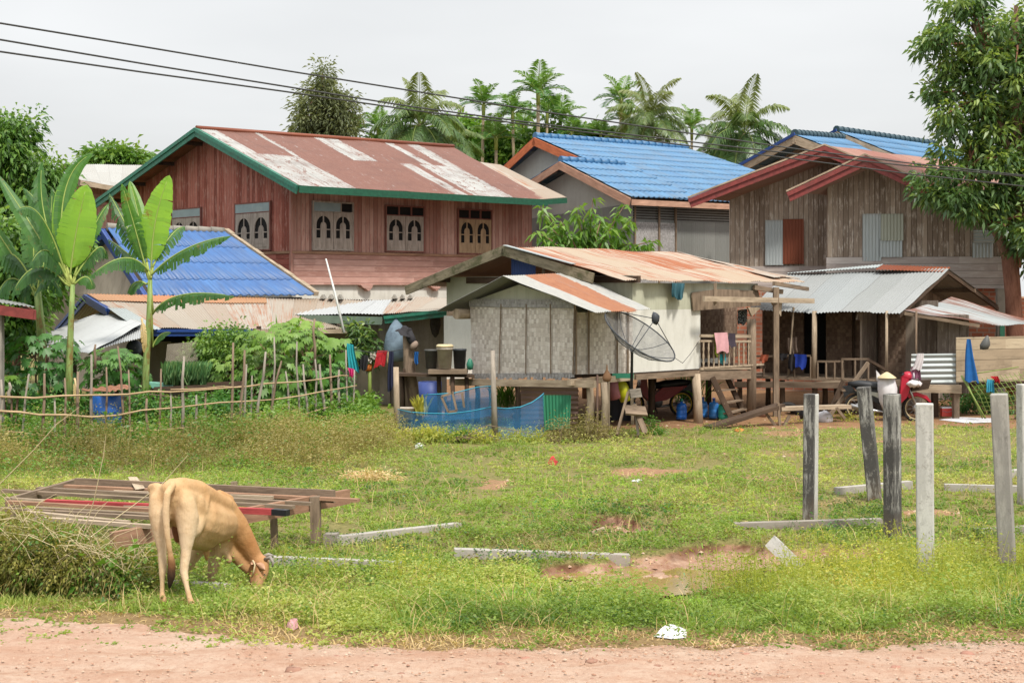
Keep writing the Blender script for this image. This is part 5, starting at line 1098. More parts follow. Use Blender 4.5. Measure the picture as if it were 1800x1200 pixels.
for (px, py0, py1, w_, mt, ln) in ((1223, 657, 742, .13, 'wood_pale', (.06, -.1)), (1321, 560, 742, .14, 'wood', (0, 0)), (1145, 660, 726, .1, 'wood_dk', (0, 0))):
    a = pl.U(px, py0, -.1 if px != 1145 else 1.2); leg(H6, a, GZ-.1, a.z, w_*.9, mt, ln)
a = pl.U(1364, 505, -.5); mb = MB(); mb.beam(V(a.x, a.y, GZ-.1), V(a.x, a.y, a.z), .16, .14, (1, 0, 0)); mb.build('post', M['wood'], H6)
for uu_, vv_ in ((1, 2.8), (4.5, 3.0), (7, 3.0)): leg(H6, pl.q(u1+uu_, vv_, 0), GZ, zf-.1, .09, 'wood_dk')
# balcony step ladder
ld = thing('ladder', 'short wooden step ladder with three treads leaning up to the balcony floor', 'ladder', tuple(pl.U(1275, 735, -.2)))
tpL, btL = pl.U(1252, 663, -.2), pl.U(1287, 737, -.5); tpR, btR = pl.U(1278, 663, .2), pl.U(1308, 727, .1)
MB().beam(btL, tpL, .05, .14).build('stringer', M['wood_dk'], ld); MB().beam(btR, tpR, .05, .14).build('stringer', M['wood_dk'], ld)
for t in (.32, .62, .86): MB().beam(lerp(tpL, btL, t)-V(.08, 0, 0), lerp(tpR, btR, t)+V(.08, 0, 0), .16, .035).build('tread', M['wood'], ld)
# ---- 10. zinc roofed shack on the right ------------------------------------------
pl = Plan(1582, 37.4, -2500)
H10 = house_thing('zinc_roofed_shack', 'low shack with grey zinc roof, veranda deck and brown plaited walls', 'house', pl)
eR = pl.U(1583, 550); eL = pl.U(1312, 546); pk = pl.W(1668, 473, 0); pv = pl.uv(pk)[1]; be = pl.W(1757, 538, 0); bv = pl.uv(be)[1]
kL = pl.U(1385, 482, pv); dz = sheet('z', [S(168, 170, 168, .6)], (S(0, 0, 0), S(0, 0, 0))) if False else M['roof_zinc']
uk = pl.uv(kL)[0]
MB().corr(kL, pk, eR, eL, .1, .014, 8, .03, jag=.06).build('roof', M['roof_zinc'], H10)
MB().corr(pk, kL, pl.q(uk, bv, be.z), be, .1, .014, 5, .02).build('roof', M['zinc_wall'], H10)
k2 = pl.U(1545, 470, pv)
rc = MB(); rc.corr(pl.q(uk, pv+.3, kL.z+.05), pl.q(pl.uv(k2)[0], pv+.3, k2.z+.1), pl.q(pl.uv(k2)[0], pv-.12, k2.z+.0), pl.q(uk, pv-.12, kL.z+.03), .1, .012, 1, 0); rc.build('ridge_sheet', M['zinc_light'], H10)
rc = MB(); rc.corr(pl.q(pl.uv(k2)[0], pv+.3, k2.z+.08), pl.q(.05, pv+.3, pk.z+.06), pl.q(.05, pv-.3, pk.z-.08), pl.q(pl.uv(k2)[0], pv-.3, k2.z-.06), .1, .012, 1, 0); rc.build('ridge_sheet', M['rust_full'], H10)
for t in (.5,): MB().beam(lerp(pk, be, t)-V(0, 0, .06), lerp(pk, be, t)+pl.u*3-V(0, 0, .06), .08, .1).build('purlin', M['wood'], H10)
MB().beam(pk-V(0, 0, .08)+pl.u*.05, be-V(0, 0, .08)+pl.u*.05, .06, .1).build('rafter', M['wood_dk'], H10); MB().beam(pk-V(0, 0, .08)+pl.u*.05, eR-V(0, 0, .08)+pl.u*.05, .06, .1).build('rafter', M['wood_dk'], H10)
# lean-to over the pen
a, b, c, d = P(1590, 546, 37.3), P(1672, 524, 40.2), P(1840, 572, 39.8), P(1722, 568, 36.8)
MB().corr(a, b, c, d, .1, .013, 6, .04, jag=.05).build('lean_to_roof', M['roof_leanto'], H10)
MB().beam(a-V(0, 0, .07), d-V(0, 0, .07), .06, .08).build('rafter', M['wood'], H10)
# walls
dk = pl.U(1500, 667).z; vw = 1.7; zc = lerp(eR, eL, .5).z+.3
def wl(px0, px1, z0, z1, mat, off=vw, nm='wall', t=.06):
    a = pl.U(px0, 600, off); b = pl.U(px1, 600, off); return MB().slab([V(a.x, a.y, z0), V(b.x, b.y, z0), V(b.x, b.y, z1), V(a.x, a.y, z1)], t, pl.v).build(nm, M[mat], H10)
wl(1452, 1592, dk, zc, 'weave_dk'); wl(1592, 1648, dk, zc, 'shack_pl'); wl(1340, 1412, dk, zc, 'weave_dk'); wl(1412, 1452, dk, zc, 'shade_paint', vw+.3, 'doorway_shade')  # the door gap is a panel coloured as the shade inside
for px in (1500, 1545): a = pl.U(px, 600, vw-.06); MB().beam(V(a.x, a.y, dk), V(a.x, a.y, zc), .1, .05, (1, 0, 0)).build('batten', M['wood_dk'], H10)
wl(1648, 1702, dk-.3, 2.5, 'shack_pl', .9)
f_ = pl.q(.5, 0, 0)
MB().slab([pl.q(1.3, .3, 2.35), pl.q(1.3, bv-.6, 2.35), pl.q(1.3, bv-.7, be.z+.1), pl.q(1.3, pv, pk.z-.16), pl.q(1.3, .5, eR.z+.15)], .05, pl.u).build('gable_board', M['shack_pl'], H10)
MB().slab([pl.q(1.22, .9, 2.8), pl.q(1.22, pv, 3.5), pl.q(1.22, pv, 3.2), pl.q(1.22, 1.0, 2.6)], .02, -pl.u).build('rusty_gable_sheet', M['rust_brown'], H10)
MB().slab([pl.q(1.3, .6, GZ), pl.q(1.3, bv-.6, GZ), pl.q(1.3, bv-.6, 2.35), pl.q(1.3, .6, 2.35)], .05, pl.u).build('wall', M['shack_pl'], H10)
# deck
dL, dR = pl.U(1292, 668, -.1), pl.U(1600, 667, -.1)
uL = pl.uv(dL)[0]; MB().box(Fr(pl.q(0, 0, 0), -pl.u, -pl.v), -uL, .3, -vw-.3, .1, dk-.06, dk).build('deck', M['wood'], H10)
MB().beam(dL-V(0, 0, .12), pl.U(1480, 670, -.12)-V(0, 0, .1), .09, .16).build('deck_beam', M['wood'], H10); MB().beam(pl.U(1540, 665, -.12)-V(0, 0, .1), dR-V(0, 0, .1), .09, .14).build('deck_beam', M['wood'], H10)
MB().beam(pl.U(1385, 678, -.1), pl.U(1482, 672, -.1), .1, .12).build('deck_brace', M['wood_pale'], H10)
for px, off in ((1300, .2), (1375, .2), (1432, .1), (1450, .9), (1520, .4), (1590, .5), (1350, 1.5), (1470, 1.6), (1560, 1.6)):
    a = pl.U(px, 670, off); leg(H10, a, GZ, dk-.1, .075, 'wood', (0, 0), False)
for (px, w_, mt, off) in ((1431, .13, 'wood_pale', 0), (1558, .07, 'wood_pale', 0), (1610, .05, 'stick', 0)):
    a = pl.U(px, 664, off); b = pl.U(px, 553, off); MB().tube([V(a.x, a.y, a.z), V(a.x+.01, a.y, b.z+.1)], [w_*.62, w_*.5], 7).build('post', M[mt], H10)
MB().beam(pl.U(1395, 540, .1), pl.U(1385, 668, .1), .1, .04, (1, 0, 0)).build('leaning_board', M['wood_pale'], H10)
# little veranda railings
def rail(px0, px1, py, n_, pb=664, off=-.02, nm='railing'):
    mb = MB(); a, b = pl.U(px0, py, off), pl.U(px1, py, off); mb.beam(a, b, .07, .05); root = mb.build(nm, M['wood'], H10)
    for i in range(n_):
        q_ = lerp(a, b, i/(n_-1)); MB().beam(V(q_.x, q_.y, dk), V(q_.x, q_.y, q_.z-.02), .09, .04, (1, 0, 0)).build('upright', M['wood'], root)
rail(1437, 1482, 635, 4); rail(1480, 1526, 631, 3, off=-.1); rail(1325, 1360, 626, 3); rail(1368, 1425, 625, 3)
st_ = thing('steps', 'dark wooden steps with side boards going up to the shack deck', 'steps', tuple(P(1465, 738, 36.6)))
for dx, Yk in ((0, 36.9), (32, 37.2)):
    MB().beam(P(1455+dx, 735, Yk), P(1483+dx*1.4, 670, Yk+.3), .05, .16).build('stringer', M['wood_dk'], st_)
for t in (.25, .5, .75): MB().beam(lerp(P(1455, 735, 36.9), P(1483, 670, 37.2), t), lerp(P(1487, 735, 37.2), P(1528, 670, 37.5), t), .2, .04).build('tread', M['wood'], st_)
MB().beam(P(1455, 735, 36.7), P(1526, 637, 37.0), .06, .09).build('hand_rail', M['wood'], st_); MB().beam(P(1526, 632, 37.1), P(1560, 652, 37.6), .05, .07).build('hand_rail', M['wood_dk'], st_)
# corrugated and plank pen
cA, cB = 37.0, 36.8
MB().corr(P(1602, 622, cA), P(1600, 676, cA), P(1681, 675, cB), P(1681, 621, cB), .14, .02, 3, .015).build('corrugated_panel', M['zinc_light'], H10)
pa, pb_ = P(1681, 593, 36.7), P(1835, 590, 38.0)
MB().slab([P(1681, 672, 36.7), P(1835, 668, 38.0), pb_, pa], .05, V(0, 1, 0)).build('plank_pen', M['pen_pl'], H10)
MB().beam(P(1596, 682, 36.9), P(1690, 684, 36.6), .16, .2).build('floor_beam', M['wood_pale'], H10)
for px, wv in ((1680, .17), (1643, .2), (1790, .17)): a = P(px, 690, 36.8 if px > 1660 else 37.6); MB().beam(V(a.x, a.y, GZ-.1), V(a.x, a.y, .55), wv, .14, (1, 0, 0)).build('stilt', M['wood' if px != 1643 else 'wood_dk'], H10)
MB().slab([P(1640, 682, 40), P(1835, 682, 41), P(1835, 625, 41), P(1640, 625, 40)], .1, V(0, 1, 0)).build('floor_edge', M['wood_dk'], H10)
mb = MB(); mb.slab([P(1758, 567, 41.5), P(1766, 567, 41.5), P(1766, 640, 41.5), P(1758, 640, 41.5)], .05, V(0, 1, 0)); mb.build('green_door_post', M['green_dk'], H10)

# ---- 11. roof end at the left edge ------------------------------------------------
H11 = thing('roadside_shelter', 'corner of a shelter with dark red fascia at the left edge, on a pale post', 'shelter', (P(0, 600, 31).x, 31, GZ))
a, b = P(-260, 500, 31.4), P(61, 545, 30.6)
MB().corr(P(-260, 480, 34.5), P(40, 533, 34.5), b+V(0, 0, .05), a+V(0, 0, .05), .1, .012, 2).build('roof', M['green_sheet'] if False else M['zinc_wall'], H11)
fascia(H11, 'fascia', a, b, M['red_pt'], .2, .06, False); fascia(H11, 'fascia', b, P(40, 537, 34.5), M['red_pt'], .2, .06, False)
MB().slab([P(-260, 520, 31.6), P(40, 551, 31), P(40, 552, 34), P(-260, 515, 34)], .03, V(0, 0, 1)).build('soffit', M['shade_paint'], H11)  # soffit coloured near black as the shade under the shelter roof
MB().box(Fr(P(-3, 560, 31), (1, 0, 0), (0, -1, 0)), -.08, .1, -.09, .09, -2.7, .3).build('post', M['concrete'], H11)
# ------------------------------------------------------------------ trees and plants
def curve3(a, b, c, n): return [(1-t)**2*a+2*t*(1-t)*b+t*t*c for t in [i/(n-1) for i in range(n)]]
def banana_leaf(par, a, b, c, w_, torn=0., tint=.8, face=(0, -1, .25), droop=.35, n=26):
    mb = MB(); a, b, c = map(Vector, (a, b, c)); pts = curve3(a, b, c, n); face = Vector(face)
    prev = None; R = random.Random(int(a.x*1000)+int(c.z*777))
    prof = lambda s: (math.sin(PI*min(1, max(0, (s-.08)/.92))**.75))**.6 if s > .08 else 0.0
    for sd_ in (-1, 1):
        k_prev = None; grp = 0; dr = droop; tear = 0
        for i in range(n-1):
            s0, s1 = i/(n-1), (i+1)/(n-1)
            if torn and R.random() < torn: dr = droop+R.uniform(.1, .9)*torn; tear = R.uniform(.05, .4)*torn
            elif not torn: dr = droop; tear = 0
            jt = 1-(R.uniform(0, .35)*torn if torn else 0); w0, w1 = w_/2*prof(s0)*jt, w_/2*prof(s1)*jt
            if w0 < .004 and w1 < .004: continue
            row = []
            for (p, s, ww) in ((pts[i], s0, w0), (pts[i+1], s1, w1)):
                t = (pts[min(i+2, n-1)]-pts[max(i-1, 0)]).normalized(); side = t.cross(face).normalized(); nn = side.cross(t).normalized()
                if nn.dot(face) < 0: nn = -nn
                o = []
                for q_ in (0, .5, 1):
                    o.append(p+side*sd_*ww*q_*(1-.25*dr*q_)+nn*(.10*ww*math.sin(q_*PI))-Vector((0, 0, 1))*ww*dr*q_*q_+t*ww*(.25*q_))
                row.append(o)
            if torn and tear: 
                for q_ in (1, 2): row[1][q_] = lerp(row[1][q_], row[0][q_], tear*q_/2)
            mb.tint = min(1, max(0, tint+R.uniform(-.08, .08)))
            for q_ in (0, 1):
                k = len(mb.v); mb.v += [row[0][q_], row[0][q_+1], row[1][q_+1], row[1][q_]]; mb.face([k, k+1, k+2, k+3], None, False)
    lf = mb.build('leaf', M['leaf_ban'], par)
    m2 = MB(); m2.tint = min(1, tint+.25); m2.tube(pts[:-2], [.028*(1-.8*i/(n-2)) for i in range(n-2)], 5); m2.build('midrib', M['ban_rib'], lf)
    return lf
M['ban_rib'] = flat('pale leaf midrib', g(176, 196, 100, .6), .5, .15)
def banana(label, stem, leaves, Y, grp='banana plants behind the stick fence', r0=.095, name='banana_plant'):
    s0 = P(stem[0][0], stem[0][1], Y); root = thing(name, label, 'banana plant', (s0.x, Y, GZ), grp)
    pts = [P(a, b, Y) for a, b in stem]; pts[0].z = GZ-.05; m_ = len(pts)
    MB().tube(pts, [r0*(1-.45*i/(m_-1)) for i in range(m_)], 12).build('stem', M['ban_trunk'], root)
    for L in leaves:
        (a, b, c, wpx), k = L[:4], L[4] if len(L) > 4 else {}
        dy = k.pop('dy', (0, 0, 0)); A, B, C_ = P(a[0], a[1], Y+dy[0]), P(b[0], b[1], Y+dy[1]), P(c[0], c[1], Y+dy[2])
        top = P(stem[-1][0], stem[-1][1], Y)
        if (A-top).length > .05: MB().tube([lerp(A, top, 1), lerp(A, top, .5)-V(0, 0, .03), A+(B-A)*.04], [.045, .035, .026], 6).build('leaf_stalk', M['ban_stem'], root)
        banana_leaf(root, A, B, C_, wpx/F*Y, **k)
    return root
UPF = dict(face=(.1, -1, .2), droop=.05)
banana('tall banana plant with the largest upright bright green leaf, left of centre garden', [(119, 745), (122, 640), (125, 560), (128, 500)], [
    ((123, 486), (132, 400), (153, 325), 70, dict(tint=.93, torn=.16, **UPF)), ((117, 470), (114, 400), (107, 322), 44, dict(tint=.85, dy=(0, .3, .5), **UPF)),
    ((112, 470), (92, 300), (163, 270), 34, dict(tint=.45, torn=.25, face=(.6, -1, .2), droop=.2, dy=(0, .4, .6))),
    ((116, 480), (62, 380), (74, 284), 46, dict(tint=.35, torn=.6, face=(.8, -.8, .1), droop=.35, dy=(0, .3, .6))),
    ((116, 486), (70, 330), (28, 372), 40, dict(tint=.3, torn=.8, face=(0, -.5, 1), droop=.8, dy=(0, -.5, -.9))),
    ((112, 490), (60, 400), (-4, 306), 36, dict(tint=.45, torn=.2, face=(.4, -1, .5), droop=.3, dy=(0, .6, 1.2))),
    ((118, 492), (80, 400), (52, 470), 44, dict(tint=.2, torn=.8, face=(0, -.6, 1), droop=.8, dy=(0, -.3, -.6))),
    ((130, 486), (168, 380), (191, 358), 34, dict(tint=.5, torn=.5, face=(-.4, -.8, .6), droop=.5, dy=(0, .3, .5))),
    ((130, 490), (185, 400), (186, 455), 34, dict(tint=.3, torn=.8, face=(0, -.5, 1), droop=.8, dy=(0, .2, .3))),
    ((131, 500), (158, 470), (163, 508), 30, dict(tint=.4, torn=.3, face=(0, -.7, 1), droop=.6)),
    ((120, 496), (88, 360), (40, 330), 34, dict(tint=.3, torn=.7, face=(.3, -.8, .6), droop=.5, dy=(0, .4, .8))),
    ((116, 500), (60, 430), (20, 520), 40, dict(tint=.2, torn=.8, face=(0, -.5, 1), droop=.9, dy=(0, -.2, -.4))),
    ((122, 500), (95, 440), (60, 520), 36, dict(tint=.22, torn=.8, face=(0, -.5, 1), droop=.9, dy=(0, .3, .7)))], 33.0)
banana('shorter banana plant in the middle with two upright leaves and drooping torn side leaves', [(254, 740), (257, 640), (262, 560), (264, 492)], [
    ((266, 474), (266, 380), (298, 308), 56, dict(tint=.9, torn=.28, **UPF)), ((256, 470), (238, 400), (214, 322), 42, dict(tint=.6, torn=.5, face=(-.5, -1, .2), droop=.1)),
    ((258, 460), (246, 380), (228, 318), 30, dict(tint=.7, torn=.05, dy=(0, .4, .6), **UPF)),
    ((264, 486), (318, 425), (408, 414), 40, dict(tint=.35, torn=.75, face=(0, -.45, 1), droop=.75, dy=(0, -.4, -.8))),
    ((262, 478), (225, 424), (156, 488), 36, dict(tint=.45, torn=.75, face=(0, -.45, 1), droop=.7, dy=(0, -.5, -.9))),
    ((268, 552), (300, 500), (414, 521), 34, dict(tint=.4, torn=.8, face=(0, -.35, 1), droop=.8, dy=(0, -.6, -1.2))),
    ((268, 610), (280, 580), (301, 584), 20, dict(tint=.4, torn=.3, face=(0, -.5, 1), droop=.5)),
    ((268, 470), (300, 400), (325, 398), 34, dict(tint=.35, torn=.6, face=(0, -.7, .8), droop=.5, dy=(0, .4, .8))),
    ((256, 470), (215, 380), (192, 340), 38, dict(tint=.2, torn=.8, face=(.3, -.8, .5), droop=.6, dy=(0, .4, .8))),
    ((258, 480), (235, 450), (190, 420), 36, dict(tint=.25, torn=.8, face=(.3, -.6, .8), droop=.8, dy=(0, .6, 1.2))),
    ((258, 500), (236, 484), (226, 516), 32, dict(tint=.3, torn=.3, face=(0, -.6, 1), droop=.6))], 33.6)
banana('leaning banana plant at the far left with dark torn hanging leaves', [(80, 735), (76, 640), (72, 580), (66, 512)], [
    ((66, 515), (50, 430), (70, 300), 52, dict(tint=.4, torn=.5, face=(.7, -1, .2), droop=.2, dy=(0, .4, .6))), ((64, 515), (20, 400), (-20, 470), 46, dict(tint=.25, torn=.8, face=(0, -.5, 1), droop=.8)),
    ((66, 518), (70, 430), (110, 520), 44, dict(tint=.15, torn=.8, face=(0, -.5, 1), droop=.9)), ((66, 516), (90, 420), (92, 330), 40, dict(tint=.28, torn=.7, face=(-.2, -1, .3), droop=.3, dy=(0, .5, .9))), ((60, 520), (10, 450), (-10, 540), 44, dict(tint=.2, torn=.8, face=(0, -.5, 1), droop=.9)),
    ((62, 520), (40, 460), (45, 560), 40, dict(tint=.15, torn=.8, face=(0, -.6, 1), droop=.9)),
    ((64, 512), (-10, 400), (-50, 340), 46, dict(tint=.5, torn=.4, face=(.3, -1, .5), droop=.4)), ((66, 510), (95, 380), (120, 345), 40, dict(tint=.3, torn=.6, face=(-.4, -1, .4), droop=.4, dy=(0, .6, 1)))], 34.6, r0=.15)
def cloud(par, name, blobs, ncl, per, L, W, rc, mat, up_=-.25, tint=None, shell=.5, seed=1, local=False, bend=.3, z0=None):
    """foliage: many small leaves round clump centres spread through the blobs (x,y,z,rx,ry,rz)"""
    r = np.random.default_rng(seed); B = np.array(blobs, float); vol = B[:, 3]*B[:, 4]*B[:, 5]; vol = vol**.8; ix = r.choice(len(B), ncl, p=vol/vol.sum())
    d = nrm(r.normal(size=(ncl, 3))); rad = shell+(1-shell)*r.random(ncl)**.5; rad = np.where(r.random(ncl) < .3, r.random(ncl), rad)
    cc_ = B[ix, :3]+d*B[ix, 3:6]*rad[:, None]; ct = r.random(ncl)
    N_ = ncl*per; c = np.repeat(cc_, per, 0); dd = np.repeat(d, per, 0); t = np.repeat(ct, per)
    off = r.normal(size=(N_, 3))*rc*.55; off[:, 2] *= .75; pos = c+off
    dirs = nrm(off)*.9+dd*.4+np.array([0, 0, up_])+r.normal(size=(N_, 3))*.35
    v = leafq(pos, dirs, L*r.uniform(.6, 1.25, N_), W, r, bend)
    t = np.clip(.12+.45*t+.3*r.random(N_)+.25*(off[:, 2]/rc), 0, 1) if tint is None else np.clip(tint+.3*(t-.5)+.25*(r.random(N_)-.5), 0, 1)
    return npmesh(name, v, 4, t, mat, par, local), cc_
def limbs(par, cc_, forks, mat, r0=.05, k=60, seed=2, r1=.012):
    r = random.Random(seed); sel = list(range(len(cc_))); r.shuffle(sel); mb = MB()
    for i in sel[:k]:
        c = Vector(cc_[i]); f = min(forks, key=lambda q_: (Vector(q_)-c).length); f = Vector(f); m_ = lerp(f, c, .5)+V(r.uniform(-.1, .1), r.uniform(-.1, .1), r.uniform(-.02, .2))*(c-f).length
        mb.tube([f, m_, c], [r0, (r0+r1)/2, r1], 5, cap=False)
    return mb.build('branches', mat, par)
def PB(px, py, Y, rx, ry, d=None):      # a blob measured in photo pixels
    p = P(px, py, Y); return (p.x, p.y, p.z, rx/F*Y, (d or (rx+ry)/2*.8)/F*Y, ry/F*Y)
def tree(name, label, cat, Y, trunk, rad, blobs, ncl, per, L, W, rc, mat, bark='bark', group=None, forks=None, nl=60, seed=1, lr=.05, **k):
    p0 = P(*trunk[0], Y); root = thing(name, label, cat, (p0.x, Y, GZ), group); pts = [P(a, b, Y) for a, b in trunk]; pts[0].z = GZ-.2
    MB().tube(pts, rad, 14).build('trunk', M[bark], root)
    o, cc_ = cloud(root, 'crown', [PB(b[0], b[1], Y+(b[4] if len(b) > 4 else 0), b[2], b[3]) for b in blobs], ncl, per, L, W, rc, M[mat], seed=seed, **k)
    fk = [pts[-1], pts[-2]]+[P(a, b, Y) for a, b in (forks or [])]; limbs(root, cc_, fk, M[bark], lr, nl, seed)
    return root, cc_
# big tree at the right
Yt = 42.5
root, cc_ = tree('shade_tree', 'large dark green shade tree with reddish trunk at the right edge', 'tree', Yt, [(1787, 740), (1785, 600), (1781, 520), (1775, 450)], [.30, .25, .23, .24],
     [(1690, 50, 60, 50), (1650, 90, 38, 28), (1700, 120, 60, 30), (1690, 190, 70, 50), (1780, 120, 80, 120), (1850, 90, 80, 120), (1720, 270, 80, 60), (1670, 322, 62, 38), (1632, 345, 34, 26), (1700, 355, 80, 32), (1790, 320, 80, 80), (1850, 300, 90, 110), (1800, 230, 90, 90), (1700, 10, 50, 35), (1792, 410, 22, 40, -.5), (1850, 420, 50, 60), (1815, 400, 30, 60, -1), (1745, 360, 40, 30), (1770, 400, 22, 22, -1), (1800, 450, 34, 26, -1), (1845, 470, 40, 40, -1), (1640, 160, 26, 20), (1625, 85, 18, 14), (1655, 60, 30, 20)],
     450, 58, .25, .09, .30, 'leaf_tree', 'bark_red', forks=[(1740, 395), (1790, 300), (1785, 200), (1745, 180), (1700, 300), (1785, 80), (1735, 90)], nl=150, seed=5, lr=.06, shell=.45, bend=.35, up_=-.3)
for pts, rr in (([(1778, 470), (1762, 425), (1745, 395), (1715, 365)], [.2, .17, .13, .08]), ([(1783, 470), (1792, 380), (1788, 250), (1784, 90), (1786, 10)], [.2, .19, .16, .12, .06]), ([(1786, 300), (1760, 230), (1738, 120), (1712, 40)], [.14, .11, .08, .05])):
    MB().tube([P(a, b, Yt) for a, b in pts], rr, 9).build('limb', M['bark'], root)
# left tree and others
tree('leafy_tree', 'dense mid green tree at the left edge behind the banana plants', 'tree', 48, [(20, 700), (22, 520), (25, 400)], [.3, .25, .2], [(10, 260, 55, 60), (-40, 290, 80, 90), (45, 300, 32, 50), (20, 370, 60, 60), (0, 440, 70, 60), (80, 300, 26, 38), (95, 330, 20, 45), (60, 350, 45, 50), (40, 225, 26, 26)], 330, 60, .26, .1, .45, 'leaf_left', nl=30, seed=7, shell=.5, bend=.5)
tree('leafy_bush', 'dark green bush below the left tree and beside the banana stems', 'bush', 37, [(30, 720), (30, 600)], [.1, .06], [(20, 430, 60, 60), (20, 480, 60, 60), (70, 460, 50, 50, 2), (-30, 540, 60, 90), (30, 560, 45, 60), (110, 440, 40, 40,2), (70, 500, 36, 50,2)], 260, 60, .22, .11, .35, 'leaf_left', nl=20, seed=8, lr=.02)
tree('far_tree', 'rounded pale green tree top rising behind the white roofed plank house', 'tree', 84, [(205, 560), (205, 340), (206, 300)], [.3, .25, .2], [(195, 280, 32, 20), (225, 290, 30, 18), (172, 285, 16, 14), (240, 296, 16, 12)], 130, 45, .45, .18, .6, 'leaf_left', nl=20, seed=9, lr=.05)
tree('tall_tree', 'tall thin leaved grey green tree behind the red house roof', 'tree', 84, [(575, 560), (576, 300), (572, 200), (566, 130)], [.3, .22, .14, .05], [(568, 135, 26, 28), (560, 170, 38, 30), (590, 190, 36, 40), (545, 210, 30, 40), (575, 230, 50, 35), (600, 225, 32, 36), (535, 225, 24, 24)], 190, 44, .34, .1, .5, 'leaf_olive', nl=110, seed=10, lr=.06, shell=.3, forks=[(575, 240), (573, 210), (570, 170)])
for i, (px, py, rx, ry, lab) in enumerate([(700, 262, 60, 22, 'low leafy tree behind the middle of the red roof, left of the tallest coconut palm'), (830, 250, 60, 45, 'bright leafy tree right of the tallest coconut palm'), (960, 262, 80, 40, 'broad leafy tree behind the peak of the bright blue roof'), (880, 290, 50, 45, 'leafy tree in the gap between the red roof and the bright blue roof'), (1045, 250, 40, 22, 'small leafy tree behind the left half of the bright blue ridge')]):
    tree('far_tree', lab, 'tree', 92, [(px, 520), (px, py+40), (px+3, py)], [.3, .2, .12], [(px-rx*.4, py+5, rx*.6, ry*.8), (px+rx*.4, py+8, rx*.6, ry*.75), (px, py-ry*.3, rx*.45, ry*.6), (px, py+ry*1.1, rx, ry*.9)], 230, 40, .5, .2, .7, 'leaf_bright' if i in (1, 3) else 'leaf_left', nl=20, seed=20+i, lr=.05, group='trees far behind the houses')
# young tree with drooping leaves behind the rusty roof
r_ = thing('young_tree', 'young bright green tree with drooping leaves on upright shoots behind the rusty roof', 'tree', (P(1030, 500, 44).x, 44, GZ)); rr = np.random.default_rng(4); vs = []; ts = []; mb = MB()
mb.tube([V(P(1030, 0, 44).x, 44, GZ), P(1030, 440, 44)], [.12, .07], 8)
for (bx, tx, ty) in [(1010, 950, 366), (1030, 1012, 362), (1035, 1042, 350), (1040, 1058, 384), (1050, 1098, 360), (1060, 1112, 382), (1020, 985, 388), (1000, 945, 410), (1045, 1075, 400), (1030, 1025, 385), (1060, 1115, 428), (1085, 1150, 424), (1005, 968, 400), (1040, 1040, 410), (1070, 1130, 436), (1015, 1000, 420), (1055, 1090, 425)]:
    a = P(bx, 452, 44+rr.uniform(-.6, .6)); c = P(tx, ty, 44+rr.uniform(-.8, .8)); mb.tube([a, lerp(a, c, .6)+V(0, 0, .1), c], [.03, .02, .008], 5)
    for k_ in range(60):
        t = rr.uniform(.2, 1.02); p = lerp(a, c, t)+V(*rr.normal(size=3)*.06); d = V(rr.normal()*.8, rr.normal()*.8, rr.uniform(-.9, .35)); vs.append((p, d)); ts.append(.4+.4*rr.random()+.15*(t > .8))
mb.build('trunk', M['bark'], r_)
pp = np.array([tuple(p) for p, d in vs]); dd = np.array([tuple(d) for p, d in vs]); npmesh('crown', leafq(pp, dd, .34, .1, rng, .45), 4, ts, M['leaf_bright'], r_)
# palms (modelled at the origin, copied)
def palm_meshes(kind, seed):
    r = np.random.default_rng(seed); nf = 21 if kind == 'coconut_palm' else 10; V_ = []; T_ = []; mb = MB(); fronds = []
    for i in range(nf):
        az = i*2.399+r.uniform(-.3, .3); el = (math.radians(84)-i/nf*math.radians(112)) if kind == 'coconut_palm' else (math.radians(78)-i/nf*math.radians(72)); L = (3.15 if kind == 'coconut_palm' else 1.6)*r.uniform(.85, 1.1)
        h = np.array([math.cos(az), math.sin(az), 0]); d0 = h*math.cos(el)+np.array([0, 0, math.sin(el)]); sag = 1.15 if kind == 'coconut_palm' else .7
        n_ = 16; pts = []; p = np.zeros(3); d = d0.copy()
        for k_ in range(n_): pts.append(p.copy()); p = p+d*L/(n_-1); d = nrm(d+np.array([0, 0, -1])*sag*1.9/n_*(1 if el > -.3 else .2))
        pts = np.array(pts); mb.tube([Vector(q_) for q_ in pts], [.035*(1-.8*k_/n_) for k_ in range(n_)], 4, cap=False)
        m_ = 62 if kind == 'coconut_palm' else 30
        for k_ in range(m_):
            t = (.14+.86*k_/m_)*(n_-1.01); i0 = int(t); f = t-i0; q_ = pts[i0]*(1-f)+pts[i0+1]*f; tan = nrm(pts[i0+1]-pts[i0]); sd_ = nrm(np.cross(tan, [0, 0, 1.0001])); s = k_/m_
            ll = (.85 if kind == 'coconut_palm' else .62)*math.sin(PI*min(1, .18+.82*s)**.8)**.7*r.uniform(.8, 1.1)+.1
            for sg in (-1, 1):
                up2 = np.cross(sd_, tan); dd_ = nrm(sd_*sg*1.0+tan*.55+up2*(.15 if kind == 'coconut_palm' else .35)+r.normal(size=3)*.08); wv = .085 if kind == 'coconut_palm' else .08
                mid = q_+dd_*ll*.5; tip = q_+dd_*ll-np.array([0, 0, 1])*ll*(.55 if kind == 'coconut_palm' else .25); V_.append([q_-tan*wv*.4, mid+tan*wv*.45, tip, mid-tan*wv*.45])
                tt = np.clip(.65-.5*i/nf+.3*r.random()+(.25 if i < 5 else 0)+(.35 if (kind == 'coconut_palm' and i > nf-3) else 0), 0, 1); T_ += [tt]
    return np.array(V_), T_, mb
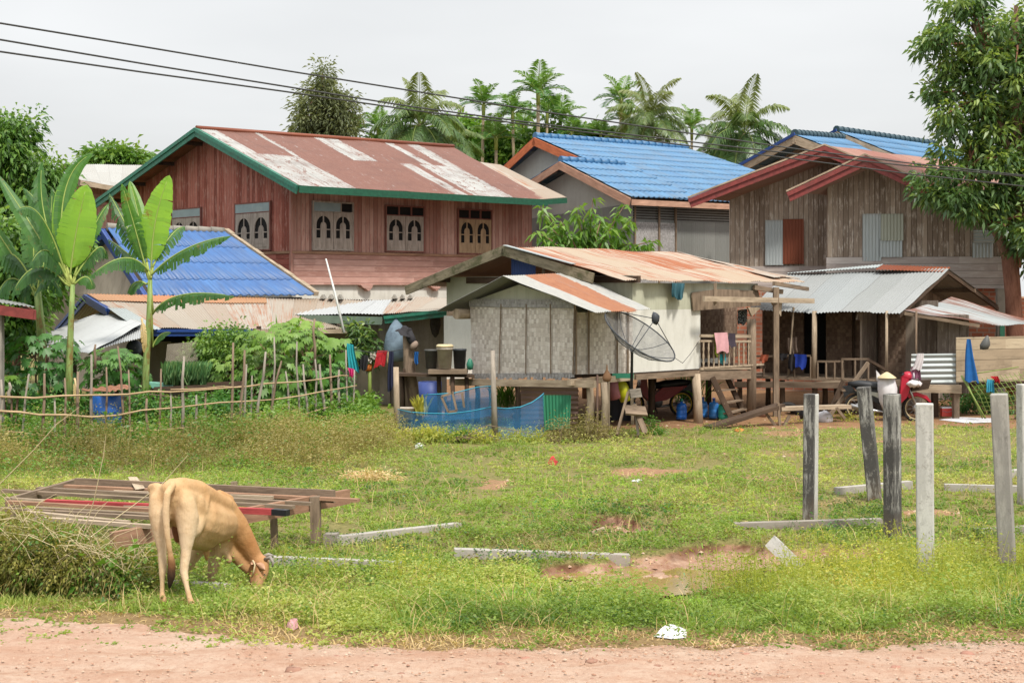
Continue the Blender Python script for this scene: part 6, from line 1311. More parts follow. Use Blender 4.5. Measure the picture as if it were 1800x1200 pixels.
def palm(kind, label, group, px, py, Y, scale, seed):
    c = P(px, py, Y); root = thing(kind, label, 'palm', (c.x, c.y, GZ), group); v, t, mb = palm_meshes(kind, seed)
    hgt = c.z-GZ; rz = seed*1.3; R3 = np.array([[math.cos(rz), -math.sin(rz), 0], [math.sin(rz), math.cos(rz), 0], [0, 0, 1]]); v = v@R3.T*scale+np.array([0, 0, hgt])
    npmesh('fronds', v, 4, t, M['leaf_palm' if kind == 'coconut_palm' else 'leaf_areca'], root, True)
    mb.v = [Vector(R3@np.array(q_))*scale+V(0, 0, hgt) for q_ in mb.v]
    mb.build('frond_stalks', M['bamboo_green'], root, True); s_ = seed % 3-1
    tr = MB(); rt = .16*scale if kind == 'coconut_palm' else .085*scale; tr.tube([V(.3*s_, 0, 0), V(.15*s_, 0, hgt*.5), V(0, 0, hgt+.1)], [rt*1.3, rt, rt*.9], 8); tr.build('trunk', M['palm_bark'], root, True)
    if kind == 'coconut_palm':
        for k_ in range(5): MB().lathe(Fr(V(.28*math.cos(k_*1.3), .28*math.sin(k_*1.3), hgt-.25), (1, 0, 0), (0, 1, 0)), [(.001, -.15), (.1, -.08), (.13, 0), (.1, .1), (.001, .15)], 8).build('coconut', M['coco'], root, True)
    else: MB().tube([V(0, 0, hgt-.7), V(0, 0, hgt), V(0, 0, hgt+.15)], [.09*scale, .1*scale, .05*scale], 8).build('crownshaft', M['ban_stem'], root, True)
for i, (px, py, Y, sc, lab) in enumerate([(738, 222, 78, 1.05, 'coconut palm behind the middle of the red roof, the broadest crown'), (1143, 215, 82, .95, 'coconut palm behind the middle of the bright blue ridge'), (1308, 238, 80, 1.12, 'coconut palm between the bright blue roof and the far twin blue roofs'), (790, 262, 84, .8, 'low coconut palm behind the right end of the red roof'), (1110, 250, 90, .7, 'low coconut palm crown showing just above the bright blue ridge'), (1268, 268, 88, .7, 'small coconut palm low beside the right end of the bright blue roof')]):
    palm('coconut_palm', lab, 'coconut palms behind the houses', px, py, Y, sc, 31+i)
for i, (px, py, Y, sc, lab) in enumerate([(850, 186, 88, 1.15, 'slim areca palm standing alone right of the broad coconut palm'), (946, 165, 86, 1.3, 'tallest slim areca palm, left of the bright blue ridge peak'), (901, 200, 90, 1.1, 'slim areca palm between the two highest ones'), (1092, 178, 90, 1.15, 'slim areca palm left of the coconut palm behind the bright blue roof'), (1216, 226, 90, 1.0, 'small slim areca palm right of the coconut palm behind the bright blue roof'),
        (626, 232, 92, .95, 'dark areca palm beside the tall grey green tree'), (664, 226, 92, .95, 'areca palm just left of the broad coconut palm'), (872, 244, 88, 1.2, 'areca palm crown above the right end of the red roof'), (812, 238, 92, 1.0, 'areca palm low between broad coconut palm and lone areca palm'), (985, 210, 92, 1.2, 'bushy areca palm right of the tallest areca palm'), (1005, 236, 90, 1.0, 'low areca palm just above the left part of the bright blue ridge'), (920, 226, 94, 1.1, 'areca palm below and left of the tallest one'), (1056, 236, 90, .8, 'tiny areca palm tip above the bright blue ridge'), (700, 240, 95, .8, 'areca palm hidden mostly by the broad coconut palm'), (1096, 212, 92, 1.0, 'lower areca palm crown under the one left of the ridge coconut palm'), (962, 200, 90, 1.0, 'areca palm crown directly under the tallest areca palm')]):
    palm('areca_palm', lab, 'areca palms behind the houses', px, py, Y, sc, 51+i)
# garden plants: palmate leaves on long stalks
def palmate(name, label, cat, px, py, Y, w_, h, nl, L, mat, seed, tint=.5, group=None, fingers=7):
    """cassava / papaya like plant: hand-shaped leaves on stalks around a few stems; px,py = middle of the crown"""
    r = np.random.default_rng(seed); c = P(px, py, Y); root = thing(name, label, cat, (c.x, Y, GZ), group); V_ = []; T_ = []; mb = MB(); rx = w_/F*Y/2; rz = h/F*Y/2
    stems = [V(c.x+r.uniform(-.5, .5)*rx, Y+r.uniform(-.3, .3), c.z+r.uniform(-.2, .4)*rz) for _ in range(4)]
    for s in stems: mb.tube([V(c.x+(s.x-c.x)*.4, Y, GZ), s], [.03, .018], 6)
    for i in range(nl):
        a = r.uniform(0, 2*PI); rad = math.sqrt(r.random()); el = r.uniform(-.95, 1); p = V(c.x+math.cos(a)*rad*rx, Y+math.sin(a)*rad*rx*.8, c.z+el*rz*math.sqrt(1-.55*rad*rad)); s = min(stems, key=lambda q_: (q_-p).length)
        if i % 3 == 0: mb.tube([s, lerp(s, p, .6)+V(0, 0, .05), p], [.008, .006, .004], 4, cap=False)
        out = np.array([p.x-c.x, p.y-Y-.25, .25+.5*el]); out = nrm(out+r.normal(size=3)*.3); dr = nrm(np.cross(out, [0.1, 0, 1])); d2 = nrm(np.cross(dr, out)); tt = np.clip(tint+.3*(r.random()-.5)+.3*el*.6, 0, 1)
        lz = nrm(out*.75+np.array([0, 0, 1])*.5); e1 = nrm(np.cross(lz, [out[1], -out[0], .01])); e2 = np.cross(lz, e1); lf = L*r.uniform(.7, 1.2)
        for k_ in range(fingers):
            b = (k_-(fingers-1)/2)*.62; dd = e1*math.cos(b)+e2*math.sin(b)-np.array([0, 0, 1])*.22; sd_ = nrm(np.cross(dd, lz)); l2 = lf*(1-.07*abs(k_-(fingers-1)/2)); q_ = np.array(p)
            V_.append([q_, q_+dd*l2*.6+sd_*l2*.2, q_+dd*l2-np.array([0, 0, .15])*l2, q_+dd*l2*.6-sd_*l2*.2]); T_.append(tt)
    npmesh('leaves', np.array(V_), 4, T_, M[mat], root); mb.build('stems', M['bark'], root); return root
palmate('cassava_plant', 'dark green cassava bush at the left behind the fence, beside the tall banana stem', 'cassava', 68, 640, 33.6, 150, 130, 170, .2, 'leaf_cass', 61, .45)
palmate('cassava_plant', 'cassava bush between the two banana stems in front of the shed', 'cassava', 200, 650, 34.6, 125, 85, 120, .2, 'leaf_cass', 62, .6)
palmate('cassava_plant', 'bright lime cassava in the middle of the garden below the white roof', 'cassava', 495, 640, 35.6, 170, 140, 330, .17, 'leaf_bright', 63, .6)
palmate('cassava_plant', 'taller bright cassava top reaching the outbuilding roof edge', 'cassava', 525, 590, 36.5, 100, 70, 110, .17, 'leaf_bright', 64, .75)
palmate('cassava_plant', 'mid green cassava filling the garden left of the brightest one', 'cassava', 430, 655, 35.9, 120, 90, 190, .17, 'leaf_left', 67, .6)
palmate('cassava_plant', 'darker cassava near the end of the fence, under the papaya', 'cassava', 565, 668, 35.9, 110, 90, 170, .17, 'leaf_cass', 68, .55)
palmate('papaya_plant', 'young papaya by the hanging teal cloth at the end of the stick fence', 'papaya', 592, 615, 36.2, 95, 50, 44, .26, 'leaf_bright', 65, .55)
palmate('seedling', 'small leafy seedling at the left edge by the shelter post', 'seedling', 18, 672, 31.5, 60, 44, 40, .16, 'leaf_bright', 66, .4)
def blade_plant(name, label, cat, px, py, Y, nb, L, wd, mat, seed, tint=.5, spread=.6, base=.1, arch=.5):
    r = np.random.default_rng(seed); p = P(px, py, Y); root = thing(name, label, cat, (p.x, p.y, p.z)); mb = MB()
    for i in range(nb):
        a = r.uniform(0, 2*PI); s = spread*r.uniform(.2, 1.2); d = V(math.cos(a)*s, math.sin(a)*s, 1).normalized(); l = L*r.uniform(.6, 1.15); b0 = V(r.normal()*base, r.normal()*base, 0); sd_ = d.cross(V(r.normal(), r.normal(), .3)).normalized()
        pts = [b0, b0+d*l*.4, b0+d*l*.75+V(math.cos(a), math.sin(a), -.3)*l*.08*arch*2, b0+d*l+V(math.cos(a)*.5, math.sin(a)*.5, -.7)*l*.3*arch*1.4]; ws = [.35, 1, .8, .05]; mb.tint = float(np.clip(tint+.35*(r.random()-.5), 0, 1)); k = len(mb.v)
        for q_, w_ in zip(pts, ws): mb.v += [q_-sd_*wd*w_/2, q_+sd_*wd*w_/2]
        for j in range(3): mb.face([k+2*j, k+2*j+1, k+2*j+3, k+2*j+2])
    mb.build('leaves', M[mat], root, True); return root
blade_plant('ginger_plant', 'tall ginger clump with long upright blades at the corner of the white roof', 'ginger plant', 455, 660, 37, 46, 1.35, .12, 'leaf_bright', 71, .45, .55, .22)
blade_plant('ginger_plant', 'single broad green leaf plant sticking up beneath the white roof edge', 'ginger plant', 497, 650, 37.4, 12, 1.6, .16, 'leaf_bright', 72, .7, .25, .1)
blade_plant('lemongrass', 'clump of long arching grass behind the balcony posts', 'grass clump', 1212, 708, 41, 150, .95, .03, 'leaf_bright', 73, .35, .6, .22)
blade_plant('lemongrass', 'grass clump seen under the floor behind the blue net', 'grass clump', 886, 715, 40, 110, .9, .035, 'leaf_bright', 74, .5, .5, .2)
blade_plant('leafy_plant', 'broad leaved plant at the foot of the outbuilding wall', 'plant', 645, 722, 37, 22, .6, .16, 'leaf_bright', 75, .6, .9, .12)
blade_plant('spider_plant', 'yellowish tuft standing by the hat topped trunk', 'plant', 740, 730, 34.6, 60, .55, .05, 'leaf_weed', 76, .7, .35, .08)
# chives in raised tray
ch = thing('chive_planter', 'raised wooden tray of green chives on posts behind the stick fence', 'planter', tuple(P(345, 678, 34)))
r = np.random.default_rng(5); n_ = 1500; px = r.uniform(288, 362, n_); Yc = r.uniform(33.5, 34.4, n_); z_ = P(330, 674, 34).z; xb = (px-900)/F*Yc; L = r.uniform(.25, .6, n_); d = nrm(np.stack([r.normal(size=n_)*.16, r.normal(size=n_)*.16, np.ones(n_)], -1)); p0 = np.stack([xb, Yc, np.full(n_, z_)], -1); s_ = np.array([1, .3, 0])*.011
npmesh('chives', np.stack([p0-s_, p0+s_, p0+d*L[:, None]*.8+s_*.6, p0+d*L[:, None]+np.array([.04, 0, -.03])], 1), 4, r.random(n_), M['leaf_chive'], ch)
a, b = P(280, 682, 34), P(425, 676, 34); mb = MB(); mb.beam(a-V(0, .5, 0), b-V(0, .5, 0), .04, .12); mb.beam(a+V(0, .5, 0), b+V(0, .5, 0), .04, .12); mb.beam(a-V(0, 0, .05), b-V(0, 0, .05), 1.0, .03); mb.build('tray', M['wood_dk'], ch)
for px, dy in ((284, -.4), (322, .4), (372, -.4), (420, .4)): q_ = P(px, 684, 34+dy); leg(ch, q_, GZ, q_.z, .04, 'stick', (.02, 0), name='leg')
setp(MB().slab([P(258, 672, 33.6), P(306, 675, 33.6), P(302, 683, 33.6), P(268, 682, 33.6)][::-1], .35, V(0, 1, 0)).build('tub', M['pale_green']), 'flat pale green tub standing on the tray of chives', 'tub')
# flowering bush behind the chives
o, c9 = cloud(None, 'flowering_bush', [PB(400, 610, 36.5, 52, 38), PB(430, 640, 36.2, 40, 30), PB(365, 625, 37, 40, 25)], 150, 44, .12, .06, .25, M['leaf_left'], seed=12)
setp(o, 'mid green bush behind the raised tray of chives', 'bush')
fl = MB()
# potted climber and flowers on the outbuilding wall
pc = thing('potted_climber', 'dark leaved climber with white blooms in a hanging orange pot on the outbuilding wall', 'potted plant', tuple(P(650, 640, 41)))
cloud(pc, 'foliage', [PB(640, 585, 41.2, 20, 24), PB(655, 615, 41.2, 12, 30), PB(634, 610, 41, 14, 34), PB(620, 575, 41, 12, 10)], 60, 12, .22, .07, .12, M['leaf_tree'], seed=14)
cloud(pc, 'blooms', [PB(639, 623, 40.9, 7, 6), PB(652, 628, 40.9, 8, 7)], 14, 14, .06, .06, .05, M['white_flower'], seed=15)
MB().lathe(Fr(P(648, 645, 41), (1, 0, 0), (0, 1, 0)), [(.01, -.1), (.09, -.1), (.12, .08), (.1, .08), (.01, .05)], 12).build('pot', M['orange_pl'], pc)
MB().tube([P(650, 646, 41), V(P(650, 0, 41).x, 41, GZ)], [.05, .06], 7).build('support_post', M['bamboo_green'], pc)
# dry sticky shrub below the kitchen, bushes along the front
def shrub(label, blobs, ncl, per, L, W, rc, mat, seed, Y, stems=14, name='shrub', cat='shrub', **k):
    b0 = blobs[0]; p = P(b0[0], b0[1], Y); root = thing(name, label, cat, (p.x, Y, GZ)); o, c = cloud(root, 'foliage', [PB(b[0], b[1], Y, b[2], b[3]) for b in blobs], ncl, per, L, W, rc, M[mat], seed=seed, **k)
    limbs(root, c, [V(p.x+dx, Y, GZ) for dx in (-.3, 0, .3)], M['stick'], .012, stems, seed, .004); return root
shrub('dry brownish shrub under the corner of the bamboo kitchen', [(1010, 765, 60, 30), (1050, 775, 50, 26), (1045, 745, 36, 26), (965, 780, 40, 14)], 150, 30, .07, .02, .2, 'leaf_brownweed', 81, 31.4, 70, shell=.2)
shrub('yellow green bush between stick fence and blue net', [(640, 775, 60, 26), (600, 782, 50, 22), (690, 775, 36, 22)], 130, 45, .07, .035, .2, 'leaf_weed', 82, 32.0, 30)
shrub('small bright shrub in front of the blue net', [(805, 775, 30, 18), (820, 760, 12, 16), (790, 788, 26, 10)], 60, 30, .06, .035, .14, 'leaf_bright', 83, 31.2, 12, shell=.2)
shrub('yellowish weed by the foot of the wooden stand', [(1150, 762, 24, 14), (1145, 745, 10, 14)], 36, 24, .06, .03, .12, 'leaf_bright', 84, 33.0, 10)
shrub('dark low bush under the lattice at the right', [(1740, 705, 60, 24), (1700, 700, 40, 20)], 80, 30, .08, .04, .2, 'leaf_cass', 85, 38.6, 10)
shrub('green weeds growing beneath the shack deck', [(1500, 735, 50, 8), (1400, 742, 40, 6)], 30, 30, .05, .025, .14, 'leaf_weed', 86, 36.2, 4)
# heap of vines and dry grass at the lower left corner
vb = thing('vine_heap', 'tangled heap of vines and dead grass at the lower left beside the cow', 'vines', tuple(PZ(130, 1050, -.05)))
bl_ = [PB(60, 985, 15.3, 110, 50), PB(150, 1005, 15.2, 80, 38), PB(210, 1025, 15.1, 62, 26), PB(20, 950, 15.8, 90, 45), PB(-60, 980, 15.3, 90, 60), PB(120, 965, 15.8, 60, 34), PB(250, 1005, 15.6, 34, 30)]
cloud(vb, 'foliage', bl_, 640, 50, .05, .026, .14, M['leaf_weed2'], seed=91, shell=.35, bend=.3)
cloud(vb, 'green_foliage', bl_, 160, 40, .05, .03, .12, M['leaf_bright'], seed=94, shell=.6, bend=.3)
cloud(vb, 'dead_foliage', bl_, 230, 34, .13, .006, .2, M['leaf_brownweed'], seed=92, shell=.85, bend=.5)
cloud(vb, 'large_leaves', bl_, 40, 5, .12, .1, .15, M['leaf_bright'], seed=93, shell=1.0, bend=.4)
mb = MB(); R = random.Random(4)
for i in range(170):
    b = R.choice(bl_); a = R.uniform(0, PI); q_ = V(b[0]+b[3]*math.cos(a)*R.uniform(.5, 1), b[1]-b[4]*R.uniform(0, .8), b[2]+b[5]*math.sin(a)*.95); d = V(R.uniform(-.5, .5), R.uniform(-.3, .3), R.uniform(-.1, .4)); mb.tube([q_, q_+d*.5+V(0, 0, .06), q_+d], [.004, .003, .002], 4, cap=False)
mb.build('dry_stems', M['straw'], vb)
mb = MB()
for pts in ([(0, 610+210), (60, 770), (110, 735), (200, 700)], [(140, 1000), (170, 900), (190, 830), (187, 760)], [(160, 930), (240, 890), (300, 830), (330, 795)], [(0, 1000), (50, 960), (100, 975)], [(478, 830), (482, 810), (484, 780)]):
    pass
for pts in ([(130, 990, 15.4), (165, 880, 15.3), (182, 800, 15.2), (186, 765, 15.2)], [(150, 950, 15.5), (225, 895, 15.6), (285, 850, 15.7), (330, 800, 15.8)], [(-10, 860, 15.4), (60, 790, 15.3), (100, 745, 15.2), (140, 715, 15.2)], [(10, 990, 15), (50, 940, 15), (95, 960, 15), (110, 1000, 15)]):
    mb.tube([P(*q_) for q_ in pts], [.006, .005, .004, .002], 4, cap=False)
mb.build('long_grass_stems', M['straw'], vb)

# dead hanging leaves on the banana stems
for (px, py, Y_, h_, lab) in ((134, 690, 32.8, 50, 'yellowed dead leaf hanging from the foot of the tall banana plant'), (252, 590, 33.3, 60, 'brown dead sheath leaf hanging on the shorter banana stem')):
    o = thing('dead_leaf', lab, 'dead leaf', tuple(P(px, py, Y_))); banana_leaf(o, P(px-3, py-h_/2, Y_), P(px+3, py, Y_-.2), P(px+1, py+h_/2, Y_-.05), 14/F*Y_, torn=.5, tint=.5, face=(0, -1, .1), droop=.1, n=14)
    for ch in o.children_recursive: ch.data.materials[0] = M['leaf_dry']
shrub('pale green weeds tangled along the foot of the blue net', [(760, 765, 50, 14), (840, 770, 50, 12), (720, 772, 36, 16), (920, 768, 40, 12)], 120, 36, .06, .03, .16, 'leaf_weed', 87, 31.0, 30, shell=.1)
shrub('loose green shrub behind the right end of the stick fence', [(560, 720, 50, 20), (500, 735, 50, 16), (610, 725, 30, 20)], 110, 36, .1, .05, .22, 'leaf_bright', 88, 34.6, 20, shell=.2)
shrub('dense low greenery in the garden behind the blue barrel', [(100, 720, 110, 28), (260, 722, 80, 26), (380, 715, 70, 26)], 230, 40, .11, .05, .24, 'leaf_cass', 89, 33.2, 30, shell=.2)
shrub('dark leafy mass filling the garden under the white roof', [(430, 690, 70, 40), (520, 700, 70, 36), (580, 690, 40, 30)], 220, 40, .13, .06, .25, 'leaf_cass', 90, 37.0, 30, shell=.2)
# ------------------------------------------------------------------ the cow
def smooth_mesh(name, caps, voxel, mat, par, sm=6, attr=True):
    mb = MB()
    for (p, q, r1, r2, *_) in caps:
        p, q = Vector(p), Vector(q); d = q-p
        ring = 14; pts, rad = [], []
        dn = d.normalized() if d.length > 1e-5 else V(0, 0, 1)
        for a in (-80, -55, -25, 0): pts.append(p+dn*r1*math.sin(math.radians(a))); rad.append(r1*math.cos(math.radians(a)))
        for t in (.33, .66): pts.append(lerp(p, q, t)); rad.append(r1+(r2-r1)*t)
        for a in (0, 25, 55, 80): pts.append(q+dn*r2*math.sin(math.radians(a))); rad.append(r2*math.cos(math.radians(a)))
        mb.tube(pts, rad, ring)
    me = bpy.data.meshes.new('tmp'); me.from_pydata([tuple(v) for v in mb.v], [], mb.f); ob = bpy.data.objects.new('tmp', me); col.objects.link(ob)
    m_ = ob.modifiers.new('r', 'REMESH'); m_.mode = 'VOXEL'; m_.voxel_size = voxel; m_.use_smooth_shade = True
    m2 = ob.modifiers.new('s', 'SMOOTH'); m2.iterations = sm; m2.factor = .5
    dg = bpy.context.evaluated_depsgraph_get(); ev_ = ob.evaluated_get(dg); m3 = bpy.data.meshes.new_from_object(ev_, depsgraph=dg); bpy.data.objects.remove(ob); m3.name = name; m3.materials.clear()
    co = np.zeros(len(m3.vertices)*3, np.float32); m3.vertices.foreach_get('co', co); co = co.reshape(-1, 3)
    if attr:
        W_ = np.zeros((len(co), len(caps)))
        for i, c in enumerate(caps):
            p, q = np.array(c[0]), np.array(c[1]); d = q-p; t = np.clip(((co-p)@d)/max(1e-9, d@d), 0, 1); dist = np.linalg.norm(co-(p+t[:, None]*d), axis=1)-(c[2]+(c[3]-c[2])*t); W_[:, i] = 1/(np.maximum(dist, 0)+.07)**3
        W_ /= W_.sum(1, keepdims=True); tone = W_@np.array([c[4] for c in caps]); blk = W_@np.array([c[5] if len(c) > 5 else 0 for c in caps])
        at = m3.attributes.new('coat', 'FLOAT_VECTOR', 'POINT'); at.data.foreach_set('vector', np.stack([tone, blk, tone*0], -1).astype(np.float32).ravel())
    m3.polygons.foreach_set('use_smooth', np.ones(len(m3.polygons), bool))
    return link(name, m3, mat, par)
cow = thing('cow', 'tan cow seen from behind, grazing with its head lowered by the dirt road', 'cow', tuple(PZ(325, 1045, -.05)))
def C3(*pts):      # chain of (px,py,Y,r,tone[,black])
    return [(P(*a[:3]), P(*b[:3]), a[3], b[3], (a[4]+b[4])/2, ((a[5] if len(a) > 5 else 0)+(b[5] if len(b) > 5 else 0))/2) for a, b in zip(pts, pts[1:])]
caps = []
caps += C3((300, 860, 14.62, .10, .5), (318, 856, 14.72, .105, .55), (345, 864, 15.0, .125, .6), (380, 884, 15.45, .12, .6), (402, 893, 15.75, .10, .65))      # back line
caps += C3((300, 872, 14.65, .12, .45), (322, 900, 14.85, .20, .5), (343, 914, 15.05, .245, .5), (362, 920, 15.3, .25, .5), (384, 920, 15.6, .205, .5), (396, 926, 15.8, .16, .6))  # barrel
caps += C3((335, 932, 15.0, .19, .3), (358, 938, 15.3, .18, .3)); caps += C3((351, 861, 14.98, .055, .65), (362, 876, 15.0, .05, .6), (352, 896, 14.9, .09, .45)); caps += C3((268, 858, 14.78, .055, .4), (276, 856, 14.7, .05, .5)); caps += C3((318, 868, 14.62, .05, .3), (324, 886, 14.6, .06, .2)); caps += C3((283, 870, 14.62, .05, .3), (281, 886, 14.6, .055, .2)); caps += C3((385, 868, 15.55, .05, .7), (402, 878, 15.72, .06, .7)); caps += C3((398, 884, 15.6, .07, .6), (392, 915, 15.55, .08, .5), (386, 940, 15.6, .08, .4))
for i in range(4): caps += C3((362+i*9, 888+i*2, 14.98+i*.16, .018, .55), (374+i*8, 905+i*2, 15.0+i*.16, .02, .5), (376+i*7, 930, 15.05+i*.16, .016, .4))
caps += C3((300, 847, 14.66, .04, .55), (330, 848, 14.9, .04, .6), (365, 862, 15.3, .04, .6), (398, 880, 15.72, .05, .65))
caps += C3((276, 872, 14.72, .085, .35), (300, 862, 14.65, .10, .5)); caps += C3((322, 874, 14.66, .095, .35), (345, 878, 14.95, .11, .55))
caps += C3((279, 880, 14.65, .1, .3), (280, 903, 14.62, .108, .2), (283, 935, 14.6, .085, .1), (285, 968, 14.58, .048, .1), (286, 1000, 14.56, .043, .2), (285, 1022, 14.54, .027, .25), (285, 1043, 14.52, .031, .3), (287, 1055, 14.46, .042, 1))
caps += C3((326, 884, 14.66, .105, .3), (329, 910, 14.66, .12, .15), (329, 938, 14.62, .09, .05), (327, 968, 14.58, .056, .05), (323, 1003, 14.52, .047, .2), (328, 1030, 14.44, .029, .1), (333, 1050, 14.4, .032, .3), (337, 1063, 14.33, .043, 1))
caps += C3((340, 884, 14.85, .12, .45), (346, 908, 14.9, .115, .4), (338, 930, 14.72, .10, .2))
caps += C3((360, 945, 15.5, .11, .3), (345, 972, 15.58, .07, .3), (326, 1006, 15.62, .046, .35), (317, 1026, 15.62, .034, .3), (311, 1040, 15.6, .042, .8))
caps += C3((390, 920, 15.75, .15, .6), (385, 945, 15.75, .13, .35), (379, 972, 15.75, .082, .15), (372, 1015, 15.78, .05, .25), (370, 1032, 15.78, .035, .3), (370, 1043, 15.75, .044, .8))
caps += C3((396, 900, 15.75, .145, .7), (413, 925, 15.85, .15, .75), (430, 952, 15.92, .125, .85), (446, 978, 15.96, .095, .85), (457, 990, 15.96, .085, .7))     # neck
caps += C3((392, 950, 15.8, .09, .5), (406, 968, 15.85, .07, .5), (424, 990, 15.9, .055, .7), (438, 1003, 15.92, .05, .8))                                     # dewlap
caps += C3((394, 968, 15.72, .035, .35), (403, 984, 15.74, .04, .35))
caps += C3((461, 988, 15.93, .078, .65), (460, 1004, 15.86, .08, .75), (456, 1020, 15.78, .062, .85), (451, 1035, 15.72, .05, .6)); caps += C3((447, 1000, 15.92, .07, .85), (448, 1025, 15.8, .05, .9))
caps += C3((362, 962, 15.35, .05, .8), (364, 982, 15.35, .025, .9))
body = smooth_mesh('body', caps, .017, M['hide'], cow, 6)
tail = C3((303, 853, 14.5, .04, .5), (294, 868, 14.42, .036, .3), (291, 900, 14.4, .036, .2), (294, 940, 14.4, .03, .2), (299, 972, 14.42, .028, .5), (302, 992, 14.42, .04, .9, .8), (301, 1012, 14.42, .042, 1, 1), (298, 1032, 14.42, .016, 1, 1))
smooth_mesh('tail', tail, .012, M['hide'], cow, 3)
udr = C3((309, 900, 14.76, .045, 1), (310, 930, 14.76, .05, 1), (312, 948, 14.76, .035, 1)); smooth_mesh('groin', udr, .015, flat('reddish brown skin', S(150, 98, 66), .7), cow, 3, False)
def earm(base, tip, w_, nhint):
    mb = MB(); b, t = Vector(base), Vector(tip); d = t-b; s_ = d.cross(Vector(nhint)).normalized(); n = s_.cross(d).normalized()
    pr = [(0, .25), (.25, .85), (.55, 1), (.8, .7), (1, .08)]
    for (u_, ww) in pr: mb.v += [b+d*u_-s_*w_*ww/2, b+d*u_+n*w_*.16, b+d*u_+s_*w_*ww/2, b+d*u_-n*.008]
    for i in range(4):
        for j in range(4): k = i*4; mb.face([k+j, k+(j+1) % 4, k+4+(j+1) % 4, k+4+j], None, True)
    return mb
hide_ear = flat('ear skin', S(205, 160, 128), .7)
earm(P(452, 990, 15.85), P(466, 1001, 15.72), .085, (0.2, -1, 0)).build('ear', hide_ear, cow); earm(P(448, 985, 15.9), P(441, 992, 15.75), .06, (0, -1, .3)).build('ear', hide_ear, cow)
for hp in ([(466, 983, 15.88), (475, 979, 15.86), (480, 988, 15.84), (479, 996, 15.83)], [(464, 978, 16.0), (472, 974, 16.02), (480, 977, 16.02)]):
    MB().tube([P(*q_) for q_ in hp], [.024, .021, .017, .009][:len(hp)], 8).build('horn', M['horn'], cow)
MB().lathe(Fr(P(465, 1010, 15.78), (1, 0, 0), (0, 0, 1), (.5, -1, 0)), [(.001, .014), (.01, .01), (.014, 0), (.001, -.01)], 10).build('eye', M['black_pl'], cow)
MB().tube([P(444, 984, 15.80), P(448, 992, 15.78), P(446, 1003, 15.76), P(443, 1014, 15.8)], .009, 5).build('neck_rope', M['straw'], cow)
# ------------------------------------------------------------------ timber platform
tp = thing('timber_platform', 'low weathered timber platform of loose planks on short posts behind the cow', 'platform', tuple(PZ(380, 930, GZ)))
def tb(nm, a, b, w_, h, mat, z0=.42, z1=None): MB().beam(PZ(a[0], a[1], z0), PZ(b[0], b[1], z1 if z1 is not None else z0), w_, h).build(nm, M[mat], tp)
tb('side_beam', (133, 850), (588, 872), .06, .16, 'wood', .46); tb('side_beam', (196, 950), (612, 872), .07, .19, 'wood_red', .33, .38); tb('side_beam', (14, 886), (137, 850), .06, .16, 'wood', .38, .42)
for (a, b, mt, w_) in (((95, 857), (630, 883), 'wood_red', .1), ((66, 862), (548, 889), 'wood', .09), ((5, 866), (516, 895), 'wood', .09), ((80, 884), (268, 893), 'wood', .08), ((14, 886), (300, 902), 'wood_red', .08), ((62, 897), (330, 912), 'wood', .09), ((10, 880), (270, 897), 'wood_pale', .06), ((45, 904), (225, 922), 'wood_pale', .09), ((60, 914), (268, 929), 'wood_pale', .08), ((0, 898), (270, 914), 'wood', .07), ((200, 868), (480, 878), 'wood_pale', .05)):
    MB().beam(PZ(a[0], a[1]-4, .44), PZ(b[0], b[1]-4, .44), w_, .04).build('plank', M[mt], tp)
M['red_wood'] = wood('red painted timber', S(128, 50, 52), S(168, 72, 72)); rp_ = MB().beam(PZ(80, 882, .45), PZ(480, 899, .45), .09, .07).build('plank', M['red_wood'], tp); rp_['label'] = 'red painted plank'
bp_ = MB().beam(PZ(480, 899, .45), PZ(506, 901, .45), .09, .072).build('plank', M['black_pl'], tp); bp_['label'] = 'black painted end of the red plank'
for (px, y0, y1, w_) in ((556, 872, 956, .14), (483, 908, 962, .09), (413, 846, 872, .1), (20, 880, 930, .12), (150, 925, 960, .1), (70, 865, 905, .1)):
    Yp = F*(CH-GZ)/(y1-HZ); MB().beam(P(px, y1+4, Yp), P(px-2, y0, Yp), w_, w_*.9, (1, 0, 0)).build('post', M['wood'], tp)
MB().slab([PZ(225, 838, .55), PZ(240, 838, .55), PZ(254, 858, .47), PZ(238, 860, .47)], .03, V(0, 1, 0)).build('bark_offcut', M['wood_pale'], tp)
# ------------------------------------------------------------------ concrete posts
def cpost(base, top, w_, mat, label, rz, depth=None):
    Yb_ = F*(CH-GZ)/(base[1]-HZ); b = P(base[0], base[1], Yb_); t = P(top[0], top[1], Yb_); s_ = w_/F*Yb_; mb = MB(); d = (t-b).normalized()
    x = V(math.cos(rz), math.sin(rz), 0); x = (x-d*x.dot(d)).normalized(); y = d.cross(x); c = s_*.075; k = len(mb.v); pr = [(-.5, -.5+.075), (-.5+.075, -.5), (.5-.075, -.5), (.5, -.5+.075), (.5, .5-.075), (.5-.075, .5), (-.5+.075, .5), (-.5, .5-.075)]
    L = (t-b).length
    for q_, sc in ((b-d*.15, 1), (t-d*.012, 1), (t, .94)):
        for (u_, v_) in pr: mb.v.append(q_+(x*u_+y*v_)*s_*.86*sc)
    for i in range(2):
        for j in range(8): j2 = (j+1) % 8; mb.face([k+i*8+j, k+i*8+j2, k+i*8+8+j2, k+i*8+8+j], [(j*.03, i*L), (j*.03+.15, i*L), (j*.03+.15, i*L+(L if i == 0 else .02)), (j*.03, i*L+(L if i == 0 else .02))])
    mb.face([k+16+j for j in range(8)]); mb.face([k+7-j for j in range(8)])
    return setp(mb.build('concrete_post', M[mat]), label, 'post', 'concrete posts standing in the field')
p1 = cpost((1424, 916), (1426, 692), 25, 'post_dark', 'upright concrete post stained black with one white side, leftmost of the standing posts', -.55)
p1.data.materials.append(M['post_white'])
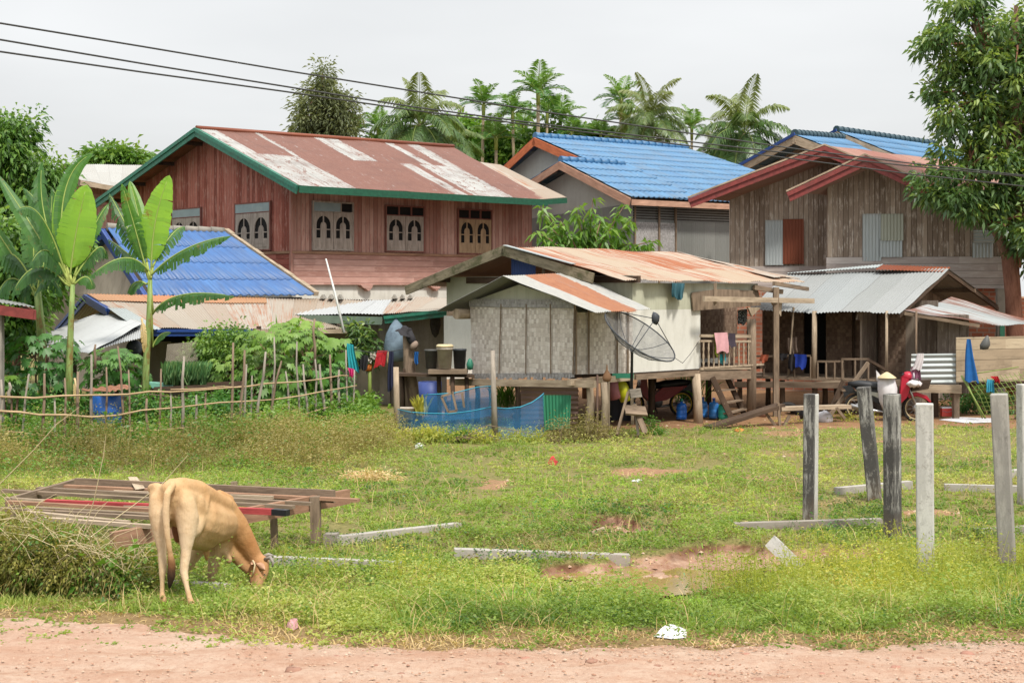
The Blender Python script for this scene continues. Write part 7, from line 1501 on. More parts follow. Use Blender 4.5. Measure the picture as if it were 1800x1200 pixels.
for pf in p1.data.polygons:
    if pf.normal.x > .6: pf.material_index = 1
cpost((1538, 880), (1518, 680), 27, 'post_dark', 'black stained concrete post leaning to the left', -.35); cpost((1569, 948), (1568, 692), 28, 'post_dark', 'black and white streaked concrete post right of the leaning one', -.8)
cpost((1627, 1006), (1625, 709), 35, 'post_white', 'pale nearly white concrete post, the widest and nearest', -.3); p5 = cpost((1771, 994), (1756, 692), 33, 'post_grey', 'grey concrete post leaning slightly near the right edge', -.4)
cpost((1801, 886), (1799, 675), 22, 'post_white', 'white concrete post cut by the right edge of the view', .3)
def fpost(a, b, z0, z1, w_, mat, label, h=None):
    mb = MB(); p, q_ = G(*a), G(*b); p.z += z0; q_.z += z1; mb.beam(p, q_, w_, h or w_); o = mb.build('fallen_post', M[mat]); return setp(o, label, 'post', 'concrete posts lying in the grass')
fpost((586, 958), (806, 929), .05, .02, .13, 'post_white', 'fallen white concrete post beside the timber platform leg, its end block facing left'); setp(MB().beam(G(571, 958)+V(0, 0, .07), G(594, 958)+V(0, 0, .07), .16, .17).build('concrete_block', M['post_grey']), 'short grey concrete block at the end of the fallen post', 'block')
fpost((455, 994), (706, 1000), .06, .03, .12, 'post_white', 'fallen white concrete post lying right of the cow head'); fpost((300, 1040), (400, 1046), .05, .05, .14, 'post_white', 'fallen concrete post seen between the legs of the cow')
fpost((798, 982), (1106, 974), .06, .05, .14, 'post_white', 'fallen white concrete post left of the mud pit, longest one lying'); fpost((1290, 928), (1549, 925), .01, .05, .13, 'post_grey', 'fallen grey concrete post at the foot of the leftmost standing post')
mb = MB(); mb.beam(P(1408, 1003, 17.0), P(1356, 952, 17.4), .17, .1, (-.5, -.8, .4)); setp(mb.build('fallen_post', M['post_white']), 'short concrete slab sticking up out of the mud pit', 'post')
fpost((1470, 868), (1600, 858), .04, .06, .13, 'post_white', 'fallen thin white post behind the leaning black post'); fpost((1660, 862), (1812, 866), .05, .05, .12, 'post_white', 'fallen thin white post between the pale and grey standing posts')
fpost((1755, 842), (1830, 832), .05, .08, .13, 'post_white', 'short white post lying behind the grey post at the right edge'); fpost((1715, 938), (1830, 934), .01, .03, .12, 'post_grey', 'grey post mostly sunk in grass between grey post and right edge')
# ------------------------------------------------------------------ stick fence
sf = thing('stick_fence', 'rustic fence of crooked sticks with three pale rails around the garden', 'fence', tuple(P(300, 780, 30.6)))
Yf = lambda px: float(np.interp(px, [-200, 0, 300, 520, 640], [29.2, 29.6, 30.6, 33.4, 35.4]))
R = random.Random(9)
stk = [(-60, 668, -62, 790), (-25, 660, -26, 790), (2, 667, 1, 788), (51, 657, 37, 792), (78, 656, 75, 790), (114, 664, 115, 778), (137, 653, 137, 790), (161, 623, 162, 760), (187, 645, 187, 792), (207, 608, 219, 760), (226, 650, 231, 785), (168, 605, 167, 640), (283, 648, 278, 788), (324, 626, 320, 770), (410, 602, 406, 765), (430, 615, 421, 750), (433, 640, 427, 752), (467, 618, 449, 755), (482, 592, 479, 755), (495, 634, 470, 750), (502, 652, 511, 740), (522, 600, 526, 745), (533, 640, 542, 742), (554, 631, 556, 735), (562, 640, 572, 735), (553, 560, 553, 640), (580, 623, 582, 738), (608, 615, 612, 742), (596, 650, 597, 735), (623, 650, 622, 738), (300, 690, 300, 780), (345, 694, 345, 775), (362, 690, 361, 770), (258, 700, 259, 785), (96, 700, 97, 785), (443, 660, 440, 760), (16, 672, 17, 700)]
for i, (x0, y0, x1, y1) in enumerate(stk):
    Yk = Yf(x1)+R.choice((-.05, .05))+(.6 if y1 < 700 else 0); a, b = P(x1, y1, Yk), P(x0, y0, Yk); rr_ = R.uniform(.022, .034)
    m1 = lerp(a, b, .35)+V(R.uniform(-.02, .02), 0, 0); m2 = lerp(a, b, .7)+V(R.uniform(-.03, .03), 0, 0); MB().tube([a-V(0, 0, .1), m1, m2, b], [rr_*1.2, rr_*1.05, rr_*.9, rr_*.7], 7).build('stake', M[R.choice(('stick', 'stick_grey', 'stick_grey'))], sf)
for pts, r0 in (([(-150, 692), (0, 697), (60, 699), (160, 694), (225, 692), (300, 688), (400, 681), (470, 675), (520, 671), (600, 660), (612, 661)], .027), ([(-150, 716), (0, 723), (70, 729), (160, 733), (250, 722), (340, 712), (430, 706), (530, 695), (590, 685), (627, 678)], .026), ([(-150, 748), (0, 757), (75, 765), (150, 771)], .022), ([(160, 768), (230, 758), (300, 754), (360, 748)], .02), ([(385, 748), (450, 743), (530, 728), (620, 706)], .022), ([(300, 684), (360, 682), (420, 680)], .014)):
    pts = [p2 for a2, b2 in zip(pts, pts[1:]) for p2 in (a2, ((a2[0]+b2[0])/2, (a2[1]+b2[1])/2+R.uniform(-1.6, 1.6)))]+[pts[-1]]; q_ = [P(x, y+R.uniform(-1.3, 1.3), Yf(x)-.1) for x, y in pts]; MB().tube(q_, [r0*(.95-.45*i/len(q_))*R.uniform(.85, 1.1) for i in range(len(q_))], 7).build('rail', M['bamboo_pole'], sf)
# blue barrel with rusty lid sheet
bb = thing('barrel', 'blue plastic barrel covered by a bent rusty sheet behind the stick fence', 'barrel', tuple(P(188, 745, 32)))
p = P(188, 735, 32.4); rb_ = .36; MB().lathe(Fr(V(p.x, p.y, GZ), (1, 0, 0), (0, 1, 0)), [(.001, 0), (rb_, 0), (rb_, .25), (rb_*1.03, .27), (rb_, .3), (rb_, .55), (rb_*1.03, .57), (rb_, .6), (rb_, .92), (rb_*.9, .94), (.001, .94)], 24).build('drum', M['barrel_blue'], bb)
MB().corr(P(142, 682, 33), P(215, 676, 33.3), P(232, 682, 32), P(185, 688, 31.8), .2, .02, 5, .05).build('cover_sheet', M['rust_brown'] if False else sheet('orange brown sheet', [S(176, 124, 98), S(160, 110, 86)], (S(140, 90, 66), S(180, 130, 100)), .5), bb)
setp(MB().slab([P(294, 605, 36.2), P(345, 600, 36.4), P(352, 672, 36.2), P(286, 676, 36.0)], .02, V(0, 1, 0)).build('garden_net', M['net_black']), 'pale draped garden net hanging below the shed roof', 'net')
# white pole and power lines
setp(MB().tube([P(605, 585, 37.5), P(590, 520, 37.8), P(573, 455, 38.2)], [.035, .03, .02], 8).build('pole', M['pipe']), 'thin white plastic pole leaning left in front of the red house', 'pole')
for nm, pts, lab in (('a', [(-60, 31), (0, 41), (250, 82), (500, 124), (725, 160), (950, 196), (1175, 229), (1400, 262), (1600, 287), (1860, 315)], 'highest thin black power line crossing the sky'), ('b', [(-60, 61), (0, 70), (250, 112), (500, 152), (725, 188), (950, 218), (1175, 245), (1400, 271), (1600, 292), (1860, 316)], 'middle thin black power line crossing the sky'), ('c', [(-60, 83), (0, 91), (250, 127), (500, 161), (725, 194), (950, 222), (1175, 252), (1400, 280), (1600, 306), (1860, 334)], 'lowest thin black power line crossing the sky')):
    setp(MB().tube([P(x, y, 19+x*.006) for x, y in pts], .0135, 6).build('power_line', M['wire']), lab, 'power line')
# ------------------------------------------------------------------ cloths and bags
def cloth(nm, corners, mat, label, cat='cloth', folds=3, amp=.04, thick=.03, par=None, Y=None, group=None):
    """hanging cloth: corners top-left, top-right, bottom-right, bottom-left as (px,py,Y)"""
    a, b, c, d = [P(*q_) for q_ in corners]; mb = MB(); nu, nv = 14, 8; R2 = random.Random(int(a.x*999)+7); ph = R2.random()*6
    for side in (0, 1):
        k = len(mb.v)
        for i in range(nv+1):
            for j in range(nu+1):
                u_, v_ = j/nu, i/nv; p = (a*(1-u_)+b*u_)*(1-v_)+(d*(1-u_)+c*u_)*v_; f_ = math.sin(u_*folds*2*PI+ph+v_*.8)*amp*(.3+.9*v_)+math.sin(u_*folds*5.1+ph*2+v_*2)*amp*.35
                p = p+V(math.sin(v_*5+ph)*.01, f_-(thick if side else 0), (R2.uniform(-1, 1)*.02+.03*math.sin(u_*7+ph)) if i == nv and side == 0 else (mb.v[j+i*(nu+1)].z-p.z if side and i == nv else 0)); mb.v.append(p)
        for i in range(nv):
            for j in range(nu): q_ = k+i*(nu+1)+j; mb.face([q_, q_+1, q_+nu+2, q_+nu+1] if side else [q_+nu+1, q_+nu+2, q_+1, q_], None, True)
    o = mb.build(nm, M[mat], par)
    return setp(o, label, cat, group) if par is None else o
cloth('hanging_shirt', [(610, 603, 35.6), (622, 606, 35.6), (632, 655, 35.6), (613, 652, 35.6)], 'teal_cloth', 'teal shirt hanging at the end of the stick fence', 'clothing')
cloth('pink_rag', [(612, 646, 35.4), (623, 648, 35.4), (620, 664, 35.4), (615, 660, 35.4)], 'pink_cloth', 'bright pink rag tied below the teal shirt', 'cloth', 2)
cloth('black_cloth', [(628, 622, 36.4), (647, 625, 36.4), (646, 650, 36.4), (632, 650, 36.4)], 'black_cloth', 'black cloth hanging beside the white blooms on the line', 'cloth')
cloth('red_shirt', [(664, 616, 36.6), (682, 616, 36.6), (676, 642, 36.6), (657, 645, 36.6)], 'red_cloth', 'red shirt hanging on the line left of the navy trousers', 'clothing')
cloth('sand_cloth', [(681, 617, 36.7), (688, 618, 36.7), (685, 650, 36.7), (680, 650, 36.7)], 'straw', 'sand coloured cloth strip between red shirt and navy trousers', 'cloth', 2)
cloth('navy_trousers', [(683, 617, 36.5), (691, 618, 36.5), (692, 680, 36.5), (681, 690, 36.5)], 'navy_cloth', 'navy trousers hanging on the line by the outbuilding', 'clothing', 2)
setp(MB().tube([P(606, 612, 36), P(650, 619, 36.4), P(690, 617, 36.6), P(724, 610, 36.2)], .008, 5).build('clothes_line', M['wire']), 'short clothes line holding the red shirt and navy trousers', 'clothes line')
bg_ = MB(); pb = P(697, 600, 41); bg_.lathe(Fr(V(pb.x, pb.y, pb.z), (1, 0, 0), (0, 1, 0)), [(.001, -.58), (.25, -.55), (.35, -.4), (.36, -.1), (.3, .2), (.18, .45), (.06, .62), (.03, .7), (.001, .72)], 18); setp(bg_.build('hanging_bag', M['blue_bag']), 'large grey blue sack hanging on the outbuilding wall', 'bag')
setp(MB().lathe(Fr(P(765, 562, 41.2), (1, 0, 0), (0, 1, 0)), [(.02, .15), (.15, .05), (.16, -.15), (.1, -.4), (.02, -.5)], 9).build('net_bag', M['net_dark']), 'dark netting bundle hanging under the green fascia', 'net')
# trunk post with hats and clothes
tk = setp(MB().tube([P(728, 745, 35.4), P(722, 680, 35.4), P(718, 625, 35.4), P(716, 585, 35.4)], [.22, .18, .13, .12], 10).build('trunk_post', M['wood']), 'thick old tree trunk post with a black hat on top', 'post')
h = P(713, 583, 35.3); mb = MB(); mb.lathe(Fr(h, (1, 0, -.5), (0, 1, 0), (.5, 0, 1)), [(.24, -.09), (.21, -.04), (.13, .0), (.12, .09), (.09, .12), (.001, .11)], 14)
for i in range(len(mb.v)): mb.v[i] += V(.02*math.sin(i*1.7), 0, .025*math.sin(i*2.3))
mb.tube([h+V(.06, 0, 0), h+V(.15, -.05, -.2), h+V(.22, -.03, -.36)], [.1, .11, .06], 8); setp(mb.build('hat', M['black_cloth']), 'floppy black hat on top of the trunk post', 'hat')
setp(MB().lathe(Fr(P(728, 607, 35.2), (1, 0, .3), (0, 0, 1), (0, -1, 0)), [(.001, .07), (.07, .06), (.11, 0), (.07, -.05), (.001, -.06)], 12).build('cap', M['floral']), 'dull pink cap hanging under the black hat on the trunk post', 'cap')
cloth('towel', [(728, 618, 35.2), (735, 618, 35.2), (736, 640, 35.2), (729, 640, 35.2)], 'jacket_blue', 'small blue patterned cloth hanging beside the trunk post', 'cloth', 2)
setp(MB().tube([P(699, 770, 34), P(697, 700, 34), P(696, 645, 34)], [.075, .07, .065], 9).build('post', M['wood_pale']), 'pale round wooden post at the left end of the blue net', 'post')
setp(MB().tube([P(870, 768, 31.8), P(868, 690, 31.8), P(866, 616, 31.8)], [.075, .06, .05], 9).build('post', M['stick_grey']), 'tall mossy post standing in front of the bamboo kitchen wall', 'post')
# bucket shelf
sh = thing('bucket_shelf', 'rough plank shelf left of the bamboo kitchen carrying three buckets', 'shelf', tuple(P(770, 740, 35)))
MB().beam(P(698, 657, 35), P(832, 660, 35.2), .7, .06).build('board', M['wood_dk'], sh); MB().beam(P(754, 652, 34.8), P(822, 652, 34.8), .75, .1).build('board', M['wood'], sh)
for px, Yk in ((771, 35), (706, 35.3), (820, 35), (795, 34.6)): a = P(px, 660, Yk); leg(sh, a, GZ, a.z, .055, 'wood_dk', (.02, 0), name='leg')
MB().beam(P(710, 648, 35.2), P(726, 745, 35.2), .1, .05).build('brace', M['wood_dk'], sh)
def bucket(px, pyt, pyb, wpx, mat, Y, label, lid=None):
    b = P(px, pyb, Y); t = P(px, pyt, Y); r_ = wpx/F*Y/2; h_ = t.z-b.z; rt = thing('bucket', label, 'bucket', tuple(b), 'buckets on the plank shelf')
    f_ = Fr(b, (1, 0, 0), (0, 1, 0)); MB().lathe(f_, [(.001, 0), (r_*.8, 0), (r_*.97, h_*.9), (r_*1.03, h_*.9), (r_*1.05, h_), (r_*.94, h_), (r_*.75, .04), (.001, .03)], 22).build('tub', M[mat], rt)
    if lid: MB().lathe(f_, [(.001, h_+.01), (r_*1.08, h_+.01), (r_*1.1, h_+.05), (r_*.9, h_+.08), (.001, h_+.06)], 22).build('lid', M[lid], rt)
bucket(758, 614, 648, 23, 'grey_pl', 34.9, 'dark grey bucket on the plank shelf, left of the cream one'); bucket(782, 611, 648, 28, 'cream_pl', 34.6, 'dirty cream bucket with pale lid in the middle of the shelf', 'straw'); bucket(808, 613, 647, 24, 'dark_pl', 34.9, 'blackish bucket on the plank shelf beside the bamboo wall')
setp(MB().lathe(Fr(P(826, 640, 34.5), (1, 0, 0), (0, 1, 0)), [(.001, -.14), (.07, -.12), (.09, 0), (.05, .1), (.02, .14)], 9).build('plastic_bag', M['green_pt']), 'green plastic bag hanging at the corner of the bamboo wall', 'bag')
setp(MB().lathe(Fr(P(756, 700, 36.5), (1, 0, 0), (0, 1, 0)), [(.001, -.4), (.26, -.4), (.3, .42), (.28, .42), (.24, -.3), (.001, -.3)], 18).build('tub', M['tub_blue']), 'blue violet tub standing in the shade under the shelf', 'tub')
setp(MB().lathe(Fr(P(712, 722, 34.6), (1, 0, 0), (0, 1, 0)), [(.001, -.2), (.2, -.2), (.24, .06), (.26, .08), (.22, .08), (.18, -.1), (.001, -.1)], 18).build('basin', M['cream_pl']), 'pale basin on the ground behind the left end of the blue net', 'basin')
# blue net pen
def netstrip(pts, label, name='blue_net'):
    root = thing(name, label, 'net', tuple(P(*pts[0][:2], pts[0][4] if False else pts[0][3]))); mb = MB()
    for (a, b) in zip(pts, pts[1:]):
        p0, p1, q0, q1 = P(a[0], a[1], a[3]), P(b[0], b[1], b[3]), P(a[0], a[2], a[3]), P(b[0], b[2], b[3]); L0 = a[0]*.013; L1 = b[0]*.013
        k = len(mb.v); mb.v += [p0, p1, q1, q0]; mb.face([k, k+1, k+2, k+3], [(L0, 1), (L1, 1), (L1, 0), (L0, 0)], True)
    mb.build('mesh', M['net_blue'], root); MB().tube([P(a[0], a[1], a[3]) for a in pts], .012, 5).build('top_cord', M['tub_blue'] if False else M['turq_cloth'], root); return root
netstrip([(699, 719, 762, 33.4), (722, 724, 768, 32.9), (750, 726, 770, 32.6), (790, 727, 772, 32.4), (830, 722, 774, 32.2), (868, 714, 776, 32.0)], 'translucent blue net hung low from the pale post to the mossy post')
netstrip([(868, 716, 776, 32.0), (890, 718, 776, 31.9), (915, 715, 776, 31.9), (935, 707, 774, 32.0), (948, 698, 770, 32.1), (956, 691, 764, 32.3)], 'translucent blue net rising from the mossy post to the green sheet')
netstrip([(745, 694, 738, 33.9), (775, 692, 740, 33.7), (800, 690, 738, 33.8), (840, 680, 735, 34.2), (868, 678, 730, 34.6)], 'blue net box standing behind the low blue net')
MBp = thing('broken_frame', 'small broken wooden frame leaning inside the blue net pen', 'frame', tuple(P(795, 730, 33.2)))
for a, b in (((776, 697), (788, 724)), ((776, 697), (795, 690)), ((795, 688), (803, 722)), ((788, 724), (803, 722)), ((812, 690), (816, 716))): MB().beam(P(*a, 33.2), P(*b, 33.2), .05, .05).build('bar', M['wood'], MBp)
# gourd, gas bottles
gd = MB(); gd.lathe(Fr(P(1067, 662, 33.2), (1, 0, 0), (0, 1, 0)), [(.001, -.12), (.08, -.1), (.11, -.02), (.07, .08), (.02, .16), (.01, .28)], 14); setp(gd.build('gourd', M['coco']), 'dry gourd hanging at the corner under the bamboo kitchen', 'gourd')
setp(MB().box(Fr(P(1095, 660, 33.8), (1, -.1, 0), (0, -1, 0)), -.25, .25, -.02, .02, -.06, .05).build('painted_board', M['teal_paint']), 'narrow green painted board under the bamboo wall', 'board')
for (px, py, r_, mt, lab) in ((1079, 684, .17, 'rose_pl', 'dusty pink gas bottle stored in the dark under the kitchen'), (1096, 688, .15, 'yellow_pl', 'yellow plastic canister beside the pink gas bottle')):
    setp(MB().lathe(Fr(P(px, py, 34.8), (1, 0, .3), (0, 1, 0), (-.3, -.1, 1)), [(.001, -.26), (r_*.9, -.24), (r_, -.1), (r_, .1), (r_*.8, .22), (r_*.3, .27), (r_*.3, .32), (.001, .33)], 16).build('canister', M[mt]), lab, 'canister')
# wooden stand by the dish pole
ws = thing('wooden_stand', 'rough wooden stand of leaning planks and a log beneath the satellite dish', 'stand', tuple(P(1110, 760, 32)))
for a, b, w_, h_ in (((1104, 690, 32.2), (1084, 765, 31.8), .16, .05), ((1126, 690, 32.4), (1107, 692, 32.2), .2, .05), ((1110, 668, 32.6), (1112, 745, 32.6), .14, .06), ((1114, 712, 32.2), (1135, 762, 31.9), .13, .12), ((1098, 720, 32.0), (1136, 723, 32.1), .3, .05), ((1118, 725, 32.4), (1122, 766, 32.2), .08, .06)):
    MB().beam(P(*a), P(*b), w_, h_, (1, 0, .2)).build('timber', M[random.choice(('wood', 'wood_pale', 'stick_grey'))], ws)
# satellite dish
sd_t = thing('satellite_dish', 'dark mesh satellite dish on a pole beside the bamboo kitchen', 'satellite dish', tuple(P(1110, 690, 32.4)))
c = P(1125, 590, 32.2); ax = V(.50, -.34, .80).normalized(); e1 = V(.81, .0, -.58); e1 = (e1-ax*e1.dot(ax)).normalized(); Rd = .91; fr_ = Fr(c, e1, ax.cross(e1), ax)
mb = MB(); pf = [(.02, -.36)]+[(Rd*t, -.36+.36*t*t) for t in (.2, .4, .6, .8, 1.0)]; mb.lathe(fr_, pf, 32); mb.build('reflector', M['dish_mesh'], sd_t)
mb = MB(); mb.tube([fr_.pt(Rd*math.cos(a), Rd*math.sin(a), 0) for a in [2*PI*i/32 for i in range(33)]], .016, 6); mb.build('rim', M['dark_pl'], sd_t)
for i in range(8):
    a = 2*PI*i/8; MB().tube([fr_.pt(r_*math.cos(a), r_*math.sin(a), -.36+.36*(r_/Rd)**2-.01) for r_ in (.03, .3, .6, Rd)], .009, 5).build('rib', M['dark_pl'], sd_t)
ln = P(1152, 560, 31.9); MB().lathe(Fr(ln, e1, ax.cross(e1), (.2, -.1, 1)), [(.001, -.12), (.07, -.1), (.1, 0), (.09, .1), (.001, .13)], 12).build('feed_horn', M['dark_pl'], sd_t)
for a in (.5, 2.6, 4.7): MB().tube([ln, fr_.pt(Rd*math.cos(a), Rd*math.sin(a), 0)], .01, 5).build('strut', M['dark_pl'], sd_t)
MB().tube([fr_.pt(0, 0, -.38), P(1111, 618, 32.5), P(1110, 690, 32.5)], [.03, .03, .035], 8).build('mast', M['dark_pl'], sd_t)
setp(MB().tube([fr_.pt(Rd, 0, 0), P(1200, 638, 34.5), P(1215, 620, 35.6), P(1228, 600, 36)], .008, 4).build('cable', M['wire']), 'thin cable looping from the satellite dish to the white wall', 'cable')
# turquoise bundle, basket bag, laundry on the balcony
S_ = lambda px, py, o=-.2: tuple([px, py, S6.U(px, py, o).y])
cloth('hanging_bag', [S_(1180, 497), S_(1202, 498), S_(1201, 526), S_(1182, 524)], 'slate_cloth', 'dark turquoise cloth bundle hanging high on the white wall', 'bag', 2, .07, .12)
cloth('towel', [S_(1256, 585, -.28), S_(1279, 584, -.28), S_(1281, 618, -.3), S_(1259, 619, -.3)], 'rose_cloth', 'pink patterned towel hanging over the balcony rail', 'towel', 1.5, .02)
cloth('towel', [S_(1254, 588, -.24), S_(1262, 586, -.24), S_(1262, 626, -.26), S_(1257, 624, -.26)], 'lime_cloth', 'lime green towel showing left of the pink towel', 'towel', 1.5, .02)
cloth('towel', [S_(1280, 585, -.28), S_(1292, 586, -.28), S_(1294, 611, -.3), S_(1281, 608, -.3)], 'plum_cloth', 'dark plum cloth on the rail right of the pink towel', 'towel', 1.5, .02)
cloth('shirt', [S_(1262, 622, -.1), S_(1276, 622, -.1), S_(1274, 640, -.1), S_(1264, 640, -.1)], 'teal_cloth', 'small teal and red garment behind the balusters', 'clothing', 2, .02)
cloth('checked_bag', [S_(1296, 545, .3), S_(1312, 543, .3), S_(1314, 566, .3), S_(1298, 571, .3)], 'plaid', 'black and white checked bag hanging in the balcony opening', 'bag', 1, .05, .1)
T_ = lambda px, py, o=-.12: tuple([px, py, pl.U(px, py, o).y])
cloth('towel', [T_(1337, 623), T_(1350, 623), T_(1349, 636), T_(1335, 636)], 'peach_cloth', 'peach orange towel on the deck railing by the brick wall', 'towel', 1.5, .02)
cloth('blue_towel', [T_(1396, 622), T_(1418, 623), T_(1416, 647), T_(1397, 646)], 'blue_towel', 'royal blue towel hanging over the shack railing', 'towel', 1.5, .02)
cloth('black_garment', [T_(1386, 622), T_(1397, 622), T_(1398, 650), T_(1386, 650)], 'black_cloth', 'black garment hanging left of the royal blue towel', 'clothing', 1.5, .02)
cloth('black_garment', [T_(1368, 621), T_(1384, 621), T_(1382, 632), T_(1369, 632)], 'black_cloth', 'small black cloth on the railing right of the tall post', 'clothing', 1.5, .02)
cloth('patterned_cloth', [T_(1382, 594, .3), T_(1400, 592, .3), T_(1404, 620, .3), T_(1385, 620, .3)], 'floral', 'black and cream patterned cloth hanging in the veranda', 'cloth', 3, .05)
# water bottles under the house
for i, (px, mt, Yk, lab) in enumerate([(1198, 'jug_blue', 36.6, 'blue water jug standing alone left of the thick leaning post'), (1235, 'jug_navy', 37.2, 'blue water jug just right of the leaning post'), (1255, 'jug_navy', 36.9, 'blue water jug next to the teal one'), (1272, 'jug_teal', 36.7, 'teal green water jug beside the ladder')]):
    b = P(px, 727, Yk); rt = thing('water_jug', lab, 'water jug', (b.x, b.y, GZ+.03), 'large plastic water jugs under the house'); f_ = Fr((b.x, b.y, GZ+.02), (1, 0, 0), (0, 1, 0)); r_ = .135
    MB().lathe(f_, [(.001, 0), (r_, .01), (r_, .1), (r_*.95, .11), (r_, .13), (r_, .22), (r_*.95, .23), (r_, .25), (r_, .33), (r_*.75, .4), (.035, .42), (.035, .46), (.001, .46)], 18).build('bottle', M[mt], rt)
    MB().lathe(f_, [(.001, .46), (.04, .46), (.04, .52), (.001, .53)], 10).build('cap', M['leaf_cap'] if 'leaf_cap' in M else M['teal_paint' if i == 0 else 'tub_blue'], rt)
# ------------------------------------------------------------------ motorbikes
def bike(label, loc, rz, body, sc=1.0, basket=True, group='motorbikes'):
    rt = thing('motorbike', label, 'motorbike', loc, group, rz); rt.scale = (sc,)*3; X_ = lambda mb, nm, mt, par=rt: mb.build(nm, M[mt], par, True)
    side = lambda x0, z0: Fr((x0, 0, z0), (1, 0, 0), (0, 0, 1), (0, -1, 0)); r_ = .285
    for x in (-.62, .63):
        wh = X_(MB().tube([V(x+r_*math.cos(a), 0, r_+r_*math.sin(a)) for a in [2*PI*i/28 for i in range(29)]], .032, 8), 'wheel', 'rubber')
        X_(MB().tube([V(x+r_*.86*math.cos(a), 0, r_+r_*.86*math.sin(a)) for a in [2*PI*i/28 for i in range(29)]], .014, 6), 'rim', 'straw' if basket else 'yellow_cloth', wh)
        m_ = MB(); m_.lathe(side(x, r_), [(.001, -.05), (.07, -.05), (.1, -.02), (.1, .02), (.07, .05), (.001, .05)], 14); X_(m_, 'hub', 'chrome', wh)
        m_ = MB()
        for i in range(12): a = 2*PI*i/12; m_.tube([V(x+.07*math.cos(a), 0, r_+.07*math.sin(a)), V(x+r_*.86*math.cos(a+.15), 0, r_+r_*.86*math.sin(a+.15))], .004, 4)
        X_(m_, 'spokes', 'chrome', wh)
    def pan(nm, mt, pts, y, t): m_ = MB(); m_.slab([V(x, y-t/2, z) for x, z in pts], t, V(0, 1, 0)); return X_(m_, nm, mt)
    pan('leg_shield', body, [(.30, .98), (.44, .92), (.47, .72), (.40, .52), (.22, .34), (.14, .34), (.26, .6)], 0, .3)
    pan('front_mudguard', body, [(.40, .60), (.62, .64), (.84, .56), (.93, .44), (.90, .42), (.80, .50), (.62, .56), (.46, .50)], 0, .12)
    pan('side_cover', 'black_pl' if basket else body, [(-.72, .72), (-.1, .68), (.14, .45), (.1, .34), (-.2, .38), (-.42, .5)], 0, .26); pan('side_stripe', 'chrome' if body == 'bike_pink' else body, [(-.62, .68), (-.2, .62), (-.04, .46), (-.1, .45), (-.3, .55)], 0, .28)
    m_ = MB(); m_.tube([V(-.85, 0, .80), V(-.6, 0, .79), V(-.2, 0, .74), (.06, 0, .72)], [.05, .1, .12, .08], 10, sq=None); X_(m_, 'seat', 'black_pl')
    pan('tail', 'black_pl', [(-.98, .74), (-.8, .78), (-.7, .66), (-.86, .62)], 0, .14); pan('rear_mudguard', 'black_pl', [(-.95, .62), (-.72, .66), (-.5, .56), (-.6, .6), (-.8, .6), (-.93, .5)], 0, .12)
    m_ = MB(); m_.lathe(side(.0, .32), [(.001, -.12), (.11, -.12), (.13, -.06), (.13, .06), (.11, .12), (.001, .12)], 12); m_.box(ID, .02, .24, -.08, .08, .26, .38); X_(m_, 'engine', 'engine')
    X_(MB().tube([V(.14, -.12, .26), V(-.1, -.14, .2), V(-.4, -.15, .24), V(-.8, -.16, .34)], [.02, .02, .045, .05], 9), 'exhaust', 'chrome')
    for y in (-.09, .09): X_(MB().tube([V(.63, y, r_), V(.50, y, .62), V(.42, y*.7, .85)], [.022, .026, .03], 7), 'fork', 'chrome')
    m_ = MB(); m_.lathe(Fr((.42, 0, .98), (0, 1, 0), (0, 0, 1), (1, 0, .1)), [(.001, -.11), (.09, -.09), (.115, 0), (.1, .08), (.08, .1), (.001, .11)], 14); X_(m_, 'headlight_cowl', body)
    X_(MB().lathe(Fr((.53, 0, .99), (0, 1, 0), (0, 0, 1), (1, 0, .1)), [(.09, .02), (.085, .04), (.001, .06)], 14), 'headlight', 'white_pl')
    X_(MB().tube([V(.28, -.34, 1.03), V(.34, -.15, 1.05), V(.34, .15, 1.05), V(.28, .34, 1.03)], .016, 7), 'handlebar', 'black_pl')
    X_(MB().tube([V(.0, -.1, .2), V(-.02, -.18, .14), V(-.1, -.28, .02)], .012, 5), 'side_stand', 'black_pl')
    if basket:
        b = MB(); b.slab([V(.52, -.16, .66), V(.86, -.16, .72), V(.92, -.19, .92), V(.5, -.19, .88)], .36, V(0, 1, 0)); X_(b, 'basket', 'net_solid')
    return rt
M['net_solid'] = flat('brown basket mesh', S(78, 62, 52), .8, .4, 30)
b1 = P(1551, 735, 37.0); bz = GZ+.0
mb_ = bike('red and black motorbike with basket, sack and hat parked before the zinc roofed shack', (b1.x, 36.5, bz), math.radians(-10), 'bike_pink', 1.14)
q_ = P(1560, 690, 36.3); sk = MB(); sk.lathe(Fr(q_, (1, 0, .1), (0, 1, 0), (-.1, 0, 1)), [(.001, -.5), (.14, -.46), (.22, -.2), (.25, .1), (.22, .32), (.1, .45), (.001, .47)], 16); k_ = len(sk.v); 
for i in range(k_): sk.v[i] = q_+(sk.v[i]-q_)*1.0+V(.02*math.sin(sk.v[i].z*31+sk.v[i].x*20), .02*math.sin(sk.v[i].z*23), 0)
sk.slab([q_+V(-.26, 0, .3), q_+V(-.05, 0, .3), q_+V(-.28, 0, .56)], .05, V(0, 1, 0)); setp(sk.build('sack', M['white_pl']), 'bulging white sack standing on the motorbike footboard', 'sack')
setp(MB().lathe(Fr(P(1559, 664, 36.2), (1, 0, 0), (0, 1, 0)), [(.235, 0), (.23, .012), (.12, .09), (.04, .14), (.001, .15)], 20).build('conical_hat', M['straw']), 'conical straw hat resting on the white sack', 'hat')
bg3 = P(1607, 675, 36.1); bm3 = MB().lathe(Fr(bg3, (1, 0, 0), (0, 1, 0)), [(.001, -.06), (.12, -.06), (.18, -.02), (.19, .02), (.13, .06), (.06, .08), (.001, .07)], 16)
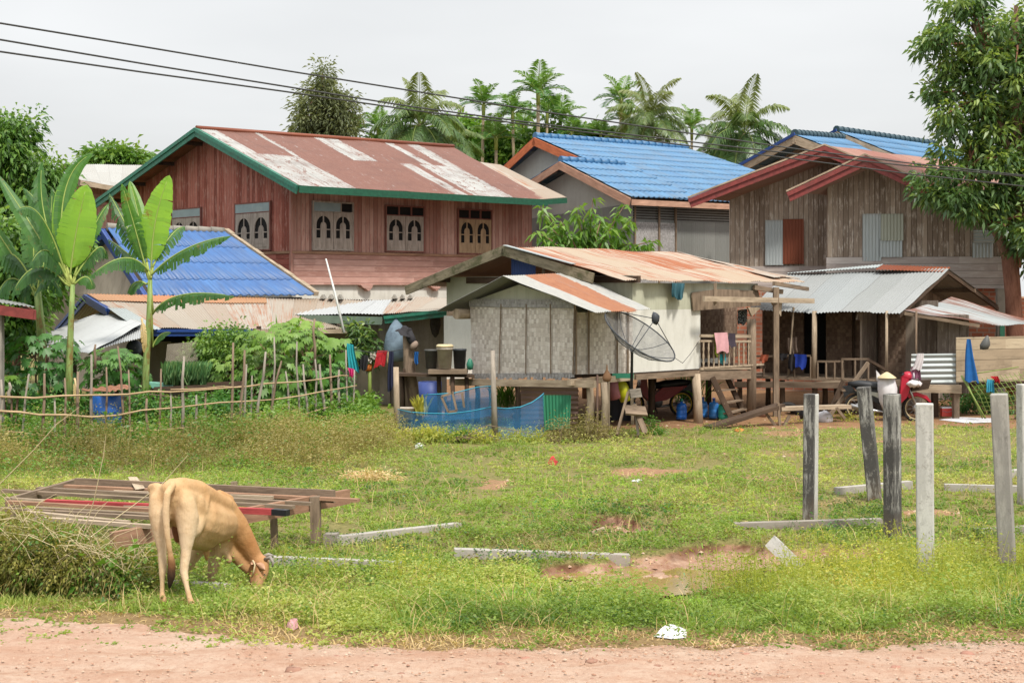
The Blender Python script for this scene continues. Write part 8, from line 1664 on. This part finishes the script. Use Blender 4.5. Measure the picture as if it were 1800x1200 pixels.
for i in range(len(bm3.v)): bm3.v[i] += V(0, 0, .035*math.sin(bm3.v[i].x*37)*math.cos(bm3.v[i].y*29))+V(random.uniform(-.012, .012), 0, random.uniform(-.012, .012))
setp(bm3.build('plastic_bag', M['white_cloth']), 'white plastic bags lying in the motorbike basket', 'bag')
b2 = P(1155, 715, 38.0); bike('maroon motorbike parked in the shade under the stilt house, seen between the posts', (b2.x, 38.0, GZ), math.radians(190), 'bike_red', 1.08, False)
# ------------------------------------------------------------------ right side clutter
cloth('white_shirt', [(1612, 621, 36.3), (1624, 621, 36.3), (1620, 648, 36.3), (1602, 652, 36.3)], 'white_cloth', 'pale pinkish shirt hanging on the corrugated panel', 'clothing'); cloth('mauve_cloth', [(1603, 645, 36.35), (1618, 645, 36.35), (1617, 667, 36.35), (1600, 665, 36.35)], 'mauve_cloth', 'mauve patterned cloth under the pale shirt', 'cloth', 2)
mb = MB(); jb = [(1700, 594), (1703, 594), (1708, 618), (1716, 655), (1717, 672), (1706, 668), (1695, 668), (1697, 640)]
jk = cloth('jacket', [(1699, 596, 36.2), (1704, 596, 36.2), (1718, 672, 36.2), (1695, 668, 36.2)], 'jacket_blue', 'bright blue raincoat hanging from the plank pen', 'jacket', 1.3, .035, .08)
hb = P(1732, 604, 36.3); mb = MB(); mb.lathe(Fr(hb, (1, 0, 0), (0, 1, 0), (.25, 0, 1)), [(.001, -.16), (.1, -.14), (.13, -.03), (.09, .08), (.03, .2), (.001, .22)], 12); setp(mb.build('hanging_bag', M['grey_pl']), 'small dark grey bag hanging at the top of the plank pen', 'bag')
cloth('turquoise_cloth', [(1736, 666, 36.0), (1747, 668, 36.0), (1745, 690, 36.0), (1732, 688, 36.0)], 'turq_cloth', 'turquoise net cloth hung on the green lattice', 'cloth', 3, .05)
cloth('red_rag', [(1741, 661, 36.0), (1754, 661, 36.0), (1756, 672, 36.0), (1748, 670, 36.0)], 'red_cloth', 'small red rag hung on the green lattice', 'cloth', 3, .04)
lt = thing('bamboo_lattice', 'green bamboo lattice leaning against the plank pen at the right edge', 'lattice', tuple(P(1730, 735, 36.4)))
A_, B_ = P(1690, 660, 36.35), P(1732, 735, 35.8); MB().tube([A_, B_], .022, 7).build('frame_pole', M['bamboo_green'], lt); MB().tube([P(1696, 664, 36.3), P(1727, 735, 35.9)], .016, 6).build('frame_pole', M['bamboo_green'], lt); MB().tube([P(1717, 656, 36.2), P(1790, 645, 36.6)], .014, 6).build('frame_pole', M['bamboo_green'], lt)
for i in range(15):
    a = P(1702+i*8, 668-i*1.3, 36.2); b = P(1735+i*8.5, 728-i*.6, 35.9); m_ = lerp(a, b, .5)+V(.06, 0, .03); MB().tube([a, m_, b], .007, 4).build('slat', M['bamboo_green'], lt)
for i in range(9):
    a = P(1704+i*3.4, 672+i*7, 36.2-i*.03); b = P(1812, 655+i*9, 36.4); MB().tube([a, lerp(a, b, .5)-V(0, 0, .03), b], .006, 4).build('slat', M['bamboo_green'], lt)
cl_ = thing('cool_box', 'small red cool box with white lid under the plank pen', 'cool box', tuple(P(1663, 730, 37.2))); cf = Fr(P(1663, 731, 37.0), (1, .1, 0), (0, -1, 0)); MB().box(cf, -.13, .13, -.09, .09, 0, .2).build('box', M['cooler_red'], cl_); MB().box(cf, -.135, .135, -.095, .095, .2, .235).build('lid', M['white_pl'], cl_); MB().tube([cf.pt(-.13, .1, .15), cf.pt(0, .11, .1), cf.pt(.13, .1, .15)], .008, 5).build('handle', M['rose_pl'], cl_)
# ramp plank, bench, debris
rm = thing('plank_ramp', 'long dark plank sloping from the ground up to a low trestle', 'ramp', tuple(P(1320, 745, 35)))
MB().beam(P(1245, 752, 34.3), P(1372, 712, 35.4), .35, .09).build('plank', M['wood_dk'], rm); MB().beam(P(1368, 718, 35.3), P(1490, 714, 36.2), .3, .09).build('plank', M['wood_pale'], rm)
for a, b in (((1368, 708), (1371, 755)), ((1340, 718), (1372, 760)), ((1388, 730), (1372, 758)), ((1470, 716), (1485, 735))): MB().beam(P(*a, 35.2), P(*b, 35.2), .09, .06, (1, 0, 0)).build('trestle_leg', M['wood'], rm)
wb = P(1449, 734, 36.2); mb = MB(); mb.lathe(Fr(wb, (1, 0, 0), (0, 1, 0)), [(.001, -.12), (.2, -.12), (.24, 0), (.17, .1), (.06, .16), (.001, .17)], 9)
for i in range(len(mb.v)): mb.v[i] += V(random.uniform(-.03, .03), random.uniform(-.03, .03), random.uniform(-.03, .03))
setp(mb.build('rubbish_bag', M['white_pl']), 'white and green rubbish bag under the end of the ramp plank', 'bag')
def litter(name, pts, mat, label, cat, h=.06, seed=1):
    R3_ = random.Random(seed); mb = MB(); c = [G(x, y) for x, y in pts]; k = len(mb.v); m_ = sum(c, V(0, 0, 0))/len(c)
    for q_ in c: mb.v.append(q_+V(0, 0, .01))
    for q_ in c: mb.v.append(lerp(q_, m_, .45)+V(R3_.uniform(-.02, .02), 0, h*R3_.uniform(.7, 1.4)))
    mb.v.append(m_+V(0, 0, h*.8)); n_ = len(c)
    for i in range(n_): j = (i+1) % n_; mb.face([k+i, k+j, k+n_+j, k+n_+i]); mb.face([k+n_+i, k+n_+j, k+2*n_])
    return setp(mb.build(name, M[mat]), label, cat)
litter('plastic_bag', [(1150, 1120), (1162, 1110), (1172, 1105), (1180, 1106), (1208, 1108), (1206, 1122), (1180, 1124)], 'white_pl', 'crumpled white plastic bag lying on the road verge', 'bag', .06, 3)
litter('plastic_bag', [(503, 1103), (508, 1097), (520, 1096), (524, 1104), (515, 1110)], 'rose_cloth', 'small pinkish bag on the verge right of the cow', 'bag', .07, 4)
litter('wrapper', [(962, 815), (966, 808), (974, 806), (981, 812), (976, 820)], 'red_cloth', 'red and white wrapper lying in the middle of the field', 'wrapper', .07, 5)
litter('plastic_bag', [(728, 784), (740, 780), (747, 783), (742, 788), (730, 788)], 'white_pl', 'white scrap of plastic in the grass before the blue net', 'bag', .05, 6)
litter('plastic_sheet', [(1108, 846), (1118, 842), (1129, 844), (1124, 848)], 'white_pl', 'flat white plastic scrap on the bare patch of the field', 'plastic scrap', .02, 7)
litter('plastic_scrap', [(488, 1062), (492, 1054), (502, 1057), (500, 1064)], 'yellow_cloth', 'yellowish plastic scrap in the grass beneath the cow muzzle', 'plastic scrap', .06, 8)
litter('plastic_bag', [(1650, 738), (1680, 733), (1760, 736), (1765, 742), (1700, 744)], 'white_pl', 'white rubbish strewn on the ground before the plank pen', 'rubbish', .03, 9)
litter('plastic_scrap', [(980, 1050), (979, 1038), (984, 1036), (989, 1048)], 'straw', 'small pale bottle standing at the edge of the mud pit', 'bottle', .12, 11)
litter('plastic_scrap', [(1290, 757), (1300, 752), (1310, 756), (1300, 760)], 'orange_pl', 'orange scraps lying below the thick post', 'plastic scrap', .03, 12)
setp(MB().beam(G(1040, 942)+V(0, 0, .05), G(1062, 939)+V(0, 0, .09), .03, .03).build('stick', M['wood_pale']), 'short pale stick lying on the cut bank of the field', 'stick')
# mounds of dry straw and soil clods
for (px, py, r_, lab) in ((652, 845, .5, 'heap of dry reddish straw at the left of the field'),):
    c = G(px, py); o, _ = cloud(None, 'straw_heap', [(c.x, c.y, c.z+.03, r_, r_*.7, .09 if r_ > .2 else .1)], 50 if r_ > .2 else 14, 40, .1, .02, .12, M['leaf_dry'], seed=px); setp(o, lab, 'straw heap')

# dark clutter stored beneath the huts, plus a dark sheet added as shade
cloth('shade_backdrop', [(1056, 668, 36.2), (1112, 664, 36.6), (1110, 738, 36.6), (1058, 742, 36.2)], 'black_cloth', 'dark sheet added as painted shade behind the gas bottles', 'shade_backdrop', 3, .06)
fw = thing('firewood_pile', 'stack of split firewood in the shade under the bamboo kitchen', 'firewood', tuple(P(1000, 745, 35.5))); R = random.Random(3)
for i in range(26): a = P(905+(i % 9)*5.2+R.uniform(-2, 2), 742-(i//9)*11+R.uniform(-2, 2), 36+R.uniform(-.2, .2)); MB().tube([a, a+V(R.uniform(-.1, .1), .7, R.uniform(-.03, .03))], [R.uniform(.05, .075)]*2, 6).build('log', M[R.choice(('wood', 'wood_dk', 'stick'))], fw)
cr = thing('crate', 'old slatted crate standing under the end of the plank shelf', 'crate', tuple(P(800, 735, 36.4))); cf2 = Fr(P(805, 738, 36.4), (1, .3, 0), (.3, -1, 0))
for k_ in range(4): MB().box(cf2, -.28, .28, .18, .2, .03+k_*.11, .11+k_*.11).build('slat', M['wood'], cr); MB().box(cf2, -.28, .28, -.2, -.18, .03+k_*.11, .11+k_*.11).build('slat', M['wood_dk'], cr)
for sx in (-.27, .27):
    for sy in (-.17, .17): MB().box(cf2, sx-.02, sx+.02, sy-.02, sy+.02, 0, .46).build('upright', M['wood_dk'], cr)
ty = MB(); tc3 = P(1385, 728, 38.2); ty.tube([tc3+V(.26*math.cos(a), .1*math.sin(a*2)*0, .26*math.sin(a)) for a in [2*PI*i/24 for i in range(25)]], .07, 8); setp(ty.build('tyre', M['rubber']), 'worn tyre leaning in the shade under the shack deck', 'tyre')
for i, (px, py, Yk, lab, mt) in enumerate([(1340, 742, 37.6, 'rusty tin standing on the bare yard under the veranda', 'terra'), (1405, 722, 38.6, 'dark plastic basin under the shack deck', 'dark_pl'), (1418, 740, 36.6, 'black rubbish bag under the low plank trestle', 'black_pl')]):
    f_ = Fr((P(px, 0, Yk).x, Yk, GZ), (1, 0, 0), (0, 1, 0)); pr = [[(.001, 0), (.1, 0), (.105, .22), (.09, .22), (.08, .03), (.001, .03)], [(.001, 0), (.22, 0), (.3, .2), (.27, .2), (.2, .03), (.001, .03)], [(.001, 0), (.16, .02), (.2, .15), (.13, .3), (.04, .36), (.001, .37)]][i]
    setp(MB().lathe(f_, pr, 14).build(('tin', 'basin', 'rubbish_bag')[i], M[mt]), lab, ('tin', 'basin', 'bag')[i])
